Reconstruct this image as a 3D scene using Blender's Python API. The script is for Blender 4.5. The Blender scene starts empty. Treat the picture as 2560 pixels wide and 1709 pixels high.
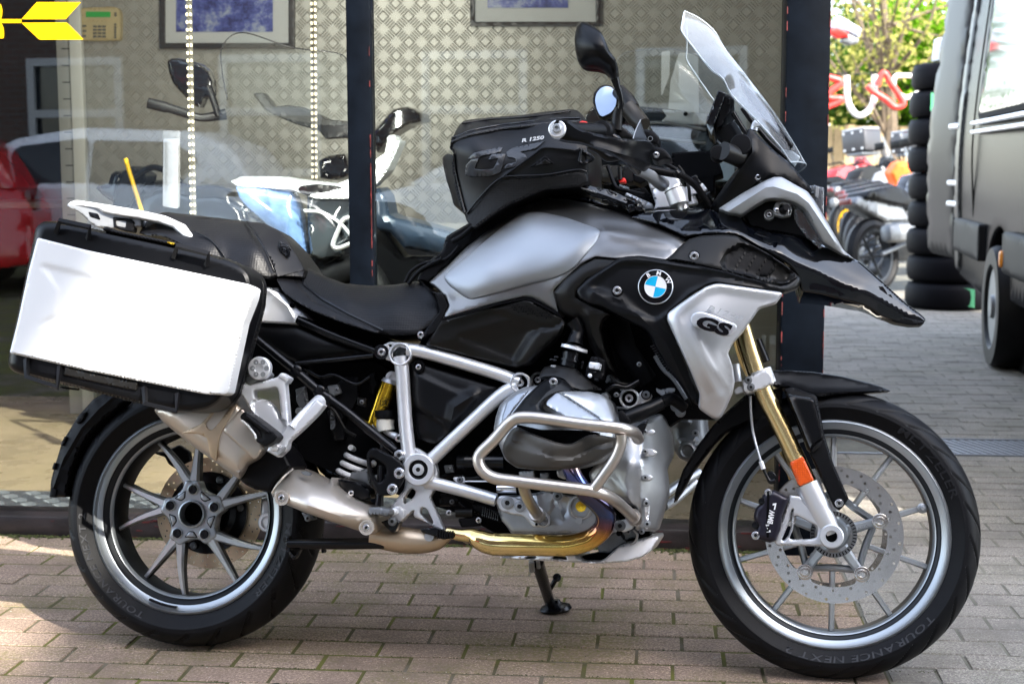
import bpy, bmesh, math, random
import numpy as np
from mathutils import Vector, Matrix, Quaternion
from mathutils.geometry import delaunay_2d_cdt
random.seed(7); RNG = np.random.RandomState(7)
R = math.radians
sc = bpy.context.scene
COL = sc.collection
# ------------------------------------------------------------------ camera
W_, H_ = 2560, 1709
FPX, PITCH, CAMH, ROLL = 3785.5, 0.11759, 1.16126, 0.00292
cam_d = bpy.data.cameras.new('camera'); cam = bpy.data.objects.new('camera', cam_d); COL.objects.link(cam)
cam_d.sensor_fit = 'HORIZONTAL'; cam_d.sensor_width = 36.0; cam_d.lens = FPX / W_ * 36.0
cam_d.clip_start = 0.05; cam_d.clip_end = 500
FW = Vector((0, math.cos(PITCH), -math.sin(PITCH))); RT0 = Vector((1, 0, 0)); UP0 = Vector((0, math.sin(PITCH), math.cos(PITCH)))
RT = RT0 * math.cos(ROLL) - UP0 * math.sin(ROLL); UP = RT0 * math.sin(ROLL) + UP0 * math.cos(ROLL)
CP = Vector((0, 0, CAMH))
cam.matrix_world = Matrix(((RT.x, UP.x, -FW.x, 0), (RT.y, UP.y, -FW.y, 0), (RT.z, UP.z, -FW.z, CAMH), (0, 0, 0, 1)))
cam_d.dof.use_dof = True; cam_d.dof.focus_distance = 3.38; cam_d.dof.aperture_fstop = 6.3
sc.camera = cam
# ------------------------------------------------------------------ light
SUN = Vector((0.45, -0.62, 0.643)).normalized()
world = bpy.data.worlds.new('World'); sc.world = world; world.use_nodes = True
nt = world.node_tree; nt.nodes.clear()
sky = nt.nodes.new('ShaderNodeTexSky'); sky.sky_type = 'NISHITA'; sky.sun_disc = False
sky.sun_elevation = math.asin(SUN.z); sky.sun_rotation = math.atan2(SUN.x, SUN.y)
sky.air_density = 1.0; sky.dust_density = 1.5; sky.ozone_density = 1.0
bg = nt.nodes.new('ShaderNodeBackground'); bg.inputs[1].default_value = 0.15
wo = nt.nodes.new('ShaderNodeOutputWorld'); hz = nt.nodes.new('ShaderNodeHueSaturation'); hz.inputs['Saturation'].default_value = 0.62; nt.links.new(sky.outputs[0], hz.inputs['Color']); nt.links.new(hz.outputs[0], bg.inputs[0]); nt.links.new(bg.outputs[0], wo.inputs[0])
sl = bpy.data.lights.new('sun', 'SUN'); sl.energy = 2.2; sl.angle = R(0.53); sl.color = (1.0, 0.95, 0.86)
so = bpy.data.objects.new('sun', sl); COL.objects.link(so); so.rotation_euler = SUN.to_track_quat('Z', 'Y').to_euler(); so.location = (6, -8, 12)
sc.view_settings.view_transform = 'Standard'; sc.view_settings.look = 'None'
sc.view_settings.exposure = 2.85; sc.view_settings.gamma = 1.0; sc.view_settings.use_curve_mapping = False
sc.render.engine = 'CYCLES'; sc.cycles.max_bounces = 8; sc.cycles.transparent_max_bounces = 16
sc.cycles.caustics_reflective = False; sc.cycles.caustics_refractive = False

# ------------------------------------------------------------------ materials
MATS = {}
def mat(name, col=(.5, .5, .5), metal=0., rough=.5, var=0., vscale=8., bump=0., bscale=60., coat=0., alpha=1., emis=None, estr=0., trans=0., spec=None, rvar=0., coord='Object', objvar=0., bump2=None):
    if name in MATS: return MATS[name]
    m = bpy.data.materials.new(name); m.use_nodes = True; t = m.node_tree; b = t.nodes['Principled BSDF']
    if isinstance(col, (int, float)): col = (col, col, col)
    c4 = (*col, 1)
    b.inputs['Base Color'].default_value = c4; b.inputs['Metallic'].default_value = metal; b.inputs['Roughness'].default_value = rough
    b.inputs['Coat Weight'].default_value = coat; b.inputs['Coat Roughness'].default_value = .04
    if spec is not None: b.inputs['Specular IOR Level'].default_value = spec
    if alpha < 1: b.inputs['Alpha'].default_value = alpha
    if trans: b.inputs['Transmission Weight'].default_value = trans
    if emis: b.inputs['Emission Color'].default_value = (*emis, 1); b.inputs['Emission Strength'].default_value = estr
    tc = t.nodes.new('ShaderNodeTexCoord')
    if var or objvar or rvar:
        n = t.nodes.new('ShaderNodeTexNoise'); n.inputs['Scale'].default_value = vscale; n.inputs['Detail'].default_value = 6; n.inputs['Roughness'].default_value = .65
        t.links.new(tc.outputs[coord], n.inputs['Vector'])
        if rvar:
            mr = t.nodes.new('ShaderNodeMapRange'); mr.inputs['From Min'].default_value = .3; mr.inputs['From Max'].default_value = .7
            mr.inputs['To Min'].default_value = max(.02, rough - rvar); mr.inputs['To Max'].default_value = rough + rvar
            t.links.new(n.outputs['Fac'], mr.inputs['Value']); t.links.new(mr.outputs[0], b.inputs['Roughness'])
        if var or objvar:
            mr = t.nodes.new('ShaderNodeMapRange'); mr.inputs['From Min'].default_value = .3; mr.inputs['From Max'].default_value = .7
            mr.inputs['To Min'].default_value = 1 - var; mr.inputs['To Max'].default_value = 1 + var
            t.links.new(n.outputs['Fac'], mr.inputs['Value']); f = mr.outputs[0]
            if objvar:
                oi = t.nodes.new('ShaderNodeObjectInfo'); mr2 = t.nodes.new('ShaderNodeMapRange'); mr2.inputs['To Min'].default_value = 1 - objvar; mr2.inputs['To Max'].default_value = 1 + objvar
                t.links.new(oi.outputs['Random'], mr2.inputs['Value']); mu = t.nodes.new('ShaderNodeMath'); mu.operation = 'MULTIPLY'
                t.links.new(f, mu.inputs[0]); t.links.new(mr2.outputs[0], mu.inputs[1]); f = mu.outputs[0]
            vm = t.nodes.new('ShaderNodeVectorMath'); vm.operation = 'SCALE'; vm.inputs[0].default_value = col; t.links.new(f, vm.inputs['Scale'])
            t.links.new(vm.outputs[0], b.inputs['Base Color'])
    if bump:
        if bump2 == 'dots':
            v = t.nodes.new('ShaderNodeTexVoronoi'); v.inputs['Scale'].default_value = bscale; v.inputs['Randomness'].default_value = .15
            t.links.new(tc.outputs[coord], v.inputs['Vector']); h = v.outputs['Distance']
        else:
            v = t.nodes.new('ShaderNodeTexNoise'); v.inputs['Scale'].default_value = bscale; v.inputs['Detail'].default_value = 4
            t.links.new(tc.outputs[coord], v.inputs['Vector']); h = v.outputs['Fac']
        bp = t.nodes.new('ShaderNodeBump'); bp.inputs['Strength'].default_value = bump; bp.inputs['Distance'].default_value = .004
        t.links.new(h, bp.inputs['Height']); t.links.new(bp.outputs[0], b.inputs['Normal'])
    MATS[name] = m; return m
def glassmat(name, tint=(1, 1, 1), refl=.1, rough=0., fres=1.45, op=0., opcol=(.6, .65, .7)):
    if name in MATS: return MATS[name]
    m = bpy.data.materials.new(name); m.use_nodes = True; t = m.node_tree; t.nodes.clear()
    o = t.nodes.new('ShaderNodeOutputMaterial'); tr = t.nodes.new('ShaderNodeBsdfTransparent'); tr.inputs[0].default_value = (*tint, 1)
    g = t.nodes.new('ShaderNodeBsdfGlossy'); g.inputs['Roughness'].default_value = rough; g.inputs[0].default_value = (1, 1, 1, 1)
    lw = t.nodes.new('ShaderNodeLayerWeight'); lw.inputs[0].default_value = .5; pw = t.nodes.new('ShaderNodeMath'); pw.operation = 'POWER'; pw.inputs[1].default_value = 5; t.links.new(lw.outputs['Facing'], pw.inputs[0]); fr = t.nodes.new('ShaderNodeMath'); fr.operation = 'MULTIPLY_ADD'; fr.inputs[1].default_value = .9; fr.inputs[2].default_value = .035; t.links.new(pw.outputs[0], fr.inputs[0])
    ad = t.nodes.new('ShaderNodeMath'); ad.operation = 'ADD'; ad.inputs[1].default_value = refl; ad.use_clamp = True; t.links.new(fr.outputs[0], ad.inputs[0])
    mx = t.nodes.new('ShaderNodeMixShader'); t.links.new(ad.outputs[0], mx.inputs[0]); t.links.new(tr.outputs[0], mx.inputs[1]); t.links.new(g.outputs[0], mx.inputs[2])
    out = mx.outputs[0]
    if op:
        df = t.nodes.new('ShaderNodeBsdfDiffuse'); df.inputs[0].default_value = (*opcol, 1); m2 = t.nodes.new('ShaderNodeMixShader'); m2.inputs[0].default_value = op
        t.links.new(out, m2.inputs[1]); t.links.new(df.outputs[0], m2.inputs[2]); out = m2.outputs[0]
    t.links.new(out, o.inputs[0]); MATS[name] = m; return m
silver = mat('silver_paint', (.74, .75, .77), .7, .38)
silverw = mat('bright_cast_aluminium', (.86, .87, .89), .6, .42)
cast = mat('cast_aluminium', (.42, .435, .45), .8, .42, var=.10, vscale=12, bump=.06, bscale=350)
castd = mat('dull_cast_metal', (.2, .21, .22), .7, .5, var=.2, vscale=20, bump=.08, bscale=200)
panelsil = mat('silver_panel_paint', (.62, .63, .65), .65, .4)
greysil = mat('grey_silver_plastic', (.36, .37, .38), .55, .45)
tankm = mat('brushed_tank_metal', (.22, .215, .21), .9, .34, var=.06, vscale=5)
tankp = mat('satin_tank_pad', (.35, .37, .395), .7, .48, var=.04, vscale=5)
bgloss = mat('gloss_black_paint', (.002, .0025, .004), 0, .06, coat=.5, spec=.35)
bsat = mat('satin_black_plastic', (.0028, .003, .0038), 0, .34, spec=.2)
bsatb = mat('satin_graphite_plastic', (.0075, .007, .0065), .05, .38, spec=.25)
bmat = mat('matt_black_plastic', (.003, .003, .0038), 0, .5, spec=.15)
bdark = mat('dark_plastic_and_recess_shade', (.0015, .0015, .002), 0, .8, spec=.1)  # near-black; also paints the shade inside bores, slots and gaps
bmetal = mat('black_painted_steel', (.003, .0033, .0045), .1, .26, spec=.35)
rubber = mat('tyre_rubber', (.0048, .005, .006), 0, .5, var=.4, vscale=9, bump=.05, bscale=300, spec=.16)
rubtxt = mat('tyre_lettering', (.045, .046, .05), 0, .6, spec=.15)
leather = mat('seat_vinyl', (.0035, .0035, .0045), 0, .42, bump=.16, bscale=170, bump2='dots', spec=.22)
leathers = mat('smooth_seat_vinyl', (.0035, .0035, .0048), 0, .42, spec=.22)
fabric = mat('bag_fabric', (.0048, .0048, .0056), 0, .4, bump=.16, bscale=30, spec=.28)
fabmesh = mat('bag_mesh_fabric', (.0055, .0055, .006), 0, .5, bump=.3, bscale=260, bump2='dots', spec=.25)
gold = mat('gold_anodised', (.9, .70, .34), 1., .26)
goldy = mat('yellow_gold_anodised', (.85, .52, .04), 1., .22)
clearin = glassmat('clear_screen_indoors', (.95, .97, .98), .01, .02)
chrome = mat('chrome', (.8, .8, .82), 1., .06)
barm = mat('stainless_tube', (.60, .55, .50), .95, .36)
muff = mat('brushed_muffler_steel', (.64, .58, .51), .85, .45, var=.04, vscale=6)
mufft = mat('tan_muffler_band', (.56, .44, .31), .9, .4, var=.1)
rimm = mat('rim_silver', (.38, .41, .43), .8, .34)
rimd = mat('rim_barrel_grey', (.02, .023, .027), .5, .4)
disc = mat('brake_disc_steel', (.66, .63, .59), 1., .24, var=.08, vscale=30)
discg = mat('worn_disc_steel', (.78, .62, .42), .9, .38, var=.15, vscale=25)
white = mat('white_plastic', .8, 0, .35)
whitep = mat('pannier_aluminium', (.72, .725, .73), .2, .42)
red = mat('red_plastic', (.65, .02, .015), 0, .4)
orange = mat('orange_reflector', (.75, .09, .004), 0, .2, bump=.4, bscale=260, bump2='dots', coat=.6, emis=(1, .12, .0), estr=.0)
cyan = mat('cyan_enamel', (.0, .42, .72), 0, .2, coat=.8)
whitee = mat('white_enamel', .85, 0, .2, coat=.8)
mirror = mat('mirror_glass', (.28, .33, .40), 1., .01)
clear = glassmat('clear_screen', (.93, .95, .96), .04, .02, op=.05, opcol=(.9, .92, .95))
clearedge = mat('screen_edge', (.5, .56, .6), 0, .15, alpha=.75)
# heat tinted header
def headermat():
    m = bpy.data.materials.new('heat_tinted_chrome'); m.use_nodes = True; t = m.node_tree; b = t.nodes['Principled BSDF']
    b.inputs['Metallic'].default_value = 1; b.inputs['Roughness'].default_value = .09
    tc = t.nodes.new('ShaderNodeTexCoord'); mp = t.nodes.new('ShaderNodeMapping'); t.links.new(tc.outputs['Object'], mp.inputs['Vector'])
    sx = t.nodes.new('ShaderNodeSeparateXYZ'); t.links.new(mp.outputs[0], sx.inputs[0])
    n = t.nodes.new('ShaderNodeTexNoise'); n.inputs['Scale'].default_value = 14; t.links.new(tc.outputs['Object'], n.inputs['Vector'])
    a = t.nodes.new('ShaderNodeMath'); a.operation = 'MULTIPLY_ADD'; a.inputs[1].default_value = .03; t.links.new(n.outputs['Fac'], a.inputs[0])
    ad = t.nodes.new('ShaderNodeMath'); ad.operation = 'MULTIPLY_ADD'; ad.inputs[1].default_value = .25; t.links.new(sx.outputs['X'], ad.inputs[0]); t.links.new(sx.outputs['Z'], ad.inputs[2])
    t.links.new(ad.outputs[0], a.inputs[2])
    r = t.nodes.new('ShaderNodeValToRGB'); mr = t.nodes.new('ShaderNodeMapRange')
    mr.inputs['From Min'].default_value = .29; mr.inputs['From Max'].default_value = .56; t.links.new(a.outputs[0], mr.inputs['Value']); t.links.new(mr.outputs[0], r.inputs[0])
    e = r.color_ramp.elements; e[0].position = 0; e[0].color = (.85, .68, .34, 1); e[1].position = 1; e[1].color = (.6, .35, .12, 1)
    for p, c in ((.20, (.80, .58, .16, 1)), (.34, (.55, .28, .07, 1)), (.44, (.20, .09, .10, 1)), (.54, (.06, .09, .20, 1)), (.66, (.09, .07, .10, 1)), (.80, (.10, .14, .40, 1)), (.9, (.5, .3, .1, 1))):
        x = e.new(p); x.color = c
    t.links.new(r.outputs[0], b.inputs['Base Color']); return m
header = headermat()

# ------------------------------------------------------------------ frames / unprojection
CROPS = {'A': (0, 450, 2.851), 'B': (100, 950, 2.24), 'C': (550, 750, 2.24), 'D': (1100, 850, 2.24), 'E': (1650, 850, 1.826), 'F': (1000, 450, 2.851),
         'G': (1500, 400, 2.412), 'H': (1050, 0, 2.237), 'I': (1380, 230, 4.7525), 'J': (1680, 20, 3.92), 'K': (560, 860, 5.227), 'L': (1260, 830, 5.227),
         'M': (1560, 430, 5.0575), 'N': (0, 0, 2.851), 'O': (350, 0, 2.24), 'P': (2000, 0, 2.613), 'Q': (1900, 500, 2.09), 'Z': (0, 0, .9176), 'S': (0, 0, 1.)}
def T(s, n=2):
    """'<tag> x y ... x y ...' -> list of tuples; a letter switches the survey sheet the numbers were read from."""
    out = []; cur = 'S'; buf = []
    for tok in s.split():
        if tok in CROPS: cur = tok; continue
        buf.append(float(tok))
        if len(buf) == n:
            ox, oy, k = CROPS[cur]; out.append((ox + buf[0] / k, oy + buf[1] / k, *buf[2:])); buf = []
    return out
class Frame:
    def __init__(s, M):
        s.M = M; s.Mi = M.inverted()
        s.o = np.array(s.Mi @ CP); R3 = np.array(s.Mi.to_3x3())
        s.rt = R3 @ np.array(RT); s.up = R3 @ np.array(UP); s.fw = R3 @ np.array(FW); s.M4 = np.array(M)
    def un(s, px, py, d):
        px = np.asarray(px, float); py = np.asarray(py, float); d = np.asarray(d, float) + 0 * px
        dr = s.fw[None] + ((px - W_ / 2) / FPX)[:, None] * s.rt[None] + ((H_ / 2 - py) / FPX)[:, None] * s.up[None]
        t = (-d - s.o[1]) / dr[:, 1]; P = s.o[None] + t[:, None] * dr
        return P @ s.M4[:3, :3].T + s.M4[:3, 3]
    def lat(s): return s.M4[:3, 1]
class Metric(Frame):
    def un(s, x, z, d):
        x = np.asarray(x, float); P = np.stack([x, -(np.asarray(d, float) + 0 * x), np.asarray(z, float)], -1)
        return P @ s.M4[:3, :3].T + s.M4[:3, 3]
def ground(px, py):
    dr = FW + RT * ((px - W_ / 2) / FPX) + UP * ((H_ / 2 - py) / FPX); t = -CP.z / dr.z; return CP + dr * t
def at(px, py, Y):
    dr = FW + RT * ((px - W_ / 2) / FPX) + UP * ((H_ / 2 - py) / FPX); return CP + dr * (Y / dr.y)
YAW, LEAN, BX, BY = 0.16262, 0.20053, -0.0313, 3.44764
BM = Matrix.Translation((BX, BY, 0)) @ Matrix.Rotation(-YAW, 4, 'Z') @ Matrix.Rotation(-LEAN, 4, 'X')
BIKE = Frame(BM)
def bl(x, y, z): return BM @ Vector((x, y, z))

# ------------------------------------------------------------------ object creation
ROOTM = {}
def tag(o, label=None, cat=None, group=None, kind=None):
    if label: o['label'] = label
    if cat: o['category'] = cat
    if group: o['group'] = group
    if kind: o['kind'] = kind
    return o
def empty(name, M, label, cat, group=None):
    if not isinstance(M, Matrix): M = Matrix.Translation(M)
    o = bpy.data.objects.new(name, None); COL.objects.link(o); o.matrix_world = M; o.empty_display_size = .1
    ROOTM[o.name] = M.copy(); return tag(o, label, cat, group)
def rootmat(p):
    while p is not None and p.name not in ROOTM: p = p.parent
    return ROOTM[p.name] if p is not None else None
def obj(name, V, F, m, parent=None, smooth=35, kind=None, label=None, mids=None):
    V = np.asarray(V, float).reshape(-1, 3)
    if parent is not None: Mi = np.array(rootmat(parent).inverted()); V = V @ Mi[:3, :3].T + Mi[:3, 3]; base = None
    else:
        base = np.array([(V[:, 0].min() + V[:, 0].max()) / 2, (V[:, 1].min() + V[:, 1].max()) / 2, V[:, 2].min()]); V = V - base
    me = bpy.data.meshes.new(name); me.from_pydata(V.tolist(), [], [list(map(int, f)) for f in F])
    for mm in (m if isinstance(m, (list, tuple)) else [m]): me.materials.append(mm)
    if mids is not None: me.polygons.foreach_set('material_index', mids)
    if smooth is not None:
        me.polygons.foreach_set('use_smooth', [True] * len(me.polygons)); me.set_sharp_from_angle(angle=R(smooth))
    me.update()
    o = bpy.data.objects.new(name, me); COL.objects.link(o)
    if parent is not None: o.parent = parent
    else: o.location = base
    if kind: o['kind'] = kind
    if label: o['label'] = label
    return o
class MB:
    """collects geometry (world coordinates) into one mesh"""
    def __init__(s): s.V = []; s.F = []; s.I = []; s.n = 0
    def add(s, V, F, mi=0):
        V = np.asarray(V, float).reshape(-1, 3); s.V.append(V); s.F += [[i + s.n for i in f] for f in F]; s.I += [mi] * len(F); s.n += len(V); return s
    def build(s, name, m, parent=None, **k): return obj(name, np.concatenate(s.V), s.F, m, parent, mids=(s.I if any(s.I) else None), **k)
def fixn(V, F):
    bm = bmesh.new(); vs = [bm.verts.new(v) for v in V]
    for f in F:
        try: bm.faces.new([vs[i] for i in f])
        except ValueError: pass
    bmesh.ops.recalc_face_normals(bm, faces=bm.faces); bm.verts.index_update()
    V2 = np.array([v.co[:] for v in bm.verts]); F2 = [[v.index for v in f.verts] for f in bm.faces]; bm.free(); return V2, F2
def rounded(pts, rc):
    n = len(pts); out = []
    for i in range(n):
        p0 = np.array(pts[i - 1][:2]); p = np.array(pts[i][:2]); p1 = np.array(pts[(i + 1) % n][:2])
        a = p0 - p; b = p1 - p; la = np.linalg.norm(a); lb = np.linalg.norm(b)
        if la < 1e-9 or lb < 1e-9: continue
        r = min(rc, la * .45, lb * .45)
        if r < 1e-6: out.append(p); continue
        s = p + a / la * r; e = p + b / lb * r
        for t in (0, .33, .67, 1): out.append((1 - t) ** 2 * s + 2 * t * (1 - t) * p + t * t * e)
    return np.array(out)
def resamp(P, step):
    out = []
    for i in range(len(P)):
        a = P[i]; b = P[(i + 1) % len(P)]; n = max(1, int(np.ceil(np.linalg.norm(b - a) / step)))
        for k in range(n): out.append(a + (b - a) * k / n)
    return np.array(out)
def inside(pts, poly):
    x, y = pts[:, 0][:, None], pts[:, 1][:, None]; x0, y0 = poly[:, 0][None], poly[:, 1][None]; x1, y1 = np.roll(poly, -1, 0)[:, 0][None], np.roll(poly, -1, 0)[:, 1][None]
    c = ((y0 > y) != (y1 > y)) & (x < (x1 - x0) * (y - y0) / (y1 - y0 + 1e-12) + x0); return (c.sum(1) % 2) == 1
def sdist(pts, A, B):
    ab = (B - A)[None]; ap = pts[:, None] - A[None]; t = np.clip((ap * ab).sum(-1) / ((ab ** 2).sum(-1) + 1e-12), 0, 1)
    return np.sqrt(((ap - t[..., None] * ab) ** 2).sum(-1)).min(1)
def polydist(pts, poly): return sdist(pts, poly, np.roll(poly, -1, 0))
def tps(ctrl):
    C = np.array(ctrl, float); n = len(C); X = C[:, :2]; S = max(1e-6, np.abs(X - X.mean(0)).max()); mu = X.mean(0); Xs = (X - mu) / S
    def k(r): return np.where(r > 1e-9, r * r * np.log(r + 1e-12), 0)
    if n < 3: c = C[:, 2].mean(); return lambda p: np.full(len(p), c)
    D = np.sqrt(((Xs[:, None] - Xs[None]) ** 2).sum(-1)); P = np.c_[np.ones(n), Xs]
    A = np.block([[k(D) + 1e-4 * np.eye(n), P], [P.T, np.zeros((3, 3))]]); w = np.linalg.lstsq(A, np.r_[C[:, 2], 0, 0, 0], rcond=None)[0]
    def f(p):
        q = (p - mu) / S; d = np.sqrt(((q[:, None] - Xs[None]) ** 2).sum(-1)); return k(d) @ w[:n] + np.c_[np.ones(len(q)), q] @ w[n:]
    return f
def sstep(t): t = np.clip(t, 0, 1); return t * t * (3 - 2 * t)
SURF = {}; LASTF = None
def panel_geo(out, d, fr=BIKE, thick=.02, mirror=False, rw=8, edge=.006, bulge=0., bw=60, steps=(), ridges=(), holes=(), grid=9, rc=4, hrc=None, taper=0.):
    if isinstance(out, str): out = T(out)
    if isinstance(d, str): d = T(d, 3)
    O = resamp(rounded(out, rc), grid * 1.1); Hs = []
    for h in holes:
        if isinstance(h, str): h = T(h)
        Hs.append(resamp(rounded(h, rc if hrc is None else hrc), grid))
    A = np.concatenate([O] + Hs); B = np.concatenate([np.roll(q, -1, 0) for q in [O] + Hs])
    mn, mx = O.min(0), O.max(0); cand = []
    ys = np.arange(mn[1], mx[1], grid * .87)
    for i, y in enumerate(ys): xs = np.arange(mn[0] + (i % 2) * grid / 2, mx[0], grid); cand.append(np.c_[xs, np.full(len(xs), y)])
    G_ = np.concatenate(cand) if cand else np.zeros((0, 2))
    def ok(P):
        m = inside(P, O)
        for h in Hs: m &= ~inside(P, h)
        return m
    if len(G_): G_ = G_[ok(G_)]
    if len(G_): G_ = G_[sdist(G_, A, B) > max(grid * .45, min(rw, grid * 2) * 1.0 + grid * .3 if rw else 0)]
    rings = []
    if rw:
        nrm = B - A; L = np.linalg.norm(nrm, axis=1)[:, None] + 1e-12; nrm = nrm / L; nrm = np.c_[-nrm[:, 1], nrm[:, 0]]
        for fr_ in (.15, .45, 1.0):
            for sg in (1, -1):
                P = (A + B) / 2 + nrm * sg * rw * fr_; P = P[ok(P)]
                if len(P): dd = sdist(P, A, B); P = P[dd > rw * fr_ * .93]
                if len(P): rings.append(P)
    pts = np.concatenate([O] + Hs + rings + [G_]) if True else None
    edges = []; k = 0
    for q in [O] + Hs: n = len(q); edges += [(k + i, k + (i + 1) % n) for i in range(n)]; k += n
    ex = [(np.array([q[:2] for q in (T(a) if isinstance(a, str) else a)]), False) for a, _, _ in ridges]
    k = len(pts)
    for q, cl in ex:
        q2 = []
        for i in range(len(q) - 1):
            nn = max(1, int(np.ceil(np.linalg.norm(q[i + 1] - q[i]) / grid))); q2 += [q[i] + (q[i + 1] - q[i]) * j / nn for j in range(nn)]
        q2.append(q[-1]); q2 = np.array(q2); inn = ok(q2) & (sdist(q2, A, B) > grid * .4)
        far = sdist(pts, q2[:-1], q2[1:]) > grid * .35; far[:sum(len(z) for z in [O] + Hs)] = True
        if not far.all():
            remap = np.cumsum(far) - 1; edges = [(int(remap[a]), int(remap[b])) for a, b in edges]; pts = pts[far]
        k = len(pts); ids = {}
        for i in range(len(q2)):
            if inn[i]: ids[i] = k; k += 1
        pts = np.concatenate([pts, q2[inn]]) if inn.any() else pts
        edges += [(ids[i], ids[i + 1]) for i in range(len(q2) - 1) if i in ids and i + 1 in ids]
    res = delaunay_2d_cdt([Vector(p) for p in pts], edges, [], 0, 1e-7)
    P = np.array([v[:] for v in res[0]]); F = [list(f) for f in res[2]]
    cen = np.array([P[f].mean(0) for f in F]); kp = ok(cen); F = [f for f, q in zip(F, kp) if q]
    basef = (lambda p: np.full(len(p), float(d))) if isinstance(d, (int, float)) else ((lambda p: SURF[d[0]](p) + d[1]) if isinstance(d, tuple) else tps(d))
    SP = [(rounded(T(a) if isinstance(a, str) else a, rc), h, w) for a, h, w in steps]; RP = [(np.array([q[:2] for q in (T(a) if isinstance(a, str) else a)]), w, h) for a, w, h in ridges]
    def depth(p):
        ds = sdist(p, A, B) if len(p) else np.zeros(0); Dd = basef(p)
        if bulge: Dd = Dd + bulge * np.sin(np.clip(ds / bw, 0, 1) * math.pi / 2)
        for sp, h, tw in SP: Dd = Dd + h * sstep(polydist(p, sp) * np.where(inside(p, sp), 1, -1) / tw + .5)
        for rp, hw, h in RP: Dd = Dd + h * np.clip(1 - sdist(p, rp[:-1], rp[1:]) / hw, 0, 1)
        if mirror: Dd = np.maximum(Dd, .008)
        return Dd, ds
    global LASTF; LASTF = lambda p: depth(p)[0]
    D, dist = depth(P)
    Df = D
    if rw and edge: t = np.clip(dist / rw, 0, 1); Df = D - edge * (1 - np.sqrt(np.clip(1 - (1 - t) ** 2, 0, 1)))
    if mirror: Df = np.maximum(Df, .003)
    V1 = fr.un(P[:, 0], P[:, 1], Df); lat = fr.lat()
    if mirror:
        Mi = np.linalg.inv(fr.M4); L1 = V1 @ Mi[:3, :3].T + Mi[:3, 3]; L1[:, 1] *= -1; V2 = L1 @ fr.M4[:3, :3].T + fr.M4[:3, 3]
    else:
        V2 = V1 + lat[None] * (thick - (D - Df)[:, None] * 0)
        if taper: c = V2.mean(0); V2 = c + (V2 - c) * (1 - taper)
    n = len(P); used = set(i for f in F for i in f)
    ec = {}
    for f in F:
        for i in range(3): e = (f[i], f[(i + 1) % 3]); ec[e] = ec.get(e, 0) + 1
    bd = [e for e in ec if (e[1], e[0]) not in ec]
    Fs = F + [[i + n for i in reversed(f)] for f in F] + [[b, a, a + n, b + n] for a, b in bd]
    V = np.concatenate([V1, V2])
    us = sorted(set(i for f in Fs for i in f)); mp = {u: i for i, u in enumerate(us)}
    return fixn(V[us], [[mp[i] for i in f] for f in Fs])
def panel(name, out, d, m, parent=None, smooth=35, label=None, kind=None, **k):
    V, F = panel_geo(out, d, **k); SURF[name] = LASTF; return obj(name, V, F, m, parent, smooth, kind, label)
def crom(P, n=8, closed=False):
    P = [np.array(p, float) for p in P]
    if len(P) < 3 and not closed: return np.array([P[0] + (P[-1] - P[0]) * t for t in np.linspace(0, 1, 3)])
    out = []; N = len(P); rng = range(N) if closed else range(N - 1)
    for i in rng:
        p0 = P[(i - 1) % N] if closed or i > 0 else 2 * P[0] - P[1]; p1 = P[i % N]; p2 = P[(i + 1) % N]; p3 = P[(i + 2) % N] if closed or i + 2 < N else 2 * P[-1] - P[-2]
        for k in range(n):
            t = k / n; out.append(.5 * ((2 * p1) + (-p0 + p2) * t + (2 * p0 - 5 * p1 + 4 * p2 - p3) * t * t + (-p0 + 3 * p1 - 3 * p2 + p3) * t ** 3))
    if not closed: out.append(P[-1])
    return np.array(out)
def tube_geo(P, Rr, seg=12, closed=False, flat=1.):
    P = np.asarray(P, float); n = len(P); Rr = np.broadcast_to(np.asarray(Rr, float), (n,))
    tg = np.roll(P, -1, 0) - np.roll(P, 1, 0)
    if not closed: tg[0] = P[1] - P[0]; tg[-1] = P[-1] - P[-2]
    tg /= np.linalg.norm(tg, axis=1)[:, None] + 1e-12
    up = np.array([0, 0, 1.]) if abs(tg[0][2]) < .9 else np.array([1., 0, 0]); u = np.cross(tg[0], up); u /= np.linalg.norm(u); V = []
    for i in range(n):
        u = u - tg[i] * (u @ tg[i]); u /= np.linalg.norm(u) + 1e-12; v = np.cross(tg[i], u)
        a = np.arange(seg) / seg * 2 * math.pi; V.append(P[i] + Rr[i] * (np.cos(a)[:, None] * u * flat + np.sin(a)[:, None] * v))
    V = np.concatenate(V); F = []
    for i in range(n if closed else n - 1):
        j = (i + 1) % n
        for k in range(seg): k2 = (k + 1) % seg; F.append([i * seg + k, i * seg + k2, j * seg + k2, j * seg + k])
    if not closed: F.append(list(range(seg))[::-1]); F.append([(n - 1) * seg + k for k in range(seg)])
    return V, F
def tpts(s, fr=BIKE):
    q = np.array(T(s, 4)); P = fr.un(q[:, 0], q[:, 1], q[:, 2]); return P, q[:, 3]
def tube(name, s, m, parent=None, fr=BIKE, n=8, seg=12, closed=False, straight=False, flat=1., **k):
    P, r = tpts(s, fr)
    if not straight: c = crom(np.c_[P, r], n, closed); P, r = c[:, :3], c[:, 3]
    V, F = tube_geo(P, r, seg, closed, flat); return obj(name, V, F, m, parent, 50, **k)
def tube3(name, P, r, m, parent=None, n=6, seg=10, closed=False, straight=False, **k):
    P = np.asarray(P, float); rr = np.broadcast_to(np.asarray(r, float), (len(P),))
    if not straight: c = crom(np.c_[P, rr], n, closed); P, rr = c[:, :3], c[:, 3]
    V, F = tube_geo(P, rr, seg, closed); return obj(name, V, F, m, parent, 50, **k)
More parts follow.
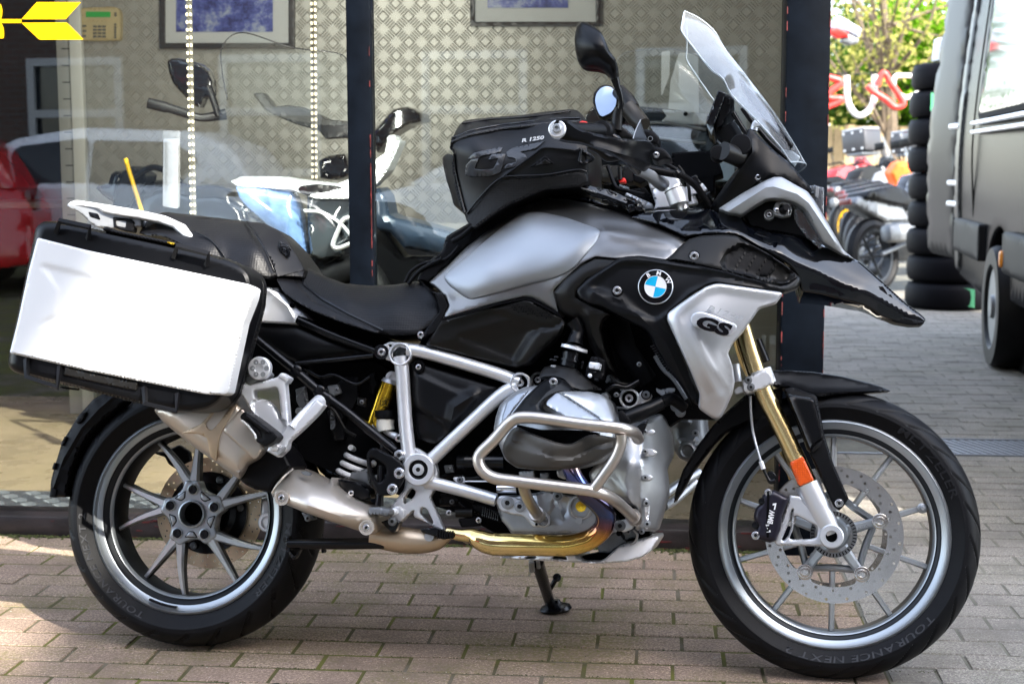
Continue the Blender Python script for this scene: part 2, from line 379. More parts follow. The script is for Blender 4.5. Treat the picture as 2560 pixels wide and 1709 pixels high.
def lathe_geo(c, ax, prof, seg=32, closed=False, a0=0., a1=2 * math.pi):
    ax = Vector(ax).normalized(); u = ax.cross(Vector((0, 0, 1)))
    if u.length < .1: u = ax.cross(Vector((1, 0, 0)))
    u.normalize(); v = ax.cross(u); c = np.array(c); u = np.array(u); v = np.array(v); ax = np.array(ax); V = []
    for (r, h) in prof:
        a = np.arange(seg) / seg * 2 * math.pi; V.append(c + ax * h + r * (np.cos(a)[:, None] * u + np.sin(a)[:, None] * v))
    V = np.concatenate(V); F = []; n = len(prof)
    for i in range(n if closed else n - 1):
        j = (i + 1) % n
        for k in range(seg): k2 = (k + 1) % seg; F.append([i * seg + k, i * seg + k2, j * seg + k2, j * seg + k])
    if not closed:
        F.append(list(range(seg))[::-1]); F.append([(n - 1) * seg + k for k in range(seg)])
    return V, F
OUTN = np.array(BM.to_3x3() @ Vector((0, -1, 0)))       # towards the viewer's side of the bike
def lath(name, px, d, prof, m, parent=None, seg=32, fr=BIKE, closed=False, smooth=35, **k):
    """turned part with its axis across the bike; px from T, prof = [(radius, height out)]"""
    if isinstance(px, str): px = T(px)[0]
    c = fr.un([px[0]], [px[1]], [d])[0]; V, F = lathe_geo(c, -fr.lat(), prof, seg, closed); V, F = fixn(V, F); return obj(name, V, F, m, parent, smooth, **k)
sock = mat('bolt_socket_shade', .01, .5, .5)  # black disc paints the shade inside each bolt head
boltm = mat('bolt_steel', (.7, .7, .71), 1., .25)
def bolt(px, d, r, parent, m=None, fr=BIKE, cup=True):
    if isinstance(px, str): px = T(px)[0]
    c = fr.un([px[0]], [px[1]], [d])[0]; ax = -fr.lat(); b = MB()
    b.add(*lathe_geo(c, ax, [(r, -.004), (r, .001), (r * .92, .002), (r * .8, .002), (r * .72, .004), (r * .45, .0045), (r * .42, .002)], 20), mi=0)
    b.add(*lathe_geo(c, ax, [(r * .4, .0015), (r * .4, .0026)], 6), mi=1)
    return b.build('bolt', [m or boltm, sock], parent, smooth=40)
def box_geo(c, sx, sy, sz, M=None):
    V = np.array([[x, y, z] for x in (-.5, .5) for y in (-.5, .5) for z in (-.5, .5)]) * [sx, sy, sz] + np.array(c)
    if M is not None: A_ = np.array(M); V = V @ A_[:3, :3].T + A_[:3, 3]
    return V, [[0, 1, 3, 2], [4, 6, 7, 5], [0, 4, 5, 1], [2, 3, 7, 6], [0, 2, 6, 4], [1, 5, 7, 3]]
def bbox_geo(c, s, M=None, bev=.01):
    """bevelled box"""
    bm = bmesh.new(); bmesh.ops.create_cube(bm, size=1)
    for v in bm.verts: v.co = Vector((v.co.x * s[0] + c[0], v.co.y * s[1] + c[1], v.co.z * s[2] + c[2]))
    bmesh.ops.bevel(bm, geom=list(bm.edges), offset=bev, segments=2, affect='EDGES', profile=.5)
    V = np.array([v.co[:] for v in bm.verts]); bm.verts.index_update(); F = [[v.index for v in f.verts] for f in bm.faces]; bm.free()
    if M is not None: A_ = np.array(M); V = V @ A_[:3, :3].T + A_[:3, 3]
    return V, F
_TX = {}
def glyph(txt, ext=.02, off=.0):
    k = (txt, ext, off)
    if k in _TX: return _TX[k]
    c = bpy.data.curves.new('t', 'FONT'); c.body = txt; c.size = 1; c.extrude = ext; c.offset = off; c.resolution_u = 3
    o = bpy.data.objects.new('t', c); COL.objects.link(o); bpy.context.view_layer.update()
    me = o.evaluated_get(bpy.context.evaluated_depsgraph_get()).to_mesh()
    V = np.array([v.co[:] for v in me.vertices]); F = [list(p.vertices) for p in me.polygons]
    bpy.data.objects.remove(o); bpy.data.curves.remove(c); _TX[k] = (V, F); return V, F
def text(name, txt, p0, p1, h, d, m, parent, fr=BIKE, shear=0., off=.0, ext=.0008, up=None, dd=None):
    """flat lettering from p0 to p1 (baseline ends, sheet coordinates), h = cap height in metres"""
    V, F = glyph(txt, 1., off); V = V.copy(); a = fr.un([p0[0], p1[0]], [p0[1], p1[1]], [d, d if dd is None else dd])
    X = a[1] - a[0]; wv = V[:, 0].max() - V[:, 0].min(); x = (V[:, 0] - V[:, 0].min()) / wv; hz = V[:, 1].max(); hh = V[:, 1] / hz * h
    n = -fr.lat(); Xn = X / np.linalg.norm(X); Yn = np.cross(n, Xn)
    P = a[0] + x[:, None] * X + hh[:, None] * (Yn + shear * Xn) + (V[:, 2] * ext)[:, None] * n; V2, F2 = fixn(P, F); return obj(name, V2, F2, m, parent, 30)
# ================================================================== SETTING
g0, g1 = ground(100, 1341), ground(1740, 1377)
FANG = math.atan2(g1.y - g0.y, g1.x - g0.x)
FM = Matrix.Translation((0, g0.y - g0.x * math.tan(FANG), 0)) @ Matrix.Rotation(FANG, 4, 'Z')      # facade frame: x along the shop front, y into the shop
FAC = Frame(FM)
FMi = FM.inverted()
def fl(px, py, d=0):  # facade-local coordinates of a sheet point lying d in front of the facade plane
    P = FAC.un([px], [py], [d])[0]; return FMi @ Vector(P)
def fw(x, y, z): return FM @ Vector((x, y, z))
# --- ground
def pavemat(name, c1, c2, moss, mossamt):
    m = bpy.data.materials.new(name); m.use_nodes = True; t = m.node_tree; b = t.nodes['Principled BSDF']; b.inputs['Roughness'].default_value = .85
    g = t.nodes.new('ShaderNodeNewGeometry'); oi = t.nodes.new('ShaderNodeObjectInfo')
    def noise(s, det=5, ro=.6):
        n = t.nodes.new('ShaderNodeTexNoise'); n.inputs['Scale'].default_value = s; n.inputs['Detail'].default_value = det; n.inputs['Roughness'].default_value = ro; t.links.new(g.outputs['Position'], n.inputs['Vector']); return n.outputs['Fac']
    def ramp(f, a, b_): r = t.nodes.new('ShaderNodeMapRange'); r.inputs['From Min'].default_value = a; r.inputs['From Max'].default_value = b_; t.links.new(f, r.inputs['Value']); return r.outputs[0]
    def mix(f, a, b_, mode='MIX'):
        x = t.nodes.new('ShaderNodeMix'); x.data_type = 'RGBA'; x.blend_type = mode
        if isinstance(f, float): x.inputs[0].default_value = f
        else: t.links.new(f, x.inputs[0])
        for s, v in ((6, a), (7, b_)):
            if isinstance(v, tuple): x.inputs[s].default_value = (*v, 1)
            else: t.links.new(v, x.inputs[s])
        return x.outputs[2]
    base = mix(ramp(oi.outputs['Random'], 0, 1), c1, c2)
    base = mix(ramp(noise(380, 2, .5), .56, .66), base, tuple(min(1, x * 1.9) for x in c2))     # pale grit
    base = mix(ramp(noise(300, 2, .5), .60, .70), base, tuple(x * .35 for x in c1))             # dark grit
    base = mix(ramp(noise(150, 3, .6), .38, .62), base, tuple(x * .62 for x in c1))             # coarse mottling
    base = mix(ramp(noise(4.0, 7, .7), .42, .72), base, tuple(x * .5 for x in c1))                 # grime
    base = mix(ramp(noise(7.0, 8, .8), .63, .74), base, (.52, .5, .47))                        # chalky scuffs
    sx = t.nodes.new('ShaderNodeSeparateXYZ'); t.links.new(g.outputs['Position'], sx.inputs[0])
    mk = t.nodes.new('ShaderNodeMath'); mk.operation = 'MULTIPLY'; t.links.new(ramp(noise(2.2, 5, .7), .44, .66), mk.inputs[0]); t.links.new(ramp(noise(90, 4, .7), .40, .62), mk.inputs[1])
    mk2 = t.nodes.new('ShaderNodeMath'); mk2.operation = 'MULTIPLY'; mk2.inputs[1].default_value = mossamt; t.links.new(mk.outputs[0], mk2.inputs[0])
    base = mix(mk2.outputs[0], base, moss); t.links.new(base, b.inputs['Base Color'])
    bp = t.nodes.new('ShaderNodeBump'); bp.inputs['Strength'].default_value = .6; bp.inputs['Distance'].default_value = .004; t.links.new(noise(260, 3), bp.inputs['Height']); t.links.new(bp.outputs[0], b.inputs['Normal'])
    return m
pav_b = pavemat('reddish_brown_paver', (.31, .218, .160), (.41, .302, .228), (.115, .11, .015), 1.0)
pav_g = pavemat('grey_paver', (.26, .236, .205), (.33, .302, .262), (.10, .11, .02), .3)
def jointmat():
    m = bpy.data.materials.new('mossy_joint_sand'); m.use_nodes = True; t = m.node_tree; b = t.nodes['Principled BSDF']; b.inputs['Roughness'].default_value = .95
    g = t.nodes.new('ShaderNodeNewGeometry'); n = t.nodes.new('ShaderNodeTexNoise'); n.inputs['Scale'].default_value = 3.5; n.inputs['Detail'].default_value = 6; t.links.new(g.outputs['Position'], n.inputs['Vector'])
    r = t.nodes.new('ShaderNodeValToRGB'); t.links.new(n.outputs['Fac'], r.inputs[0]); e = r.color_ramp.elements
    e[0].position = .36; e[0].color = (.14, .115, .085, 1); e[1].position = .60; e[1].color = (.10, .10, .012, 1); x = e.new(.47); x.color = (.065, .058, .018, 1)
    t.links.new(r.outputs[0], b.inputs['Base Color']); return m
joint = jointmat(); jointg = mat('grey_joint_sand', (.13, .125, .10), 0, .95, var=.5, vscale=6)
# big base sheet to the horizon
asph = mat('yard_ground', (.22, .21, .2), 0, .9, var=.2, vscale=2)
o = obj('yard_ground', [[-150, -60, -.03], [150, -60, -.03], [150, 150, -.03], [-150, 150, -.03]], [[0, 1, 2, 3]], asph, None, None, kind='structure')
bx0 = fl(2220, 1690); gb = ground(2220, 1690); XB = (FMi @ gb).x            # brown / grey seam (facade-local x)
VM = (FMi @ Vector((0, -8, 0))).y
def sheet(name, x0, x1, y0, y1, z, m, kind='structure'):
    return obj(name, [fw(x0, y0, z)[:], fw(x1, y0, z)[:], fw(x1, y1, z)[:], fw(x0, y1, z)[:]], [[0, 1, 2, 3]], m, None, None, kind=kind)
pavement = sheet('pavement', -9, XB, -12, 0.0, -.0022, joint)
paved_yard = sheet('paved_yard', XB, 14, -12, 16, -.0026, jointg)
ROOTM[pavement.name] = Matrix.Translation(pavement.location); ROOTM[paved_yard.name] = Matrix.Translation(paved_yard.location)
def paver_mesh(L, Wd, m, seed):
    r = random.Random(seed); V, F = [], []; g = .0036; b = .003
    def ring(ins, z): return [[-L / 2 + g + ins, -Wd / 2 + g + ins, z], [L / 2 - g - ins, -Wd / 2 + g + ins, z], [L / 2 - g - ins, Wd / 2 - g - ins, z], [-L / 2 + g + ins, Wd / 2 - g - ins, z]]
    V = ring(0, -.03) + ring(0, -b) + ring(b, 0)
    V = [[x + r.uniform(-.0008, .0008), y + r.uniform(-.0008, .0008), z + (r.uniform(-.0007, .0007) if z == 0 else 0)] for x, y, z in V]
    for k in (0, 4):
        for i in range(4): F.append([k + i, k + (i + 1) % 4, k + 4 + (i + 1) % 4, k + 4 + i])
    F.append([8, 9, 10, 11])
    me = bpy.data.meshes.new('paver'); me.from_pydata(V, [], F); me.materials.append(m); return me
PL, PW = .205, .1045
bm_ = [paver_mesh(PL, PW, pav_b, i) for i in range(6)]; gm_ = [paver_mesh(PL, PW, pav_g, i) for i in range(6)]
def inview(P, m=40):
    v = P - CP; z = v.dot(FW)
    if z < .3: return None
    x = W_ / 2 + FPX * v.dot(RT) / z; y = H_ / 2 - FPX * v.dot(UP) / z
    return (x, y, z) if -m < x < W_ + m and -m < y < H_ + m else None
def lay(par, meshes, x0, x1, y0, y1, ms, cap=300, off=0, hide=None):
    """running bond rows parallel to the shop front; the nearest ones in view are objects, the rest one mesh"""
    items = []; row = 0; y = y1 - PW / 2
    while y > y0:
        x = x0 + PL / 2 + ((row % 2) * .5 + .06 * math.sin(row * 1.7 + off)) * PL
        x -= PL
        while x < x1 + PL / 2:
            a, b = max(x - PL / 2, x0), min(x + PL / 2, x1)
            if b - a > .03: items.append(((a + b) / 2, y, b - a))
            x += PL
        y -= PW; row += 1
    vis = []; rest = []
    for it in items:
        w = fw(it[0], it[1], 0); v = inview(w, 30)
        if v and (hide is None or not hide(v)): vis.append((v[2], it))
        else: rest.append(it)
    vis.sort(); keep = [i for _, i in vis[:cap]]; rest += [i for _, i in vis[cap:]]
    rot = Matrix.Rotation(FANG, 4, 'Z'); loc0 = par.location
    for (x, y, L) in keep:
        o = bpy.data.objects.new('paver', random.choice(meshes)); COL.objects.link(o); o.parent = par
        p = fw(x, y, random.uniform(-.0012, .0012)) - loc0; o.location = p; o.scale = (L / PL, 1, 1)
        o.rotation_euler = (random.uniform(-.003, .003), random.uniform(-.002, .002), FANG + random.choice((0, math.pi)) + random.uniform(-.004, .004))
    b = MB()
    for (x, y, L) in rest:
        V = np.array([[sx * (L / 2 - .0035), sy * (PW / 2 - .0035), z] for z in (-.02, 0) for sx, sy in ((-1, -1), (1, -1), (1, 1), (-1, 1))]) + [x, y, random.uniform(-.0015, .0015)]
        V = V @ np.array(FM)[:3, :3].T + np.array(FM)[:3, 3]; b.add(V, [[4, 5, 6, 7], [0, 1, 5, 4], [1, 2, 6, 5], [2, 3, 7, 6], [3, 0, 4, 7]])
    if b.n: b.build('paver', ms, par, smooth=None, kind='stuff')
lay(pavement, bm_, -3.2, XB - .004, -2.6, -.003, pav_b)
# drain channel across the yard
gdr0, gdr1 = FMi @ ground(2450, 1138), FMi @ ground(2450, 1098)
DY0, DY1 = gdr0.y, gdr1.y
lay(paved_yard, gm_, XB + .004, 6.2, -2.6, DY0 - .01, pav_g, off=2.)
lay(paved_yard, gm_, XB + .3, 8.5, DY1 + .01, 9.5, pav_g, cap=0, off=1.)
dr = empty('drain_channel', Matrix.Translation(fw((XB + 6) / 2, DY0, 0)), 'galvanised slotted drain channel crossing the grey paving behind the front wheel', 'drain')
ironm = mat('galvanised_grating', (.30, .32, .36), .7, .45, var=.15, vscale=9)
b = MB(); 
for yy in (DY0 + .005, DY1 - .005): b.add(*box_geo(((XB + 6) / 2, yy, -.002), 6 - XB, .01, .012, FM))
b.build('edge_rail', ironm, dr)
b = MB(); b.add(*box_geo(((XB + 6) / 2, (DY0 + DY1) / 2, -.018), 6 - XB, DY1 - DY0, .002, FM)); b.build('channel', bdark, dr)
xx = XB + .35; bar = None; k = 0
while xx < 4.4 and k < 290:
    if bar is None:
        V, F = box_geo((0, 0, 0), .016, DY1 - DY0 - .02, .008); me = bpy.data.meshes.new('slat'); me.from_pydata(V.tolist(), [], F); me.materials.append(ironm); bar = me
    o = bpy.data.objects.new('slat', bar); COL.objects.link(o); o.parent = dr; o.location = fw(xx, (DY0 + DY1) / 2, -.003) - ROOTM[dr.name].translation; o.rotation_euler = (0, 0, FANG + .35); xx += .034; k += 1

# ================================================================== SHOP FRONT
timber = mat('dark_painted_timber', (.0025, .004, .007), 0, .5, var=.4, vscale=10, bump=.1, bscale=40, spec=.06)
sillm = mat('weathered_sill_timber', (.017, .012, .012), 0, .45, var=.7, vscale=12, bump=.4, bscale=50)
chip = mat('chipped_red_paint', (.09, .008, .008), 0, .6, var=.7, vscale=30)
def fbox(name, x0, x1, y0, y1, z0, z1, m, parent=None, bev=.004, **k):
    V, F = bbox_geo(((x0 + x1) / 2, (y0 + y1) / 2, (z0 + z1) / 2), (x1 - x0, y1 - y0, z1 - z0), FM, bev); return obj(name, V, F, m, parent, 35, **k)
xl, xr = -4.2, fl(2068, 600).x
shop = empty('storefront', FM, 'glazed shop front with dark timber posts and a worn dark sill', 'shop front')
s = fbox('sill', xl, xr, .012, .16, -.02, .062, sillm, shop, .008); 
b = MB(); rr = random.Random(3)                      # chips of older red paint on the sill face
fbox('plinth', xl, xr, .03, .2, -.06, -.002, mat('mossy_concrete', (.09, .075, .045), 0, .95, var=.6, vscale=14, bump=.6, bscale=60), shop)
for i in range(170):
    x = rr.uniform(xl, xr); z = rr.choice((rr.uniform(-.012, .004), rr.uniform(.048, .056), rr.uniform(-.01, .05))); w = rr.uniform(.006, .05)
    b.add(*box_geo((x, .0112, z), w, .002, rr.uniform(.002, .006), FM))
b.build('chipped_paint', chip, shop, smooth=None, kind='stuff')
YG = .09   # glass plane
def postx(px, py, d): return fl(px, py, d).x
GF = Frame(FM @ Matrix.Translation((0, YG, 0)))
a0, a1 = postx(868, 300, -YG + .03), postx(928, 300, -YG + .03)
fbox('post', a0, a1, YG - .03, YG + .04, .062, 2.6, timber, shop)
b = MB()
for i in range(60):
    z = rr.uniform(.9, 1.25) if i < 38 else rr.uniform(.3, 1.5); b.add(*box_geo((a1 - .003, YG - .031, z), rr.uniform(.001, .0035), .002, rr.uniform(.004, .03), FM))
c0, c1 = postx(1962, 300, .02), postx(2072, 300, .02)
for i in range(80):
    z = rr.uniform(.1, 2.); b.add(*box_geo((rr.choice((c1 - .002, c0 + .002)), -.021, z), rr.uniform(.001, .0035), .002, rr.uniform(.004, .035), FM))
b.build('chipped_paint', chip, shop, smooth=None, kind='stuff')
fbox('post', c0, c1, -.02, .16, -.02, 2.6, timber, shop, .006)
fbox('post', xl - .1, xl, -.02, .16, -.02, 2.6, timber, shop, .006)
fbox('header', xl - .1, c1, -.03, .17, 2.6, 3.4, timber, shop, .006)
gl = glassmat('shop_glass', (.94, .97, .96), .05, .0, 1.5)
for x0, x1 in ((xl, a0), (a1, c0)): 
    V, F = box_geo(((x0 + x1) / 2, YG, 1.331), x1 - x0 - .002, .006, 2.536, FM); obj('glass_pane', V, F, gl, shop, None)
# shop shell: side wall, ceiling, floor, rear
YW = 2.15; XWL = fl(205, 700, -YW).x
tread = mat('chequer_plate_aluminium', (.38, .37, .335), .4, .42, var=.10, vscale=2.0)
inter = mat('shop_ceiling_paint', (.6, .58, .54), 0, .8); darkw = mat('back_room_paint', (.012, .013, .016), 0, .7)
shell = empty('shop_interior', FM, 'shop interior with chequer plate rear wall and floor coloured as mirrored paving', 'shop interior')
fbox('ceiling', xl - .1, c1 + .1, .17, 5.5, 2.75, 2.85, inter, shell); V, F = fixn(np.array([fw(c1 - .02 + a, y, z)[:] for z in (-.02, 2.75) for a, y in ((-.05, .17), (0, .17), (.20, YW + .05), (.15, YW + .05))]), [[0, 1, 2, 3], [4, 5, 6, 7], [0, 1, 5, 4], [1, 2, 6, 5], [2, 3, 7, 6], [3, 0, 4, 7]]); obj('side_wall', V, F, inter, shell, None)
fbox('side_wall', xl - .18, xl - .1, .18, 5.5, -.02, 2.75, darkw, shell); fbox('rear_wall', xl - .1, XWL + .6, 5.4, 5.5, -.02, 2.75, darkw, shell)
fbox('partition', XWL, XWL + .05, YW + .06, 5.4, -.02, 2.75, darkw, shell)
tanf = mat('tan_floor_reflection', (.23, .17, .105), 0, .3, var=.22, vscale=3.5, rvar=.1)  # tan colour stands in for the paving mirrored in the glass
fbox('floor', xl - .1, c1 - .02, .20, 5.4, -.03, .03, tanf, shell)
# chequer plate: flat sheet with pattern of five-bar lozenges, real raised bars on one mesh
def chequer(name, x0, x1, z0, z1, yy, parent, horizontal=False, m=None):
    b = MB()
    if horizontal: V, F = box_geo(((x0 + x1) / 2, (z0 + z1) / 2, yy - .002), x1 - x0, z1 - z0, .004, FM)
    else: V, F = box_geo(((x0 + x1) / 2, yy + .004, (z0 + z1) / 2), x1 - x0, .008, z1 - z0, FM)
    b.add(V, F); p = .056; i = 0; Vs = []; Fs = []; z = z0 + p / 2; n = 0
    L, Wd, h = .047, .0062, .0034
    tmpl = []
    for sgn in (1, -1):
        tv = []
        for k in range(5):
            off = (k - 2) * .0112; c, s_ = math.cos(R(45) * sgn), math.sin(R(45) * sgn)
            for (u, v, q) in ((-L / 2, 0, 0), (-L * .3, -Wd / 2, 0), (L * .3, -Wd / 2, 0), (L / 2, 0, 0), (L * .3, Wd / 2, 0), (-L * .3, Wd / 2, 0), (-L * .36, 0, h), (L * .36, 0, h)):
                v2 = v + off; tv.append((u * c - v2 * s_, u * s_ + v2 * c, q))
        tmpl.append(np.array(tv))
    bf = []
    for k in range(5):
        o_ = k * 8; bf += [[o_ + 0, o_ + 1, o_ + 6], [o_ + 1, o_ + 2, o_ + 7, o_ + 6], [o_ + 2, o_ + 3, o_ + 7], [o_ + 3, o_ + 4, o_ + 7], [o_ + 4, o_ + 5, o_ + 6, o_ + 7], [o_ + 5, o_ + 0, o_ + 6]]
    row = 0
    while z < z1 - p / 3:
        x = x0 + p / 2
        col = 0
        while x < x1 - p / 3:
            tv = tmpl[(row + col) % 2]
            if horizontal: W3 = np.c_[x + tv[:, 0], z + tv[:, 1], yy + tv[:, 2]]
            else: W3 = np.c_[x + tv[:, 0], yy - tv[:, 2], z + tv[:, 1]]
            Vs.append(W3); Fs += [[q + n for q in f] for f in bf]; n += len(tv); x += p; col += 1
        z += p; row += 1
    V = np.concatenate(Vs) @ np.array(FM)[:3, :3].T + np.array(FM)[:3, 3]; b.add(V, Fs); return b.build(name, m or tread, parent, smooth=None, kind='stuff')
chequer('chequer_plate', XWL, c1 + .14, .9, 2.1, YW, shell)
fbox('wall_panel', XWL, c1 + .14, YW, YW + .05, .03, .9, tread, shell); fbox('wall_panel', XWL, c1 + .14, YW, YW + .05, 2.1, 2.75, tread, shell)
chequer('floor_plate', xl, -.2, .21, .50, .034, shell, True, mat('shaded_floor_plate', (.05, .055, .065), .2, .5))  # plate colour darkened and blued to stand in for shade
wt = mat('pale_metal_strip', (.62, .62, .58), .2, .45)
xs = fl(600 / 2.851 + 1, 300, -YW + .04).x; xs0 = fl(150, 300, -YW + .04).x
us = empty('slotted_upright', FM @ Matrix.Translation((xs, YW - .04, .03)), 'pale slotted wall upright left of the alarm keypad', 'shelf upright')
fbox('upright', xs - .055, xs, YW - .05, YW - .01, .03, 2.7, wt, us); fbox('channel', xs0 - .01, xs - .06, YW - .03, YW - .01, .03, 2.7, mat('grey_metal_strip', (.33, .33, .31), .3, .5), us)
b = MB()
z = .2
while z < 2.6: b.add(*box_geo(((xs0 + xs - .06) / 2 + .005, YW - .0305, z), (xs - xs0 - .07) * .8, .002, .004, FM)); z += .0735
b.build('slot', bdark, us, smooth=None, kind='stuff')
# alarm keypad (sheet N)
WF = Frame(FM @ Matrix.Translation((0, YW, 0)))
kp = empty('alarm_keypad', Matrix.Translation(Vector(WF.un([250], [105], [0])[0])), 'cream alarm keypad with green display on the chequer plate wall', 'keypad')
cream = mat('cream_plastic', (.42, .34, .18), 0, .45); lcd = mat('green_display', (.02, .2, .04), 0, .25, emis=(.03, .4, .06), estr=.04); kkey = mat('grey_key', (.10, .10, .09), 0, .5)
panel('body', 'N 570 68 590 58 800 50 845 58 860 110 858 290 600 292 575 290', .035, cream, kp, fr=WF, thick=.03, rw=3, edge=.006, rc=8, grid=12)
panel('display', 'N 612 84 786 86 786 124 612 124', .038, lcd, kp, fr=WF, thick=.006, rw=0, rc=1, grid=12)
kx = [(600, 187), (600, 222), (600, 258), (675, 190), (708, 190), (740, 190), (675, 214), (708, 214), (740, 214), (675, 238), (708, 238), (740, 238), (675, 262), (708, 262), (740, 262), (820, 176), (820, 196), (820, 214), (820, 232), (820, 250), (820, 268), (822, 96), (822, 112), (652, 150), (684, 150), (716, 150), (748, 150)]
for (x, y) in kx:
    w = 12 if x < 620 or 660 < x < 760 else 7
    if y == 150: w = 10
    panel('key', 'N %g %g %g %g %g %g %g %g' % (x - w, y - 7, x + w, y - 7, x + w, y + 7, x - w, y + 7), .039, kkey if y != 150 else cream, kp, fr=WF, thick=.005, rw=0, rc=1, grid=20)
# framed photographs
blk = mat('black_picture_frame', .02, 0, .35); mount = mat('white_picture_mount', (.42, .43, .43), 0, .7)
def picmat(name, seed):
    m = bpy.data.materials.new(name); m.use_nodes = True; t = m.node_tree; b = t.nodes['Principled BSDF']; b.inputs['Roughness'].default_value = .3
    tc = t.nodes.new('ShaderNodeTexCoord'); n = t.nodes.new('ShaderNodeTexNoise'); n.inputs['Scale'].default_value = 9; n.inputs['Detail'].default_value = 8; n.inputs['Roughness'].default_value = .75; n.noise_dimensions = '4D'; n.inputs['W'].default_value = seed
    t.links.new(tc.outputs['Object'], n.inputs['Vector']); r = t.nodes.new('ShaderNodeValToRGB'); t.links.new(n.outputs['Fac'], r.inputs[0]); e = r.color_ramp.elements
    e[0].position = .4; e[0].color = (.015, .02, .10, 1); e[1].position = .62; e[1].color = (.36, .40, .44, 1); x = e.new(.5); x.color = (.07, .09, .30, 1); t.links.new(r.outputs[0], b.inputs['Base Color']); return m
def picture(label, outer, frame_w, img, seed):
    (x0, y0, x1, y1) = outer; r0 = empty('framed_picture', Matrix.Translation(Vector(WF.un([(x0 + x1) / 2], [y1], [.0])[0])), label, 'picture', 'framed pictures on the shop wall')
    q = lambda a, b_, c, d_: 'S %g %g %g %g %g %g %g %g' % (a, b_, c, b_, c, d_, a, d_)
    panel('frame', q(x0, y0, x1, y1), .03, blk, r0, fr=WF, thick=.03, holes=[q(x0 + frame_w, y0 + frame_w, x1 - frame_w, y1 - frame_w)], rw=2, edge=.002, rc=1, grid=40)
    panel('mount', q(x0 + frame_w - 2, y0 + frame_w - 2, x1 - frame_w + 2, y1 - frame_w + 2), .018, mount, r0, fr=WF, thick=.008, rw=0, rc=0, grid=60)
    panel('print', q(*img), .022, picmat('blue_print_%d' % seed, seed), r0, fr=WF, thick=.002, rw=0, rc=0, grid=60)
picture('larger blue photograph with black frame hanging left behind the thin post', (398, -260, 735, 122), 14, (440, -200, 682, 80), 1)
picture('blue photograph in black frame high on the wall above the tank bag', (1175, -300, 1500, 66), 11, (1219, -240, 1420, 20), 4)
# LED strips hanging in the window
led = mat('led_light', (1, .9, .7), 0, .4, emis=(1., .84, .55), estr=.3); ledp = mat('led_tape', (.16, .14, .11), 0, .4)
for (xa, ya, xb, yb, lab) in ((472, -30, 484, 540, 'lit strip of lamps hanging in the window beside the black mirror'), (784, -30, 787, 450, 'lit strip of lamps hanging in the window just left of the thin post')):
    d_ = -.42; P0 = FAC.un([xa], [ya], [d_])[0]; P1 = FAC.un([xb], [yb], [d_])[0]
    rt = empty('led_strip', Matrix.Translation(Vector(P1)), lab, 'light strip', 'strips of lamps in the shop window')
    V, F = tube_geo(np.array([P0, (P0 + P1) / 2, P1]), .0095, 8); obj('tape', V, F, ledp, rt)
    n = 30; dv = (P1 - P0) / n; me = None
    for i in range(n):
        for sx in (-.006, .006):
            c = P0 + dv * (i + .5) + np.array([sx, -.011, 0])
            if me is None:
                V, F = bbox_geo((0, 0, 0), (.007, .006, .0105), None, .002); me = bpy.data.meshes.new('lamp'); me.from_pydata(V.tolist(), [], F); me.materials.append(led)
            o = bpy.data.objects.new('lamp', me); COL.objects.link(o); o.parent = rt; o.location = Vector(c) - Vector(P1)
    pl = bpy.data.lights.new('led_glow', 'AREA'); pl.shape = 'RECTANGLE'; pl.size = .02; pl.size_y = 2.; pl.energy = 3; pl.color = (1, .95, .85)
    po = bpy.data.objects.new('led_glow', pl); COL.objects.link(po); po.parent = rt; po.location = (0, .03, .9); po.rotation_euler = (R(-90) + math.pi, 0, 0)
# paper price tag in a sleeve
TF = Frame(FM @ Matrix.Translation((0, .5, 0)))
tg = empty('price_tag', Matrix.Translation(Vector(TF.un([428], [520], [0])[0])), 'long white paper tag in a clear sleeve hanging beside the lit strip', 'tag')
panel('sleeve', 'N 1160 930 1282 935 1280 1480 1160 1470', .0, mat('grey_sleeve', (.1, .1, .1), 0, .2), tg, fr=TF, thick=.003, rw=0, grid=30)
panel('paper', 'N 1165 988 1270 990 1266 1488 1160 1470', .006, mat('printed_paper', (.17, .175, .2), 0, .7, var=.1, vscale=60), tg, fr=TF, thick=.002, rw=0, grid=30)
b = MB()
for i in range(26):
    y = 1010 + i * 14; V, F = panel_geo('N %g %g %g %g %g %g %g %g' % (1178, y, 1178 + rr.uniform(12, 30), y, 1190, y + 3, 1178, y + 3), .0075, fr=TF, thick=.0008, rw=0, rc=0, grid=30); b.add(V, F)
b.build('print', mat('tag_ink', .12, 0, .7), tg, smooth=None, kind='stuff')
# yellow arrow vinyl on the glass
DF = Frame(FM @ Matrix.Translation((0, YG - .005, 0))); yel = mat('yellow_vinyl', (.80, .47, .0), 0, .35)
dc = empty('window_decal', Matrix.Translation(Vector(DF.un([80], [100], [0])[0])), 'bright yellow arrow flight sticker on the glass at top left', 'decal')
for q in ('N 262 17 577 17 468 138 154 138', 'N 154 164 475 162 596 284 280 284', 'N -60 138 152 138 152 165 -60 165', 'N -40 20 4 30 16 70 14 110 6 136 -40 138', 'N -40 166 8 166 24 200 28 240 24 276 -40 270'):
    panel('vinyl_shape', q, .0, yel, dc, fr=DF, thick=.001, rw=0, rc=2, grid=40)

